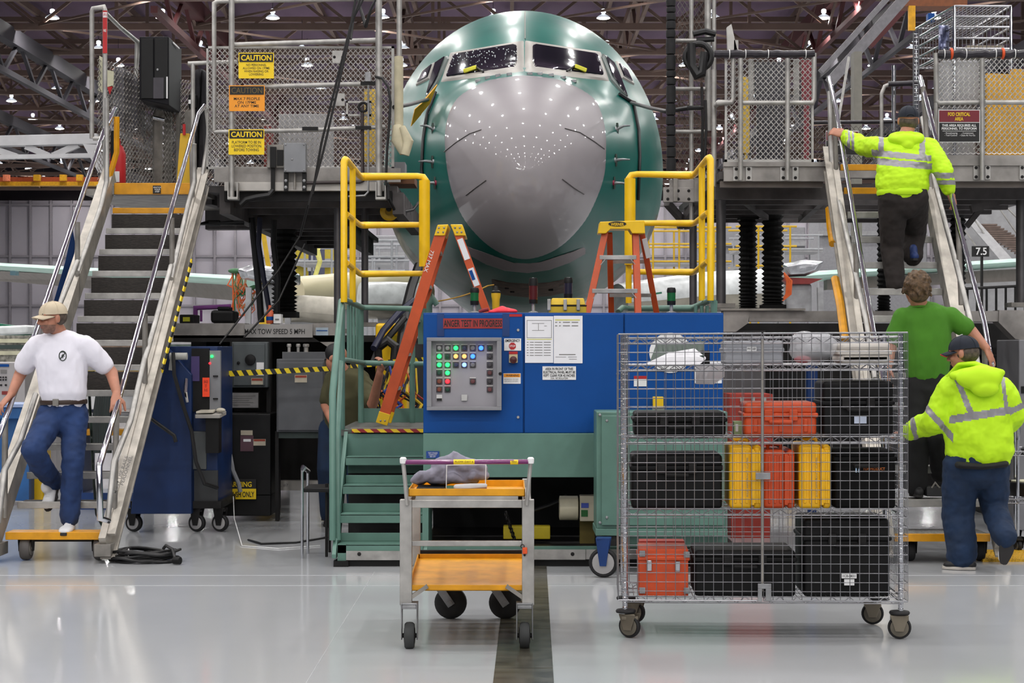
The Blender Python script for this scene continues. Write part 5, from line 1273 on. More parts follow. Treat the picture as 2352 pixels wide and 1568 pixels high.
# dark diagonal brace and hanging hoses under the left deck
ub = MB(); ub.beam(P(475,455,17), P(620,495,19), .1, .12); ub.beam(P(880,440,17), P(760,500,19), .1, .1); ub.beam(P(475,500,18.5), P(770,497,18.5), .2, .25); ub.beam(P(720,440,17), P(790,500,18), .06, .06)
ub.build('under_brace', UND, LP)
for i, L in enumerate(([(578,500,17.8),(588,600,17.8),(596,680,17.8),(600,740,17.8)], [(597,500,17.7),(594,560,17.7),(606,640,17.7),(620,720,17.7),(628,745,17.7)], [(630,505,17.9),(628,560,17.9),(638,640,17.9),(636,700,17.9),(636,770,17.9)], [(505,512,17.5),(480,512,17.5),(452,516,17.5),(560,510,17.5)], [(690,540,16.6),(640,620,16.6),(575,700,16.5),(505,790,16.3)], [(700,560,16.7),(640,690,16.5),(560,775,16.4)])):
    g = thing('hanging_hose', ('thick black hose under the left deck, leftmost of three', 'blue-black hose hanging beside the thick black hose', 'black hose hugging the left bellows column', 'black hose bundle running level under the left deck', 'thin black cord slanting down to the tow speed beam', 'second thin cord slanting right of the first to the beam')[i], 'hose', P(*L[0]))
    MB().tube(PR(L), (.034,.026,.03,.03,.009,.009)[i], 8).build('hose_run', WIREB if i != 1 else M('blue_black_hose',(20,24,52),.5), g)
# things lying on the chassis beam
g = thing('purple_frame', 'purple tubular frame on the left chassis beam', 'frame', (X(470,16.8), 16.8, 1.78)); MB().tube(PR([(449,738,16.8),(449,707,16.8),(530,703,16.8)]), .022, 8).build('tube', M('purple_paint',(120,62,130),.5), g); MB().tube(PR([(462,738,16.8),(462,712,16.8)]), .012, 8).build('post', M('purple_paint'), g)
g = thing('black_case', 'black camera case on the left chassis beam', 'case', (X(510,16.7), 16.7, 1.77)); MB().box(X(483,16.7), X(538,16.7), 16.7, 17, 1.775, Z(712,16.7)).build('case_body', BLACK, g, bevel=.03); MB().box(X(497,16.7), X(525,16.7), 16.75, 16.95, Z(712,16.7), Z(704,16.7)).build('case_lid', BLACK, g, bevel=.01)
g = thing('battery_box', 'black box with yellow label at the left end of the beam', 'box', (X(430,16.6), 16.6, 1.77)); MB().box(X(412,16.6), X(446,16.6), 16.6, 16.9, 1.77, Z(722,16.6)).build('box_body', BLACK, g, bevel=.01); PB('yellow_label', M('lime_label',(170,170,30),.6), g, 420, 728, 436, 738, 16.595, .004)
g = thing('white_box', 'small white cardboard box below the bellows column', 'box', (X(637,16.6), 16.6, 1.77)); MB().box(X(628,16.6), X(645,16.6), 16.6, 16.75, 1.77, Z(721,16.6)).build('box_body', WHITE, g, bevel=.004); MB().box(X(632,16.6), X(641,16.6), 16.596, 16.6, 1.8, 1.815).build('box_label', INKG, g)
g = thing('spray_bottle', 'small bottle with orange and blue label beside the white box', 'bottle', (X(618,16.6), 16.65, 1.77)); MB().lathe((X(618,16.6),16.65,1.77), (0,0,1), [(.03,0),(.034,.01),(.034,.11),(.015,.14),(.015,.17),(0,.17)], 14).build('bottle_body', M('orange_white',(206,96,60),.5), g); MB().lathe((X(618,16.6),16.65,1.80), (0,0,1), [(.035,0),(.035,.035)], 14).build('blue_label', BLUE, g)

# ================= right platforms =================
RM = thing('work_platform', 'middle raised cage platform with black wrapped top rail right of the nose', 'platform', (X(1765,16.2), 16.2, 0))
d = 16.0
MB().box(X(1655,d), X(1895,d), d+.05, 20, 3.05, 3.12).build('deck', UND, RM)
jm_ = MB()
for k in range(6): jm_.box(X(1655,d), X(2352,d)+.3, d+.4+k*.6, d+.48+k*.6, 2.9, 3.04)
jm_.build('deck_joists', UND, RM)
PB('kick_plate', PLATE, RM, 1662, 372, 1895, 382, d-.02, .05); PB('front_beam', PLATE, RM, 1663, 382, 1900, 416, d, .06); PB('lower_beam', M('brown_grey_beam',(104,96,90),.6,.1,.15), RM, 1655, 416, 1890, 430, d+.06, .06)
for a in (1687, 1716, 1795, 1823):
    q = PB('bolt_plate', ALU, RM, a-3, 383, a+11, 415, d-.012, .012)
    for py in (388, 408): MB().lathe(P(a+4,py,d-.012), (0,-1,0), [(0,.012),(.013,.01),(.015,0)], 8).build('bolt', DARK, q)
mp = MB(); mp.emesh(P(1668,370,d+.04), (1,0,0), (0,0,1), X(1868,d)-X(1668,d), (370-135)*d/F, .046, .026, .0045); mp.build('mesh_panel', MESHM, RM, smooth=0)
fr = MB()
for a in ((1665,134,1670,372),(1864,240,1869,372),(1665,366,1869,372)): fr.pbox(*a, d+.02, .03)
fr.build('mesh_frame', ALU, RM)
for a, y0, y1 in ((1701,134,414),(1809,134,414)): tb_(RM, [(a,y0,d-.06),(a,y1,d-.06)], .021, nm='post')
tb_(RM, [(1684,134,d),(1684,228,d),(1680,235,d),(1650,236,d),(1640,246,d+.3)], .02); tb_(RM, [(1870,122,d-.03),(1870,228,d-.03),(1866,236,d-.03),(1706,236,d-.03)], .021)
tb_(RM, [(1640,160,d+.2),(1640,428,d+.2)], .022, nm='post')
tr_ = MB(); tr_.tube([P(1640+k*9.6, 124+random.uniform(-1,1), d-.03) for k in range(25)], [.03+.006*random.random() for k in range(25)], 10); tr_.build('wrapped_rail', M('black_wrap',(38,34,42),.35,0,.3,15,.4), RM)
for px in (1675, 1712, 1764, 1850): MB().torus(P(px,124,d-.03), (1,0,0), .038, .004, 14, 5).build('zip_tie', WHITE, RM)
for a, b_ in ((1720,1731),(1824,1836)): PB('inner_stanchion', ALU, RM, a, 135, b_, 236, d+.1, .04)
MB().prism([P(1672,118,d),P(1694,118,d),P(1680,55,d),P(1670,62,d)], (0,.06,0)).build('pivot_bracket', M('white_bracket',(190,188,184),.5), RM); PB('pivot_block', ALU, RM, 1686, 92, 1696, 118, d, .08)
for lab, nm, cat, px0, py0, px1, py1, dd, m in (
    ('yellow wooden slat standing behind the middle cage mesh', 'yellow_plank', 'plank', 1706, 177, 1722, 352, 17.2, M('ochre_board')),
    ('dark red door panel behind the right end of the middle cage', 'red_board', 'board', 1842, 138, 1864, 232, 17.2, MAROON),
    ('dark framed window panel behind the middle cage mesh', 'dark_panel', 'panel', 1734, 142, 1806, 230, 17.4, M('dark_panel',(34,32,40),.3))):
    g = thing(nm, lab, cat, (X((px0+px1)/2,dd), dd, 3.12)); MB().pbox(px0,py0,px1,py1,dd,.04).box(X(px0,dd)+.02, X(px1,dd)-.02, dd+.01, dd+.03, 3.12, Z(py1,dd)).build(nm+'_board', m, g, bevel=.003)
# far-right cage platform with the critical area sign
RR = thing('work_platform', 'right raised cage platform with the maroon and black area sign', 'platform', (X(2250,16.0), 16.1, 0))
d = 15.9
MB().box(X(2090,d), X(2352,d)+.9, d+.05, 20, 3.08, 3.15).build('deck', UND, RR)
PB('kick_plate', PLATE, RR, 2150, 356, 2440, 380, d-.02, .05); PB('front_beam', PLATE, RR, 2150, 380, 2440, 416, d, .06); PB('lower_beam', M('brown_grey_beam'), RR, 2150, 416, 2440, 430, d+.06, .06)
for a in (2237, 2264, 2343):
    q = PB('bolt_plate', ALU, RR, a-1, 380, a+11, 412, d-.012, .012)
    for py in (385, 406): MB().lathe(P(a+5,py,d-.012), (0,-1,0), [(0,.012),(.013,.01),(.015,0)], 8).build('bolt', DARK, q)
mp = MB(); mp.emesh(P(2157,354,d+.04), (1,0,0), (0,0,1), X(2440,d)-X(2157,d), (354-134)*d/F, .046, .026, .0045); mp.build('mesh_panel', MESHM, RR, smooth=0)
tb_(RR, [(2150,122,d-.02),(2150,232,d-.02),(2156,237,d-.02),(2250,235,d-.02)], .021); tb_(RR, [(2256,134,d-.06),(2256,414,d-.06)], .022, nm='post'); tb_(RR, [(2262,235,d-.02),(2440,235,d-.02)], .021); tb_(RR, [(2150,236,d-.02),(2150,352,d-.02)], .018, nm='post')
tr_ = MB(); tr_.tube([P(2155+k*9.6, 124+random.uniform(-2,2), d-.03) for k in range(29)], [.032+.008*random.random() for k in range(29)], 10); tr_.build('wrapped_rail', M('black_wrap'), RR)
for px in (2185, 2303): MB().torus(P(px,123,d-.03), (1,0,0), .04, .012, 14, 6).build('orange_tie', M('orange_tag'), RR)
for px in (2168, 2218, 2286, 2330): MB().torus(P(px,124,d-.03), (1,0,0), .042, .004, 14, 5).build('zip_tie', WHITE, RR)
fs_ = PB('area_sign', WHITE, RR, 2156, 252, 2251, 327, d-.1, .008)
PB('maroon_header', MAROON, fs_, 2157.5, 253.5, 2249.5, 280, d-.104, .004); PB('black_field', INK, fs_, 2157.5, 282, 2249.5, 325, d-.104, .004)
text(fs_, 'FOD CRITICAL\nAREA', 2203, 267.5, d-.107, 19, SIGNY, 51, bold=.02); text(fs_, 'THIS AREA REQUIRES ALL\nPERSONNEL TO PERFORM', 2203, 291.5, d-.107, 13, WHITE, 80, bold=.02)
PB('rule', WHITE, fs_, 2165, 300.5, 2242, 301.3, d-.107, .002); text(fs_, '- Housekeeping\n- Tool Control', 2184, 308, d-.107, 9, WHITE, 30, bold=0); text(fs_, '- Containment\n- Clean As You Go', 2222, 308, d-.107, 9, WHITE, 36, bold=0)
g = thing('ochre_panel', 'tall ochre panel standing on the right platform behind the mesh', 'panel', (X(2320,17), 17, 3.15))
MB().prism([P(2266,356,17),P(2400,356,17),P(2400,160,17),P(2324,158,17),P(2322,170,17),P(2266,168,17)], (0,.05,0)).build('panel_sheet', M('ochre_panel',(206,152,34),.6,0,.15), g)
g = thing('plastic_sheet', 'pale plastic sheeted boxes behind the area sign mesh', 'boxes', (X(2205,17), 17, 3.15)); MB().pbox(2165,138,2250,240,17.2,.3).box(X(2170,17.2), X(2245,17.2), 17.25, 17.5, 3.15, 4).build('sheeted_box', M('pale_cabinet'), g, bevel=.02)
# low rear guard of the right stair landing with its own area sign
RG = thing('landing_guard', 'low mesh guard with black rail behind the man climbing the stairs', 'guard rail', (X(2000,17.4), 17.4, 3.12))
d = 17.4
mp = MB(); mp.emesh(P(1872,385,d), (1,0,0), (0,0,1), X(2110,d)-X(1872,d), (385-287)*d/F); mp.build('mesh_panel', ALUD, RG, smooth=0)
tb_(RG, [(1868,281,d),(2110,279,d)], .018, M('black_wrap'), 'top_rail'); tb_(RG, [(2025,330,d-.3),(2025,215,d-.3),(2032,198,d-.3),(2046,192,d-.3)], .017, ALU, 'hoop'); tb_(RG, [(2040,193,d-.3),(2112,191,d-.3)], .026, M('black_wrap'), 'hoop_wrap'); tb_(RG, [(2053,150,d),(2053,300,d)], .02, CHROME, 'post')
q = PB('area_sign', WHITE, RG, 1897, 300, 1972, 356, d-.06, .008); PB('maroon_header', MAROON, q, 1898, 302, 1971, 322, d-.064, .004); PB('black_field', INK, q, 1898, 323, 1971, 355, d-.064, .004); text(q, 'PERSONNEL', 1934, 332, d-.067, 5, WHITE, 60)
PB('sill', PLATE, RG, 1868, 385, 2150, 408, d-.3, .1)
# tall screen beside the nose with its black bumper column
SCN = thing('side_screen', 'tall narrow mesh screen right of the aircraft nose', 'mesh screen', (X(1592,17.2), 17.2, 3.0))
d = 17.0
mp = MB(); mp.emesh(P(1556,418,d+.04), (1,0,0), (0,0,1), X(1622,d)-X(1556,d), (418+10)*d/F, .042, .036); mp.build('mesh_panel', ALUD, SCN, smooth=0)
for a, r, y1 in ((1588,.02,520),(1626,.03,300),(1640,.02,180)): tb_(SCN, [(a,-10,d),(a,y1 if a != 1640 else 175,d)], r, nm='post')
for yy in (93, 204, 302): tb_(SCN, [(1552,yy,d-.02),(1620,yy,d-.02)], .018)
q = MB(); q.pbox(1524, 430, 1616, 464, d-.1, .06).pbox(1538, 412, 1610, 432, d-.08, .06); q = q.build('bracket_base', PLATE, SCN, bevel=.004)
for px in (1534,1558,1582,1608):
    for py in (438,457): MB().lathe(P(px,py,d-.1), (0,-1,0), [(0,.01),(.013,.008),(.015,0)], 8).build('bolt', DARK, q)
for a in (1547, 1595): PB('strut', ALUD, SCN, a, 408, a+9, 462, d-.12, .04)
MB().beam(P(1532,466,d), P(1580,520,d+.3), .06, .06).build('under_strut', UND, SCN); MB().beam(P(1600,466,d), P(1560,520,d+.3), .06, .06).build('under_strut', UND, SCN)
BP = thing('bumper_column', 'stack of rounded black rubber bumpers beside the aircraft nose', 'bumper', (X(1542,16.9), 16.9, Z(392,16.9)))
y = -6
for k, h in enumerate((22,14,18,20,20,38,36,16,18,42,28,22,24,26,24,32)):
    x = X(1541+.5*sin(k), 16.9); 
    MB().lathe((x,16.9,Z(y+h,16.9)), (0,0,1), [(.03,0),(.043,.008),(.046,h*.5*16.9/F),(.043,h*16.9/F-.008),(.03,h*16.9/F)], 14).build('bumper', RUBBER, BP); y += h
hk = thing('cable_coil', 'black hose coil hung on the tall mesh screen', 'hose coil', P(1605,140,16.7))
MB().torus(P(1604,130,16.75), (.2,1,0), .12, .03, 24, 10).build('coil', WIREB, hk); hk_c = MB(); hk_c.tube(PR([(1588,100,16.7),(1589,150,16.7),(1600,172,16.7),(1612,168,16.7),(1618,120,16.7)]), .04, 10); hk_c.build('coil', WIREB, hk)
MB().tube(PR([(1592,78,16.8),(1620,72,16.8),(1644,78,16.8)]), .03, 8).build('coil_strap', WIREB, hk); MB().tube(PR([(1600,92,16.8),(1640,90,16.8)]), .025, 8).build('coil_strap', WIREB, hk)
for i, L in enumerate(([(1450,236,20.9),(1490,247,19),(1530,256,17.2),(1580,248,16.9),(1616,247,16.9)], [(1612,200,16.9),(1614,280,16.9),(1612,370,16.9),(1606,500,16.9)], [(1620,230,16.85),(1622,300,16.85),(1616,400,16.85)])):
    g = thing('air_hose', ('black hose from the cockpit side window to the mesh screen', 'black cable hanging down the right edge of the mesh screen', 'short black cable beside the long one on the mesh screen')[i], 'hose', P(*L[0])); MB().tube(PR(L), .02 if i < 1 else .014, 8).build('hose_run', WIREB, g)
g = thing('air_hose', 'black hose from the foam padded post to the left cockpit window', 'hose', P(928,245,16.5)); MB().tube(PR([(905,246,16.5),(940,240,18),(965,233,20),(985,228,21.3)]), .02, 8).build('hose_run', WIREB, g)
# gear hanging by the left side of the nose
g = thing('hose_reel', 'yellow round cable reel hanging under the left platform edge', 'reel', P(895,485,17)); MB().lathe(P(895,486,17), (0,-1,0), [(.05,-.03),(.085,-.02),(.09,.03),(.07,.05),(.04,.052),(.04,.03),(0,.03)], 24).build('drum', M('reel_yellow',(214,170,20),.5), g); MB().lathe(P(893,480,16.95), (0,-1,0), [(.025,0),(.025,.02),(0,.022)], 14).build('hub', BLACK, g); MB().tube(PR([(893,464,17),(890,445,17)]), .01, 6).build('hook', STEEL, g)
MB().tube(PR([(890,420,16.4),(892,455,16.4),(905,480,16.6),(925,487,16.9),(948,482,17.2),(962,465,17.3)]), .014, 8).build('hose_loop', WIREB, g)
# right chassis
RC = thing('platform_chassis', 'right platform chassis beam with steel gusset behind the cabinet', 'chassis', (X(1900,16.2), 16.2, 0))
d = 16.0
MB().pbox(1655, 708, 1850, 713, d-.05, .4).build('top_plate', ALUD, RC); MB().pbox(1720, 714, 2400, 738, d, .3).build('beam', PLATE, RC)
MB().prism([P(1662,714,d-.02),P(1722,714,d-.02),P(1718,742,d-.02),P(1690,762,d-.02),P(1662,762,d-.02)], (0,.2,0)).build('gusset_plate', PLATE, RC)
MB().prism([P(2295,712,d-.02),P(2400,712,d-.02),P(2400,790,d-.02),P(2332,778,d-.02),P(2294,740,d-.02)], (0,.2,0)).build('gusset_plate', PLATE, RC)
MB().box(X(1662,d), X(2440,d), 17.2, 17.3, .2, 1.78).build('rear_bulkhead', M('dark_bulkhead'), RC)
MB().box(X(1662,d), X(1662,d)+.4, 16.2, 17, .2, 1.7).build('grey_locker', M('grey_locker',(92,90,92),.6,.1,.15), RC)
for a_, b_, c_ in ((P(1680,440,17), P(1760,500,18), .05), (P(1900,450,17), P(1840,505,18.5), .06), (P(2230,480,16.6), P(2330,452,16.6), .07), (P(2260,470,17), P(2220,520,17), .05)): MB().beam(a_, b_, c_, c_).build('deck_brace', UND, RM)
for i, (px, m) in enumerate(((1748,BLACK),(1862,BLACK))):
    pass
g = thing('blue_pillar', 'dark blue upright post behind the top of the wire cage', 'post', (X(1866,15.6), 15.6, 0)); MB().pbox(1856, 830, 1878, 935, 15.6, .1).box(X(1858,15.6), X(1876,15.6), 15.62, 15.68, 0, 1.2).build('post_body', BLUED, g)
g = thing('red_tool_chest', 'red-orange tool chest behind the orange case in the cage', 'tool chest', (X(1730,14.6), 14.6, 0)); MB().box(X(1676,14.6), X(1775,14.6), 14.6, 15.1, .6, Z(905,14.6)).box(X(1680,14.6), X(1770,14.6), 14.62, 15.0, 0, .6).build('chest_body', M('chest_red',(160,48,34),.5,0,.2), g)
for px in (1700, 1726, 1752): MB().pbox(px, 912, px+8, 922, 14.59, .01).build('latch', ALU, g)
# ================= machines below and beside the left platform =================
d = 15.0
BLUEM = M('machine_blue', (6, 40, 88), .45, 0, .2, 4)
BMN = thing('test_machine', 'tall dark blue test machine on casters behind the left stairs', 'machine', (X(400,d), d, 0))
MB().prism([P(345,805,d),P(385,800,d),P(440,860,d),P(440,1180,d),P(300,1180,d),P(330,900,d)], (0,.9,0)).build('side_panel', BLUEM, BMN, bevel=.006)
MB().pbox(385, 795, 500, 1165, d+.1, .8).build('body', BLUEM, BMN, bevel=.006)
PB('dark_recess', BLACK, BMN, 440, 800, 480, 945, d+.06, .06); PB('purple_gauge', M('purple_gauge',(70,56,110),.5), BMN, 439, 818, 458, 875, d+.05, .03)
cp_ = PB('control_strip', GREYP, BMN, 481, 805, 506, 945, d+.06, .05, bevel=.003)
MB().lathe(P(487,818,d+.06), (0,-1,0), [(.012,0),(.012,.014),(0,.016)], 12).build('green_lamp', BT['g'], cp_); MB().lathe(P(482,834,d+.06), (0,-1,0), [(.009,0),(.009,.01),(0,.012)], 12).build('red_lamp', BT['r'], cp_)
for py in (862, 914): MB().pbox(489, py, 500, py+3, d+.04, .03).build('switch', BLACK, cp_)
PB('lower_door', M('dark_grey_door',(92,96,96),.5,0,.1), BMN, 441, 990, 474, 1078, d+.08, .03, bevel=.01)
PB('vent_panel', M('vent_dark',(52,54,56),.6), BMN, 446, 1080, 500, 1158, d+.08, .03)
MB().tube(PR([(428,870,d-.02),(426,900,d-.08),(430,922,d-.02)]), .014, 8).build('grab_handle', CHROME, BMN)
rt = PB('red_tag', M('bright_orange_tag',(255,72,28),.5,0,.05), BMN, 465, 867, 481, 911, d+.02, .006)
text(rt, 'DANGER\nTEST\nIN USE', 473, 886, d+.018, 26, M('dark_red_ink',(130,30,20),.6), 10, bold=0)
for px in (446, 300, 500): caster(BMN, (X(px,d-.02), d+.12, .075), .075, .05, (.3,1,0), RUBBER, M('pale_hub'), DARK, top=.2, nhub=.7)
B('base_frame', DARK, BMN, X(296,d), X(505,d), d+.06, d+.85, .2, .26)
for i, L in enumerate(([(398,810,d-.1),(400,860,d-.15),(420,930,d-.1),(440,990,d-.1),(450,1060,d-.1),(470,1110,d-.1),(500,1120,d)], [(330,900,d-.1),(345,960,d-.1),(400,1000,d-.1),(404,1015,d-.1)])): MB().tube(PR(L), .016, 8).build('cable', WIREB, BMN)
tp = MB(); tp.tube(PR([(390,818,d-.05),(410,818,d-.05),(430,818,d-.05)]), .03, 12); tp.tube(PR([(396,818,d-.05),(392,850,d-.05)]), .018, 8); tp.build('white_pipe', M('white_pipe',(190,190,184),.5), BMN)
EC = thing('electrical_enclosure', 'grey electrical enclosure with rotary switch under the tow speed beam', 'enclosure', (X(570,16.3), 16.3, .9)); d = 16.3
MB().pbox(532, 785, 615, 890, d, .3).build('box_body', M('enclosure_grey',(78,84,86),.5,0,.1), EC, bevel=.008); PB('door', M('enclosure_grey'), EC, 536, 789, 608, 885, d-.02, .02, bevel=.005)
MB().lathe(P(575,826,d-.02), (0,-1,0), [(.05,0),(.046,.03),(.02,.034),(0,.035)], 18).build('rotary_switch', BLACK, EC); MB().lathe(P(548,833,d-.02), (0,-1,0), [(.014,0),(.014,.014),(0,.016)], 12).build('knob', BLACK, EC)
PB('white_card', WHITE, EC, 589, 832, 606, 862, d-.026, .005); q = PB('warning_label', M('beige_label',(190,180,160),.6), EC, 577, 868, 604, 883, d-.026, .005); PB('red_band', M('label_red',(150,60,40),.6), q, 578, 869, 603, 874, d-.028, .003)
PB('mount_post', DARK, EC, 528, 785, 534, 1100, d+.1, .1); PB('mount_post', DARK, EC, 612, 785, 622, 1100, d+.1, .1)
IP = thing('instruction_plate', 'framed grey instruction plate below the rotary switch enclosure', 'plate', P(561,935,16.3)); q = PB('plate', M('plate_grey',(140,138,138),.5), IP, 528, 902, 593, 936, 16.3, .01); 
dg = MB()
for k in range(5): dg.pbox(534, 908+k*5, 586-(k*7) % 17, 909.4+k*5, 16.297, .002)
dg.build('print', INKG, q); MB().pbox(526, 900, 595, 938, 16.312, .02).build('backing_board', DARK, IP)
GC = thing('grey_cabinet', 'tall grey steel cabinet with three conduits left of the green stand', 'cabinet', (X(692,16), 16, .6)); d = 15.9
MB().pbox(635, 824, 745, 992, d, .35).build('body', M('cabinet_grey_dark',(82,84,88),.5,0,.12), GC, bevel=.006); PB('door', M('cabinet_grey_dark'), GC, 638, 832, 742, 988, d-.02, .02, bevel=.004)
PB('top_box', M('cabinet_grey_dark'), GC, 648, 808, 748, 825, d+.03, .3, bevel=.004)
for px, r in ((664,.014),(685,.014),(703,.02)): MB().lathe(P(px,810,d+.12), (0,0,1), [(r,0),(r,.05),(r*1.4,.055),(r*1.4,.075),(r,.08)], 12).build('conduit', ALU, GC)
q = PB('warning_label', M('beige_label'), GC, 677, 861, 705, 878, d-.026, .005); PB('red_band', M('label_red'), q, 678, 862, 704, 867, d-.028, .003)
PB('lower_rail', M('dark_teal_steel',(50,66,62),.5), GC, 640, 992, 745, 1006, d+.05, .2); PB('stand', DARK, GC, 632, 990, 640, 1195, d+.1, .1); PB('stand', DARK, GC, 738, 990, 746, 1195, d+.1, .1)
UP = thing('power_unit', 'black power unit with labels and a yellow push-only sign at its foot', 'power unit', (X(570,16.1), 16.1, 0)); d = 16.0
MB().pbox(512, 950, 622, 1140, d, .7).box(X(512,d), X(622,d), d, d+.7, .05, .25).build('housing', BLACK, UP, bevel=.01)
PB('label', M('beige_label'), UP, 553, 988, 580, 999, d-.008, .006); q = PB('label', M('label_plum',(90,60,70),.5), UP, 552, 1000, 582, 1036, d-.008, .006); PB('white_field', WHITE, q, 559, 1008, 576, 1014, d-.01, .003); q = PB('warning_label', M('beige_label'), UP, 582, 1008, 610, 1023, d-.008, .006); PB('red_band', M('label_red'), q, 583, 1008.5, 609, 1013, d-.01, .003)
ys_ = PB('push_sign', SIGNY, UP, 500, 1122, 588, 1146, d-.07, .01); PB('black_header', INK, ys_, 500, 1100, 588, 1122, d-.07, .01)
text(ys_, 'WARNING', 545, 1112, d-.072, 12, SIGNY, 66, bold=.02); text(ys_, 'PULL-T-PUSH ONLY', 540, 1135, d-.072, 13, INK, 88, bold=.02)
MB().tube(PR([(520,1000,d-.1),(535,1080,d-.15),(548,1110,d-.15),(552,1130,d-.15)]), .02, 8).build('grey_hose', GREYP, UP)
KT = thing('keyboard_shelf', 'small shelf with keyboard beside the dark blue test machine', 'shelf', P(480,950,14.9)); MB().prism([P(448,952,14.9),P(505,952,14.9),P(520,944,15.15),P(466,944,15.15)], (0,0,-.03)).build('shelf_board', M('pale_shelf',(160,156,150),.6), KT, bevel=.003); MB().box(X(470,14.9), X(500,14.9), 14.95, 15.1, Z(958,14.9)-.3, Z(957,14.9)).build('bracket', BLACK, KT)
g = thing('keyboard', 'pale keyboard lying on the small shelf by the blue machine', 'keyboard', P(472,948,14.95)); MB().prism([P(450,949.5,14.92),P(490,948,14.92),P(496,944,15.08),P(462,945,15.08)], (0,0,.018)).build('keys_block', M('cream_plastic',(196,190,174),.5), g, bevel=.003)
g = thing('computer_mouse', 'pale computer mouse on the small shelf right of the keyboard', 'mouse', P(508,944,15.0)); c = P(507,942,15.0); MB().ell(c, (.04,.03,.02)).build('mouse_body', M('cream_plastic'), g)
HT_ = thing('hazard_barrier', 'black and yellow striped barrier tape strung under the left platform', 'barrier tape', P(635,855,15.7))
TAPE2 = stripes('barrier_tape', (226, 200, 20), (18, 18, 18), .085, (1, 0, .6))
MB().prism([P(515,852,15.7),P(755,841,15.7),P(755,852,15.7),P(515,865,15.7)], (0,.006,0)).build('tape', TAPE2, HT_)
HT2 = thing('hazard_barrier', 'striped barrier tape behind the green stand railing', 'barrier tape', P(900,826,15.3)); MB().prism([P(805,832,15.4),P(975,820,15.4),P(975,832,15.4),P(805,846,15.4)], (0,.006,0)).build('tape', TAPE2, HT2)
CH = thing('folding_chair', 'chrome legged chair with dark seat half behind the green stand', 'chair', (X(725,13.4), 13.6, 0)); d = 13.2
for px, dd in ((694, 13.2), (707, 13.5)): MB().tube([P(px,1078,dd), Vector((X(px,dd),dd,0))], .011, 8).build('leg', CHROME, CH)
for px, dd in ((750, 13.3), (757, 13.6)): MB().tube([P(px,1110,dd), Vector((X(px,dd),dd,0))], .011, 8).build('leg', DARK, CH)
MB().tube(PR([(694,1080,13.2),(698,1074,13.2),(708,1082,13.3)]), .017, 8).build('leg_cap', CHROME, CH)
MB().box(X(700,13.3), X(760,13.3), 13.2, 13.6, Z(1128,13.3), Z(1118,13.3)).build('seat', BLACK, CH, bevel=.008)
CO = thing('coiled_cable', 'coil of black cable lying on the floor beside the left stairs', 'cable', (X(335,12.9), 12.9, 0))
random.seed(5); cm_ = MB()
for k in range(9):
    pts = []
    a0 = random.uniform(0,.4); rx = .25*random.uniform(.75,1.0); ry = .16*random.uniform(.7,1.1); ox = random.uniform(-.03,.03); hz = .012+.008*k
    for i in range(28):
        an = 2*pi*i/28+a0; pts.append((X(325,12.9)+ox+rx*cos(an)*1.0, 13.0+ry*sin(an), max(.012, hz+.012*sin(3*an+k))))
    cm_.tube(pts, .0105, 6, closed=True)
cm_.tube([(X(372,12.9),12.95,.10),(X(380,12.9),12.92,.125),(X(396,12.9),12.9,.10),(X(405,12.9),12.85,.04),(X(416,12.9),12.8,.03)], .011, 6)
cm_.build('cable_loops', WIREB, CO, smooth=60); MB().tube([(X(404,12.9),12.82,.03),(X(420,12.9),12.8,.03)], .026, 12).build('plug', BLACK, CO); MB().torus((X(292,12.9),12.95,.045), (1,.2,0), .05, .006, 14, 6).build('cable_tie', M('grey_tie',(150,150,150),.6), CO)
g = thing('floor_hose', 'dark green hose looping under the left stairs', 'hose', (X(235,13.4), 13.4, 0)); MB().tube(PR([(205,900,14.6),(212,1040,14.2),(216,1110,13.8),(222,1180,13.5),(240,1215,13.2),(262,1222,13.1)]), .012, 8).build('hose_run', M('green_hose',(16,40,30),.5), g)
g = thing('floor_cable', 'thin black cable running along the floor to the green stand', 'cable', (X(640,14), 14, 0)); MB().tube([(X(570,14.4),14.4,.008),(X(600,14.1),14.1,.008),(X(680,14.2),14.2,.008),(X(752,14.6),14.6,.008)], .008, 6).build('cable_run', WIREB, g)
g = thing('floor_cable', 'thin white cord running over the floor behind the chair', 'cable', (X(560,14), 14, 0)); MB().tube([P(536,1140,15.7), P(538,1190,15.2), Vector((X(556,14.0),14.0,.005)), Vector((X(640,13.8),13.8,.005)), Vector((X(735,14),14,.005))], .004, 5).build('cord', WHITE, g)
# clutter seen through the left stairs
FT = thing('critical_tape', 'yellow and red area tape strung behind the left stairs', 'barrier tape', P(265,845,17)); 
tq = MB().pbox(185, 839, 247, 852, 17.192, .009).pbox(272, 839, 326, 852, 17.192, .009).build('yellow_band', SIGNY, FT); MB().pbox(247, 839, 272, 852, 17.19, .011).build('red_band', RED, FT); text(FT, 'FOD CRITICAL', 216, 845.5, 17.188, 7, MAROON, 52); text(FT, 'FOD CRITICAL', 298, 845.5, 17.188, 7, MAROON, 48)
bl = thing('hose_bundle', 'bundle of hanging dark hoses behind the left stairs', 'hoses', P(245,1040,16.5))
for k in range(7): MB().tube(PR([(268-3*k,800,16.6+.05*k),(258-5*k,880,16.5+.05*k),(250-6*k,980,16.5+.05*k),(252-6*k,1040,16.5+.05*k)]), .02, 8).build('hose', M('dark_green_hose',(30,40,38),.5), bl)
g = thing('parts_rack', 'blue and white rack of parts behind the middle treads of the left stairs', 'rack', (X(250,17.2), 17.2, 0)); MB().box(X(180,17.2), X(330,17.2), 17.2, 17.7, 0, .16).box(X(180,17.2), X(190,17.2), 17.2, 17.7, .16, 1.4).box(X(320,17.2), X(330,17.2), 17.2, 17.7, .16, 1.4).build('frame', BLUED, g)
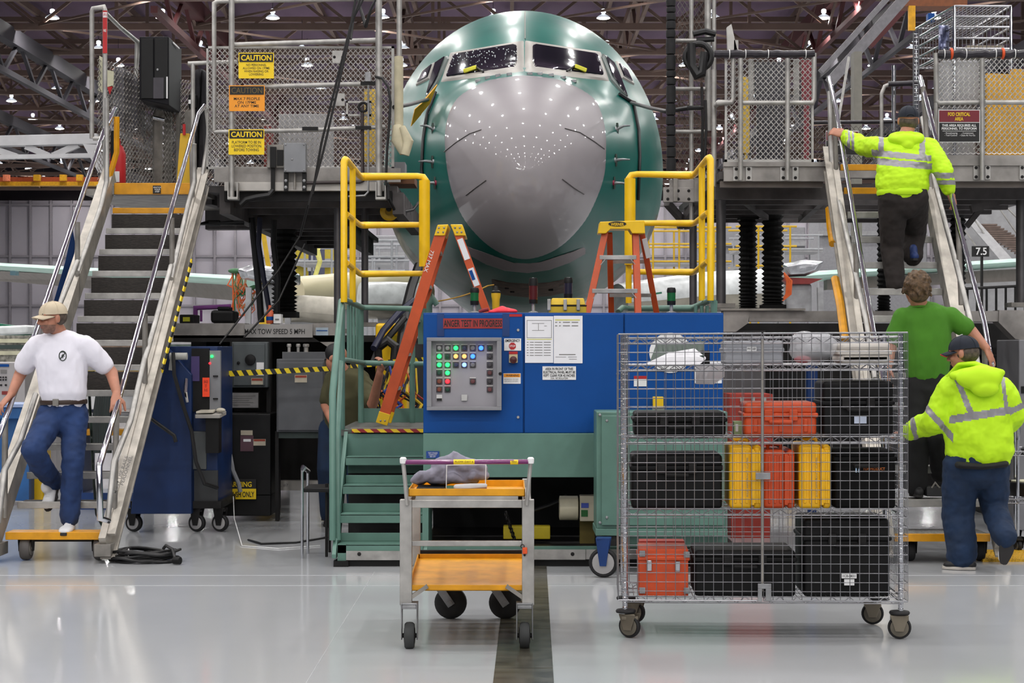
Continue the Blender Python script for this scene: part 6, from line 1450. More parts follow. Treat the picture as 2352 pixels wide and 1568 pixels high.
for py0, py1, m in ((772,782,BLUE),(800,815,M('dull_red')),(866,880,SIGNY),(884,900,BLUE),(905,940,WHITE),(948,962,M('pale_cabinet')),(985,1000,YELO)): MB().pbox(188, py0, 322, py1, 17.25, .3).build('shelf_bin', m, g, bevel=.01)
g = thing('blue_tarp', 'dark blue tarpaulin strip hanging beside the left stair rail', 'tarpaulin', P(150,640,16.6))
MB().prism([P(166,528,16.6),P(172,560,16.6),P(152,690,16.5),P(150,735,16.4),P(124,690,16.4),P(150,600,16.5)], (0,.02,0)).build('cloth', M('blue_tarp',(14,52,104),.6,0,.15), g); MB().prism([P(180,556,16.6),P(194,600,16.6),P(181,645,16.5)], (0,.02,0)).build('cloth_fold', M('blue_tarp'), g)
# cupboard of controls at the far left edge
d = 19.0
LCN = thing('instrument_console', 'grey instrument console with dark knobs at the left edge', 'console', (X(10,d), d, 0)); MB().box(X(-60,d), X(58,d), d, d+.8, 0, Z(832,d)).build('cabinet_body', M('console_grey',(170,166,166),.5,0,.06), LCN, bevel=.01); PB('blue_strip', BLUE, LCN, -60, 836, 20, 842, d-.01, .01)
for i in range(3):
    for j in range(2): MB().lathe(P(2+i*6,866+j*6,d), (0,-1,0), [(.008,0),(.008,.02),(0,.022)], 8).build('knob', BLACK, LCN)
for px in (3, 14): MB().lathe(P(px,884,d), (0,-1,0), [(.01,0),(.01,.02),(0,.022)], 8).build('knob', BLACK, LCN)
PB('red_print', M('dull_red'), LCN, 4, 898, 18, 906, d-.006, .006); PB('print', INKG, LCN, 1, 849, 15, 857, d-.006, .006)
g = thing('blue_cart', 'light blue topped cart in front of the instrument console', 'cart', (X(40,17.5), 17.5, 0)); MB().box(X(-40,17.5), X(70,17.5), 17.5, 18.2, Z(962,17.5), Z(935,17.5)).build('tub', M('cart_blue',(30,90,150),.5), g, bevel=.01); MB().box(X(-40,17.5), X(70,17.5), 17.48, 18.22, Z(935,17.5), Z(928,17.5)).build('rim', M('pale_blue_rim',(150,170,210),.5), g); MB().box(X(-40,17.5), X(60,17.5), 17.6, 18.1, .05, Z(962,17.5)).build('base', M('cart_blue'), g)
g = thing('yellow_bin', 'yellow bin behind the white-shirted man', 'bin', (X(84,17.8), 17.8, 0)); MB().box(X(72,17.8), X(100,17.8), 17.8, 18.1, 0, Z(925,17.8)).build('bin_body', YEL, g, bevel=.02)
for lab, nm, px0, py0, px1, py1, dd, m in (('white shelf unit behind the white-shirted man left', 'shelf_unit', 58, 860, 130, 1000, 19.5, M('console_grey')), ('pale parts cabinet at the left edge above the console', 'parts_cabinet', -60, 770, 70, 832, 20.5, M('mixed_parts',(140,138,128),.7,0,.6,18))):
    g = thing(nm, lab, 'cabinet', (X((px0+px1)/2,dd), dd, 0)); MB().box(X(px0,dd), X(px1,dd), dd, dd+.4, 0, Z(py0,dd)).build('cabinet_body', m, g, bevel=.01)
    for k in range(3): MB().pbox(px0+6, py0+8+k*14, px1-6, py0+17+k*14, dd-.01, .01).build('shelf_front', M('pale_tag') if k != 1 else M('dark_teal_steel'), g)
GR = M('worn_green', (30, 120, 90), .5, 0, .3)
g = thing('flap_assembly', 'green and white wing flap on stands at the left edge', 'wing part', (X(20,22), 22, 0)); MB().beam(P(-40,762,22), P(76,757,22), .5, .11).build('flap_skin', M('white_gloss',(220,224,224),.3), g, bevel=.03); MB().beam(P(-40,772,22), P(70,769,22), .3, .04).build('green_edge', GR, g); MB().beam(P(-30,742,23), P(50,752,22.6), .05, .03).build('green_strut', GR, g)
for px in (12, 26, 46): MB().box(X(px,22), X(px+6,22), 22, 22.1, 0, Z(770,22)).build('stand_leg', M('pale_cabinet'), g)
# right edge
d = 15.2
g = thing('grey_machine', 'tall pale grey machine cabinet at the right edge', 'machine', (X(2370,d), d, 0)); MB().box(X(2340,d), X(2480,d), d, d+.7, 0, Z(780,d)).build('body', M('machine_grey',(120,120,124),.5,0,.1), g, bevel=.01); MB().pbox(2346, 887, 2360, 903, d-.01, .01).build('latch', M('black_plastic'), g); MB().pbox(2346, 1030, 2360, 1045, d-.01, .01).build('latch', M('black_plastic'), g)
g = thing('black_cabinet', 'black cabinet behind the lowest man on the right', 'cabinet', (X(2300,16.6), 16.6, 0)); MB().box(X(2268,16.6), X(2332,16.6), 16.6, 17.1, 0, Z(814,16.6)).build('body', BLACK, g, bevel=.01); MB().box(X(2284,16.6), X(2318,16.6), 16.65, 17, Z(814,16.6), Z(798,16.6)).build('top_tray', DARK, g)
WC = thing('wire_cart', 'chrome wire shelf cart behind the lowest man at the right edge', 'cart', (X(2345,13.6), 13.7, 0)); d = 13.6
for px, dd in ((2338, 13.6), (2390, 13.6), (2332, 14.1), (2384, 14.1)): MB().tube([Vector((X(px,dd),dd,.12)), P(px,985,dd)], .0125, 10).build('post', CHROME, WC); caster(WC, (X(px,dd), dd, .05), .05, .03, (1,.2,0), RUBBER, STEEL, DARK, top=.12)
MB().tube(PR([(2322,972,d),(2334,974,d),(2340,984,d),(2338,1010,d)]), .014, 8).build('push_handle', CHROME, WC)
for z in (Z(1036,d), Z(1145,d)): 
    q = MB()
    for zz in (z, z-.03): q.tube([(X(2310,d),13.55,zz),(X(2395,d),13.55,zz),(X(2395,d),14.15,zz),(X(2310,d),14.15,zz)], .004, 5, closed=True)
    q.tube([(X(2310,d)+.28*i/10, 13.55, z-(.03 if i % 2 else 0)) for i in range(11)], .003, 4); q.build('wire_shelf', ZINC, WC)
g = thing('black_tub', 'black round tub on the wire cart at the right edge', 'tub', (X(2350,13.85), 13.85, Z(1145,13.6)+.004)); MB().lathe((X(2350,13.85),13.85,Z(1145,13.6)+.004), (0,0,1), [(.10,0),(.13,.05),(.14,.10),(.135,.11),(.12,.06),(0,.05)], 20).build('tub_body', BLACK, g); MB().lathe((X(2350,13.85),13.85,Z(1145,13.6)+.1), (0,0,1), [(.09,0),(.09,.02),(0,.03)], 16).build('pale_contents', M('pale_tag'), g)
g = thing('diamond_plate', 'yellow diamond plate ramp on the floor at the right edge', 'ramp', (X(2330,13.2), 13.2, 0)); q = MB(); q.box(X(2256,13), X(2480,13), 12.98, 13.6, 0, .02); q.build('plate', M('yellow_diamond',(214,166,30),.5,.1,.4,60,.6), g)
q = MB()
for i in range(22):
    for j in range(6): q.beam((X(2260,13)+.03*i, 13.02+.09*j, .021), (X(2260,13)+.03*i+.018, 13.02+.09*j+.04, .021), .006, .004)
q.build('tread_pattern', M('yellow_diamond'), g, kind='stuff')
g = thing('sole_mat', 'dark block standing on the middle tread of the right stairs', 'block', (X(2145,13.2),13.25,.443)); MB().pbox(2129, 1118, 2164, 1140, 13.2, .12).build('block_body', M('dark_block',(50,50,52),.6), g, bevel=.006); MB().tube(PR([(2140,1120,13.2),(2148,1108,13.2),(2158,1120,13.2)]), .006, 6).build('handle', ALUD, g)
# chrome wire rack up on the right platform
WR = thing('wire_rack', 'chrome wire shelving rack up on the right platform', 'rack', (X(2240,17.6), 17.6, 3.15)); d = 17.2
for px, dd in ((2104,18.4),(2192,17.2),(2322,17.2),(2236,18.4)): MB().tube([Vector((X(px,dd),dd,3.15)), P(px,14 if dd < 18 else 75,dd)], .016, 8).build('post', CHROME, WR)
x0, x1 = X(2192,17.2), X(2322,17.2); xb0, xb1 = X(2104,18.4), X(2236,18.4)
for py in (14, 38, 62, 88, 112):
    z = Z(py,17.2); q = MB()
    q.tube([(x0,17.2,z),(x1,17.2,z),(xb1,18.4,z),(xb0,18.4,z)], .008, 5, closed=True)
    if py in (14, 112, 38):
        for i in range(1, 14): q.tube([(x0+(x1-x0)*i/14,17.2,z),(xb0+(xb1-xb0)*i/14,18.4,z)], .005, 4)
    q.build('wire_shelf', ZINC, WR)
q = MB()
for i in range(15): q.tube([(x0+(x1-x0)*i/14,17.2,Z(14,17.2)),(x0+(x1-x0)*i/14,17.2,Z(116,17.2))], .004, 4)
for i in range(14): q.tube([(x0+(xb0-x0)*i/13,17.2+1.2*i/13,Z(14,17.2)),(x0+(xb0-x0)*i/13,17.2+1.2*i/13,Z(116,17.2))], .004, 4)
q.build('side_wires', ZINC, WR)
g = thing('plastic_pouch', 'shiny clear pouch hanging on the corner of the wire rack', 'pouch', P(2168,85,17.3)); MB().grid(lambda u, v: P(2156+24*u, 58+56*v, 17.4+.04*sin(u*9+v*7)), 6, 8).build('pouch_film', M('pouch_film',(150,156,190),.15,.2,.3,12,.5), g, solid=.006)
g = thing('blue_bin', 'small blue bin on the top of the wire rack', 'bin', P(2138,50,18)); MB().pbox(2132, 30, 2147, 50, 18, .1).build('bin_body', BLUE, g, bevel=.006)
g = thing('white_carton', 'white carton stored on the lower shelf of the wire rack', 'carton', (X(2260,17.6), 17.6, Z(112,17.2)+.01)); MB().box(X(2215,17.6), X(2300,17.6), 17.5, 17.9, Z(112,17.2)+.01, Z(92,17.2)).build('carton_body', M('beige_label'), g)
LDW = thing('wire_ladder', 'slim wire cable ladder rising beside the climbing man', 'cable ladder', (X(2104,17), 17, 3.15)); q = MB(); 
for px in (2098, 2110): q.tube([P(px,75,17), P(px,310,17)], .007, 5)
for k in range(26): q.tube([P(2098,78+k*9,17), P(2110,78+k*9,17)], .004, 4)
q.build('rungs', ZINC, LDW)
g = thing('steel_column', 'pale steel building column behind the right stairs', 'column', (X(1971,40), 40, 0)); MB().box(X(1962,40), X(1980,40), 40, 40.4, 0, Z(118,40)).build('shaft', M('column_steel',(120,116,108),.6,0,.1), g); MB().beam(P(1926,275,39), P(1950,130,39), .05, .05).build('stay_rod', ALU, g)

# clutter between the green rail and the cabinet
g = thing('yellow_tank', 'yellow tank with hoses behind the green stand railing', 'tank', (X(895,16.05), 16.05, 0)); MB().box(X(862,16.05), X(935,16.05), 16.05, 16.42, .9, Z(742,16.05)).build('tank_body', YEL, g, bevel=.03); MB().box(X(868,16.05), X(930,16.05), 16.07, 16.4, 0, .9).build('stand', DARK, g); MB().box(X(880,16.05), X(925,16.05), 16.03, 16.05, Z(790,16.05), Z(770,16.05)).build('front_step', M('dull_yellow'), g)
for i, (L, r, m) in enumerate((([(962,610,16.8),(945,660,16.6),(930,720,16.2),(922,790,15.9),(915,850,15.8)], .045, WIREB), ([(950,690,16.2),(915,720,16),(880,760,15.8),(858,800,15.6)], .03, M('blue_black_hose')), ([(930,730,16),(900,765,15.9),(870,800,15.8),(856,835,15.7)], .03, WIREB), ([(870,830,15.7),(868,800,15.7),(890,782,15.7),(908,795,15.7),(905,830,15.7),(885,850,15.7)], .035, WIREB))):
    q = thing('machine_hose', ('thick black hose rising to the nose behind the orange ladder', 'blue-black hose slanting behind the green railing', 'black hose slanting parallel to the blue-black one', 'looped black hose near the gripping hand')[i], 'hose', P(*L[0])); MB().tube(PR(L), r, 10).build('hose_run', m, q)
random.seed(8)
q = thing('cable_tangle', 'tangle of coloured cables behind the orange ladder foot', 'cables', (X(910,15.4), 15.5, .93)); 
for k in range(26):
    x0 = random.uniform(865,965); pts = [(x0,random.uniform(840,880),15.6),(x0+random.uniform(-25,25),900,15.5),(x0+random.uniform(-40,40),930,15.5),(x0+random.uniform(-30,30),965,15.4)]
    MB().tube(PR(pts), random.choice((.008,.011,.014)), 5).build('cable', (WIREB, M('orange_wire2',(190,90,30),.6), M('blue_wire',(20,50,130),.6), M('yellow_wire',(200,170,30),.6), WIREB, M('red_wire',(140,30,26),.6))[k % 6], q)
# ================= the rest of the hall behind =================
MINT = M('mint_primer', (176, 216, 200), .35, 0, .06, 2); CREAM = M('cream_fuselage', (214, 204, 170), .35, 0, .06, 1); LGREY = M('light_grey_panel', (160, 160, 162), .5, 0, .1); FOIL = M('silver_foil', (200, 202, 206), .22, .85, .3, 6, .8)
def wing(name, lab, L, chord, th, parent=None):
    """swept slab with a rounded leading edge, from measured leading-edge points"""
    a, b = [Vector(p) for p in L]
    g = thing(name, lab, 'wing', a)
    prof = []
    for k in range(20):
        t = 2*pi*k/20; x = .5-.5*cos(t)
        prof.append((x*chord, th*(.5*sin(t))*(1 if sin(t) > 0 else .9)*(1-.45*x)))
    vs = []
    for p in (a, b):
        for (u, v) in prof: vs.append(p+Vector((0, u, v)))
    n = len(prof); fs = [(i, (i+1) % n, n+(i+1) % n, n+i) for i in range(n)]+[tuple(range(n))[::-1], tuple(range(n, 2*n))]
    m = MB().add(vs, fs); m.build('wing_skin', MINT, g); return g
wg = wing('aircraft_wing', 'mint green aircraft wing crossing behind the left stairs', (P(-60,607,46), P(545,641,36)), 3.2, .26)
for px, py in ((30,610),(180,618),(350,630)): MB().beam(P(px,py+2,42)-Vector((0,.1,.16)), P(px+12,py+2,42)-Vector((0,.1,.16)), .3, .10).build('slat_bracket', M('grey_fitting',(70,100,110),.5), wg)
MB().prism([P(-60,620,47), P(545,648,37.5), P(545,690,38), P(-60,640,48)], (0,.4,0)).build('wing_underside', M('wing_underside_grey',(132,124,118),.6,0,.1), wg)  # grey lower face below the mint skin
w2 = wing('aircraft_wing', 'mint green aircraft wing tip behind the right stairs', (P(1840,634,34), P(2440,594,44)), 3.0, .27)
MB().prism([P(1900,640,35.5), P(2440,612,45), P(2440,640,45), P(1900,665,35.5)], (0,.4,0)).build('wing_underside', M('wing_underside_grey'), w2)
# silver foil wrapped pylons
for lab, pts, dd in (('silver foil wrapped pylon left of the bellows column', [(545,618),(580,607),(650,615),(690,630),(690,655),(600,650),(555,640)], 31.5), ('silver foil wrapped pylon right of the bellows columns', [(1796,606),(1850,596),(1892,600),(1880,622),(1850,634),(1808,636),(1800,622)], 32)):
    g = thing('foil_pylon', lab, 'pylon', P(pts[0][0]+50, 640, dd)); mm = MB(); 
    c = (sum(p[0] for p in pts)/len(pts), sum(p[1] for p in pts)/len(pts))
    mm.hexa([P(*p, dd+.25) for p in pts], [P(c[0]+(p[0]-c[0])*.8, c[1]+(p[1]-c[1])*.7, dd) for p in pts]); mm.hexa([P(*p, dd+1.2) for p in pts], [P(*p, dd+.25) for p in pts]); mm.build('foil_wrap', FOIL, g, bevel=.03)
    q = MB(); q.box(X(c[0]-30,dd), X(c[0]+30,dd), dd+.2, dd+1, Z(720,dd), Z(650,dd)); q.build('pylon_base', M('pylon_grey',(150,150,152),.5), g, bevel=.05)
    for k in range(2): MB().beam(P(c[0]-44+88*k, 660, dd), Vector((X(c[0]-52+104*k, dd), dd, 0)), .1, .1).build('stand_leg', M('pylon_grey'), g)
    if c[0] > 1700:
        MB().prism([P(1790,636,dd+.1),P(1890,640,dd+.1),P(1860,652,dd+.1),P(1810,652,dd+.1)], (0,.4,0)).build('red_seal', M('dull_red'), g)
def hull(nm, lab, L, r0, r1, mat, mat2=None, tilt=None):
    g = thing(nm, lab, 'aircraft', L[0]); 
    q = MB(); k = len(L); pts = L; q.tube(pts, [r0+(r1-r0)*i/(k-1) for i in range(k)], 28)
    if mat2:
        zc = {}
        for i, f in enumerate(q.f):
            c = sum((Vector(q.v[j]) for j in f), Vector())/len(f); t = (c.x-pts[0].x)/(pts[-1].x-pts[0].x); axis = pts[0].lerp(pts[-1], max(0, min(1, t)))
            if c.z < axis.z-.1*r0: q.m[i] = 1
    q.build('hull', [mat, mat2 or mat], g, smooth=60)
    mid = pts[k//2]; MB().box(mid.x-.25, mid.x+.25, mid.y-.1, mid.y+.1, 0, mid.z-r0*.8).build('cradle', LGREY, g); return g
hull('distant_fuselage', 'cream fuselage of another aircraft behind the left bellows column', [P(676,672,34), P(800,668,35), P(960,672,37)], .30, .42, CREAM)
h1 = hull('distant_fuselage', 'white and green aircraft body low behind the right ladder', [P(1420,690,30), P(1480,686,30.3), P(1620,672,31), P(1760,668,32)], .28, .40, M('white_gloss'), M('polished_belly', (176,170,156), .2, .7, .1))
MB().beam(P(1440,684,29.66), P(1520,672,29.68), .02, .03).build('green_stripe', M('worn_green'), h1)
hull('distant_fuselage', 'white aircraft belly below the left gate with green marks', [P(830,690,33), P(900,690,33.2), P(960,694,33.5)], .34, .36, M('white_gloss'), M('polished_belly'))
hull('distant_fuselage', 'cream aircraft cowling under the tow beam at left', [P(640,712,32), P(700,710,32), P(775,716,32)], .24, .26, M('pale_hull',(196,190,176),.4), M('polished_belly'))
# orange wire bundle
g = thing('wire_bundle', 'tangled orange and green wire bundle hanging at the end of the left wing', 'wires', P(560,640,33)); random.seed(11)
for k in range(22):
    x0 = random.uniform(534,568); y_ = random.uniform(672,735); pts = [(x0,628,33), (x0+random.uniform(-16,2),655,32.9), (x0+random.uniform(-18,16),y_-14,32.9), (x0+random.uniform(-6,20),y_,32.9), (x0+random.uniform(10,34),y_-22,32.9), (x0+random.uniform(8,30),660,33)]
    MB().tube(PR(pts), random.choice((.009,.012,.016)), 5).build('wire', (M('orange_wire',(206,92,40),.6), M('tan_wire',(170,140,110),.6), M('green_wire',(60,110,70),.6))[k % 3 if k % 5 else 0], g)
MB().ell(P(540,622,33), (.13,.1,.05)).build('green_cap', M('green_wire'), g)
g = thing('wire_bundle', 'orange wire loops hanging beside the right foil pylon', 'wires', P(1803,660,31))
for k in range(6): MB().tube(PR([(1800,626,31),(1808+2*k,645,31),(1806+2*k,675,31),(1797,690,31)]), .018, 5).build('wire', M('orange_wire'), g)
# distant mezzanines, scaffolds
def scaffold(lab, px0, px1, pys, d, mat, posts, r=.05, depth=2.0, legs=True):
    g = thing('scaffold', lab, 'scaffold', (X((px0+px1)/2,d), d, 0))
    for dd in (d, d+depth):
        for px in posts: MB().tube([Vector((X(px,d),dd,0)), Vector((X(px,d),dd,Z(pys[0],d)))], r, 6).build('upright', mat, g)
        for py in pys: MB().tube([Vector((X(px0,d),dd,Z(py,d))), Vector((X(px1,d),dd,Z(py,d)))], r, 6).build('rail', mat, g)
    MB().box(X(px0,d), X(px1,d), d, d+depth, Z(pys[-1],d)-.1, Z(pys[-1],d)).build('deck', LGREY, g)
    return g
YSC = M('scaffold_yellow', (206, 166, 24), .5, 0, .1); WSC = M('scaffold_white', (160, 162, 166), .5, 0, .1)
scaffold('yellow railed scaffold far behind the right gate', 1490, 1680, (522,560,600), 62, YSC, (1500,1560,1640), .035)
scaffold('yellow railed scaffold between the right bellows columns', 1690, 1830, (520,565,610), 58, YSC, (1742,1815), .035)
scaffold('white railed scaffold behind the left gate', 680, 900, (562,600), 55, WSC, (700,762,860), .035)
scaffold('white scaffold frames seen between gate and nose at left', 830, 930, (552,590,622), 48, WSC, (842,900), .035)
scaffold('white railed scaffold behind the right bellows columns', 1690, 1890, (540,572), 66, WSC, (1700,1800,1880), .035)
for lab, px0, py0, px1, py1, d, m in (('yellow painted tooling block far behind the left gate', 678, 545, 762, 642, 75, M('tooling_yellow',(190,170,50),.6,0,.1)), ('dark blue tooling block beside the yellow block', 708, 552, 722, 640, 70, M('tooling_blue',(60,64,96),.6)),
    ('pale grey tooling wall far behind the right gate', 1600, 520, 1850, 660, 110, M('pale_tooling',(150,150,154),.6,0,.1)), ('grey office block far behind the right stairs', 1880, 500, 2130, 680, 120, M('pale_tooling')), ('grey tooling frame far behind the nose at left', 830, 540, 930, 650, 95, M('pale_tooling'))):
    g = thing('tooling_block', lab, 'tooling', (X((px0+px1)/2,d), d, 0)); MB().box(X(px0,d), X(px1,d), d, d+4, 0, Z(py0,d)).build('block_body', m, g, bevel=.1)
    MB().box(X(px0,d), X(px1,d), d-.3, d, Z(py0,d)-1.2, Z(py0,d)-.9).build('ledge', LGREY, g)
g = thing('yellow_strap', 'yellow lifting strap hanging from the white scaffold at left', 'strap', P(735,562,55)); MB().tube(PR([(736,561,55),(728,575,54),(735,600,54),(722,640,54)]), .07, 6).build('webbing', M('pale_yellow_strap',(220,214,120),.7), g)
g = thing('yellow_lifting_post', 'yellow lifting post beside the left bellows column', 'post', (X(610,50), 50, 0)); MB().beam(P(604,530,50), P(618,620,50), .12, .12).build('arm', YSC, g); MB().box(X(612,50)-.2, X(612,50)+.2, 50, 50.4, 0, Z(615,50)).build('base', YSC, g)
# overhead crane far left
g = thing('overhead_crane', 'orange and yellow overhead crane across the far left of the hall', 'crane', (X(100,160), 160, Z(425,160))); MB().box(-75, X(245,160), 160, 161, Z(426,160), Z(417,160)).build('yellow_girder', M('crane_yellow',(206,150,10),.6), g); MB().box(-75, X(245,160), 161, 162, Z(417,160), Z(404,160)).build('orange_girder', M('crane_orange',(150,64,30),.6), g)
for px in (10, 80, 140, 178): MB().box(X(px,160), X(px+14,160), 159.5, 160, Z(416,160), Z(402,160)).build('trolley_box', M('crane_yellow') if px != 10 else M('crane_salmon',(250,140,100),.6), g)  # leftmost box salmon, the others crane yellow
g = thing('overhead_crane', 'orange-brown crane box above the right wire rack', 'crane', (X(2110,70), 70, Z(14,70))); MB().box(X(2076,70), X(2222,70), 70, 71, Z(14,70), Z(-20,70)).build('crane_body', M('crane_ochre',(120,66,30),.6), g); MB().beam(P(2094,14,70), P(2094,70,70), .25, .2).build('hook_block', M('crane_yellow'), g)
# far stair tower with bay number
g = thing('stair_tower', 'grey steel stair tower far behind the right edge', 'stairs', (X(2280,52), 52, 0))
for k in range(14):
    t = k/13; a = P(2190+ (2300-2255)*0+90*t+20, 590-0, 40); px = 2255+75*t; py = 513+70*t
    MB().box(X(px-24,52), X(px+36,52), 52-.25*k*.4, 52-.25*k*.4+.25, Z(py+1,52)-.05, Z(py+1,52)).build('step', M('brown_step',(120,104,96),.7), g)
for a, b_ in (((2235,500),(2268,548)),((2284,545),(2310,590)),((2295,478),(2352,560)),((2310,474),(2356,520)),((2210,520),(2245,570))): MB().tube([P(*a,51.5), P(*b_,51.5)], .025, 6).build('handrail', ALU, g)
MB().prism([P(2215,500,52),P(2240,500,52),P(2330,600,50.6),P(2300,600,50.6)], (0,.1,0)).build('stringer', LGREY, g); MB().box(X(2205,53), X(2360,53), 53, 53.2, 0, Z(470,53)).build('tower_wall', LGREY, g)
s = thing('bay_sign', 'black bay number sign reading 7.5 on the far stair tower', 'sign', P(2252,592,38)); PB('sign_plate', INK, s, 2233, 565, 2272, 589, 37.8, .05); text(s, '7.5', 2254, 577, 37.75, 17, WHITE, 25, bold=.02); MB().box(X(2250,38), X(2254,38), 37.85, 37.95, 0, Z(589,38)).build('sign_post', DARK, s)
g = thing('mezzanine_rail', 'dark railed mezzanine under the right wing', 'railing', (X(2290,36), 36, 0))
for k in range(8): MB().tube([P(2200+22*k,660+0*k,36), P(2200+22*k,730,36)], .025, 5).build('baluster', DARK, g)
MB().tube([P(2190,664,36), P(2370,655,36)], .03, 6).build('top_rail', DARK, g); MB().box(X(2190,36), X(2370,36), 36, 37, 0, Z(720,36)).build('mezzanine_wall', M('mezz_grey',(96,92,94),.6), g)
# work-station clutter on the hall floor further back
random.seed(21)
for i, (px, dd) in enumerate(((120,60),(220,80),(300,70),(480,62),(650,85),(720,60),(1640,68),(1760,78),(1900,70),(2000,58),(2150,64))):
    g = thing('tool_crib', ('%s tool crib on the hall floor in the %s distance' % (('grey','pale','brown','green-grey')[i % 4], ('far left','left','left middle','inner left','left of centre','centre left','right of centre','right middle','inner right','right','far right')[i])), 'tool crib', (X(px,dd), dd, 0))
    h = random.uniform(1.2,2.2); MB().box(X(px,dd)-1.5, X(px,dd)+1.5, dd, dd+1.5, 0, h).build('crib_body', M('crib_%d' % (i % 4), ((120,120,122),(160,156,150),(116,96,80),(96,112,104))[i % 4], .6, 0, .3), g)
    MB().box(X(px,dd)-1.55, X(px,dd)+1.55, dd-.05, dd+1.55, h, h+.08).build('crib_top', LGREY, g)
# ================= people =================
SKINM = M('skin', (178, 122, 98), .55, 0, .1, 14); SKINM.node_tree.nodes['Principled BSDF'].inputs['Subsurface Weight'].default_value = .08
SKINM.node_tree.nodes['Principled BSDF'].inputs['Subsurface Radius'].default_value = (.02, .008, .004)
HIVIS = M('hi_vis_yellow', (186, 232, 14), .75, 0, .05, 6, .25); REFL = M('reflective_tape', (150, 148, 152), .4, .3, .08); DENIM = M('blue_denim', (26, 52, 98), .85, 0, .25, 9, .3); DENIM2 = M('dark_denim', (12, 38, 68), .85, 0, .25, 9, .3)
WTEE = M('white_cotton', (226, 224, 234), .9, 0, .04, 5, .25); GTEE = M('green_cotton', (66, 122, 26), .9, 0, .1, 7, .25); OLV = M('olive_cotton', (74, 72, 46), .9, 0, .15, 7, .2); BRN = M('dark_work_trousers', (40, 34, 32), .9, 0, .25, 9, .3); BLKP = M('black_trousers', (22, 22, 24), .9, 0, .2, 9, .3)
NAVY = M('navy_cap', (18, 26, 40), .8, 0, .15, 20); KHAKI = M('khaki_cap', (196, 182, 158), .85, 0, .08, 12); HAIRB = M('brown_hair', (92, 70, 46), .7, 0, .5, 40, .9); HAIRG = M('grey_brown_hair', (84, 72, 62), .7, 0, .4, 40, .8); EYEW = M('eye_white', (225, 222, 216), .3); IRIS = M('iris', (44, 34, 28), .2); LIPM = M('lip', (146, 84, 74), .5); STUB = M('stubble_skin', (134, 98, 84), .65, 0, .25, 60)
SHOEW = M('white_leather', (220, 220, 222), .5, 0, .06); SOLE = M('dark_sole', (40, 38, 38), .8); LEATH = M('brown_leather', (52, 36, 28), .5, 0, .1); BLKSH = M('black_shoe', (24, 24, 26), .6)
def hand(mb, w, dirn, nrm, thumb=1, curl=55, s=1.0, spread=.02):
    w = Vector(w); dirn = Vector(dirn).normalized(); nrm = Vector(nrm); nrm = (nrm-dirn*nrm.dot(dirn)).normalized(); lat = dirn.cross(nrm)*thumb
    limb(mb, [w-dirn*.02, w+dirn*.03*s, w+dirn*.082*s], [(.028*s,.02*s),(.04*s,.018*s),(.042*s,.015*s)], 12, flat=lat)
    for i, (L, r) in enumerate(((.074,.0092),(.083,.0095),(.077,.0092),(.060,.0082))):
        p = w+dirn*.080*s+lat*(.031-.0205*i)*s+nrm*.002; pts = [p-dirn*.02]; a = 0; 
        d_ = dirn+lat*spread*(1.5-i)
        for f, c in ((.46,.35),(.31,.85),(.23,.75)):
            pts.append(p.copy()); a += radians(curl*c); v = (d_.normalized()*cos(a)-nrm*sin(a)); p = p+v*L*f*s
        pts.append(p); limb(mb, pts, [r*s*1.05, r*s*1.05, r*s, r*s*.92, r*s*.8], 9)
    b = w+dirn*.022*s+lat*.028*s; v1 = (lat*.75+dirn*.6-nrm*.25).normalized(); v2 = (lat*.25+dirn*.8-nrm*.55*(curl/55)).normalized()
    limb(mb, [b-v1*.01, b+v1*.036*s, b+v1*.036*s+v2*.03*s, b+v1*.036*s+v2*.056*s], [.014*s,.0125*s,.011*s,.009*s], 9)
def frame(f, up=(0,0,1)):
    f = Vector(f).normalized(); up = Vector(up); x = f.cross(up).normalized(); u = x.cross(f)
    return Matrix((x, f, u)).transposed()
def head(mb, c, f, s=1.0):
    R = frame(f); c = Vector(c); L = lambda x, y, z: c+R @ Vector((x*s, y*s, z*s))
    mb.ell(L(0,-.012,.028), (.075*s,.095*s,.092*s), R); mb.ell(L(0,.018,-.035), (.062*s,.070*s,.072*s), R); mb.ell(L(0,.045,-.082), (.036*s,.036*s,.030*s), R)
    limb(mb, [L(0,.086,.012), L(0,.104,-.022), L(0,.108,-.030)], [.009*s,.014*s,.013*s], 10); mb.ell(L(.012,.094,-.034), .009*s); mb.ell(L(-.012,.094,-.034), .009*s)
    limb(mb, [L(-.045,.072,.030), L(0,.086,.030), L(.045,.072,.030)], [.011*s,.013*s,.011*s], 10)
    mb.ell(L(.036,.066,-.026), (.022*s,.02*s,.02*s), R); mb.ell(L(-.036,.066,-.026), (.022*s,.02*s,.02*s), R)
    limb(mb, [L(-.02,.080,-.060), L(0,.086,-.058), L(.02,.080,-.060)], [.007*s,.009*s,.007*s], 8); limb(mb, [L(-.018,.078,-.068), L(0,.084,-.068), L(.018,.078,-.068)], [.007*s,.008*s,.007*s], 8)
    for sx in (-1, 1):
        mb.ell(L(sx*.080,-.008,-.004), (.011*s,.020*s,.032*s), R); mb.ell(L(sx*.075,-.002,-.022), (.01*s,.012*s,.014*s), R)
    return R, L
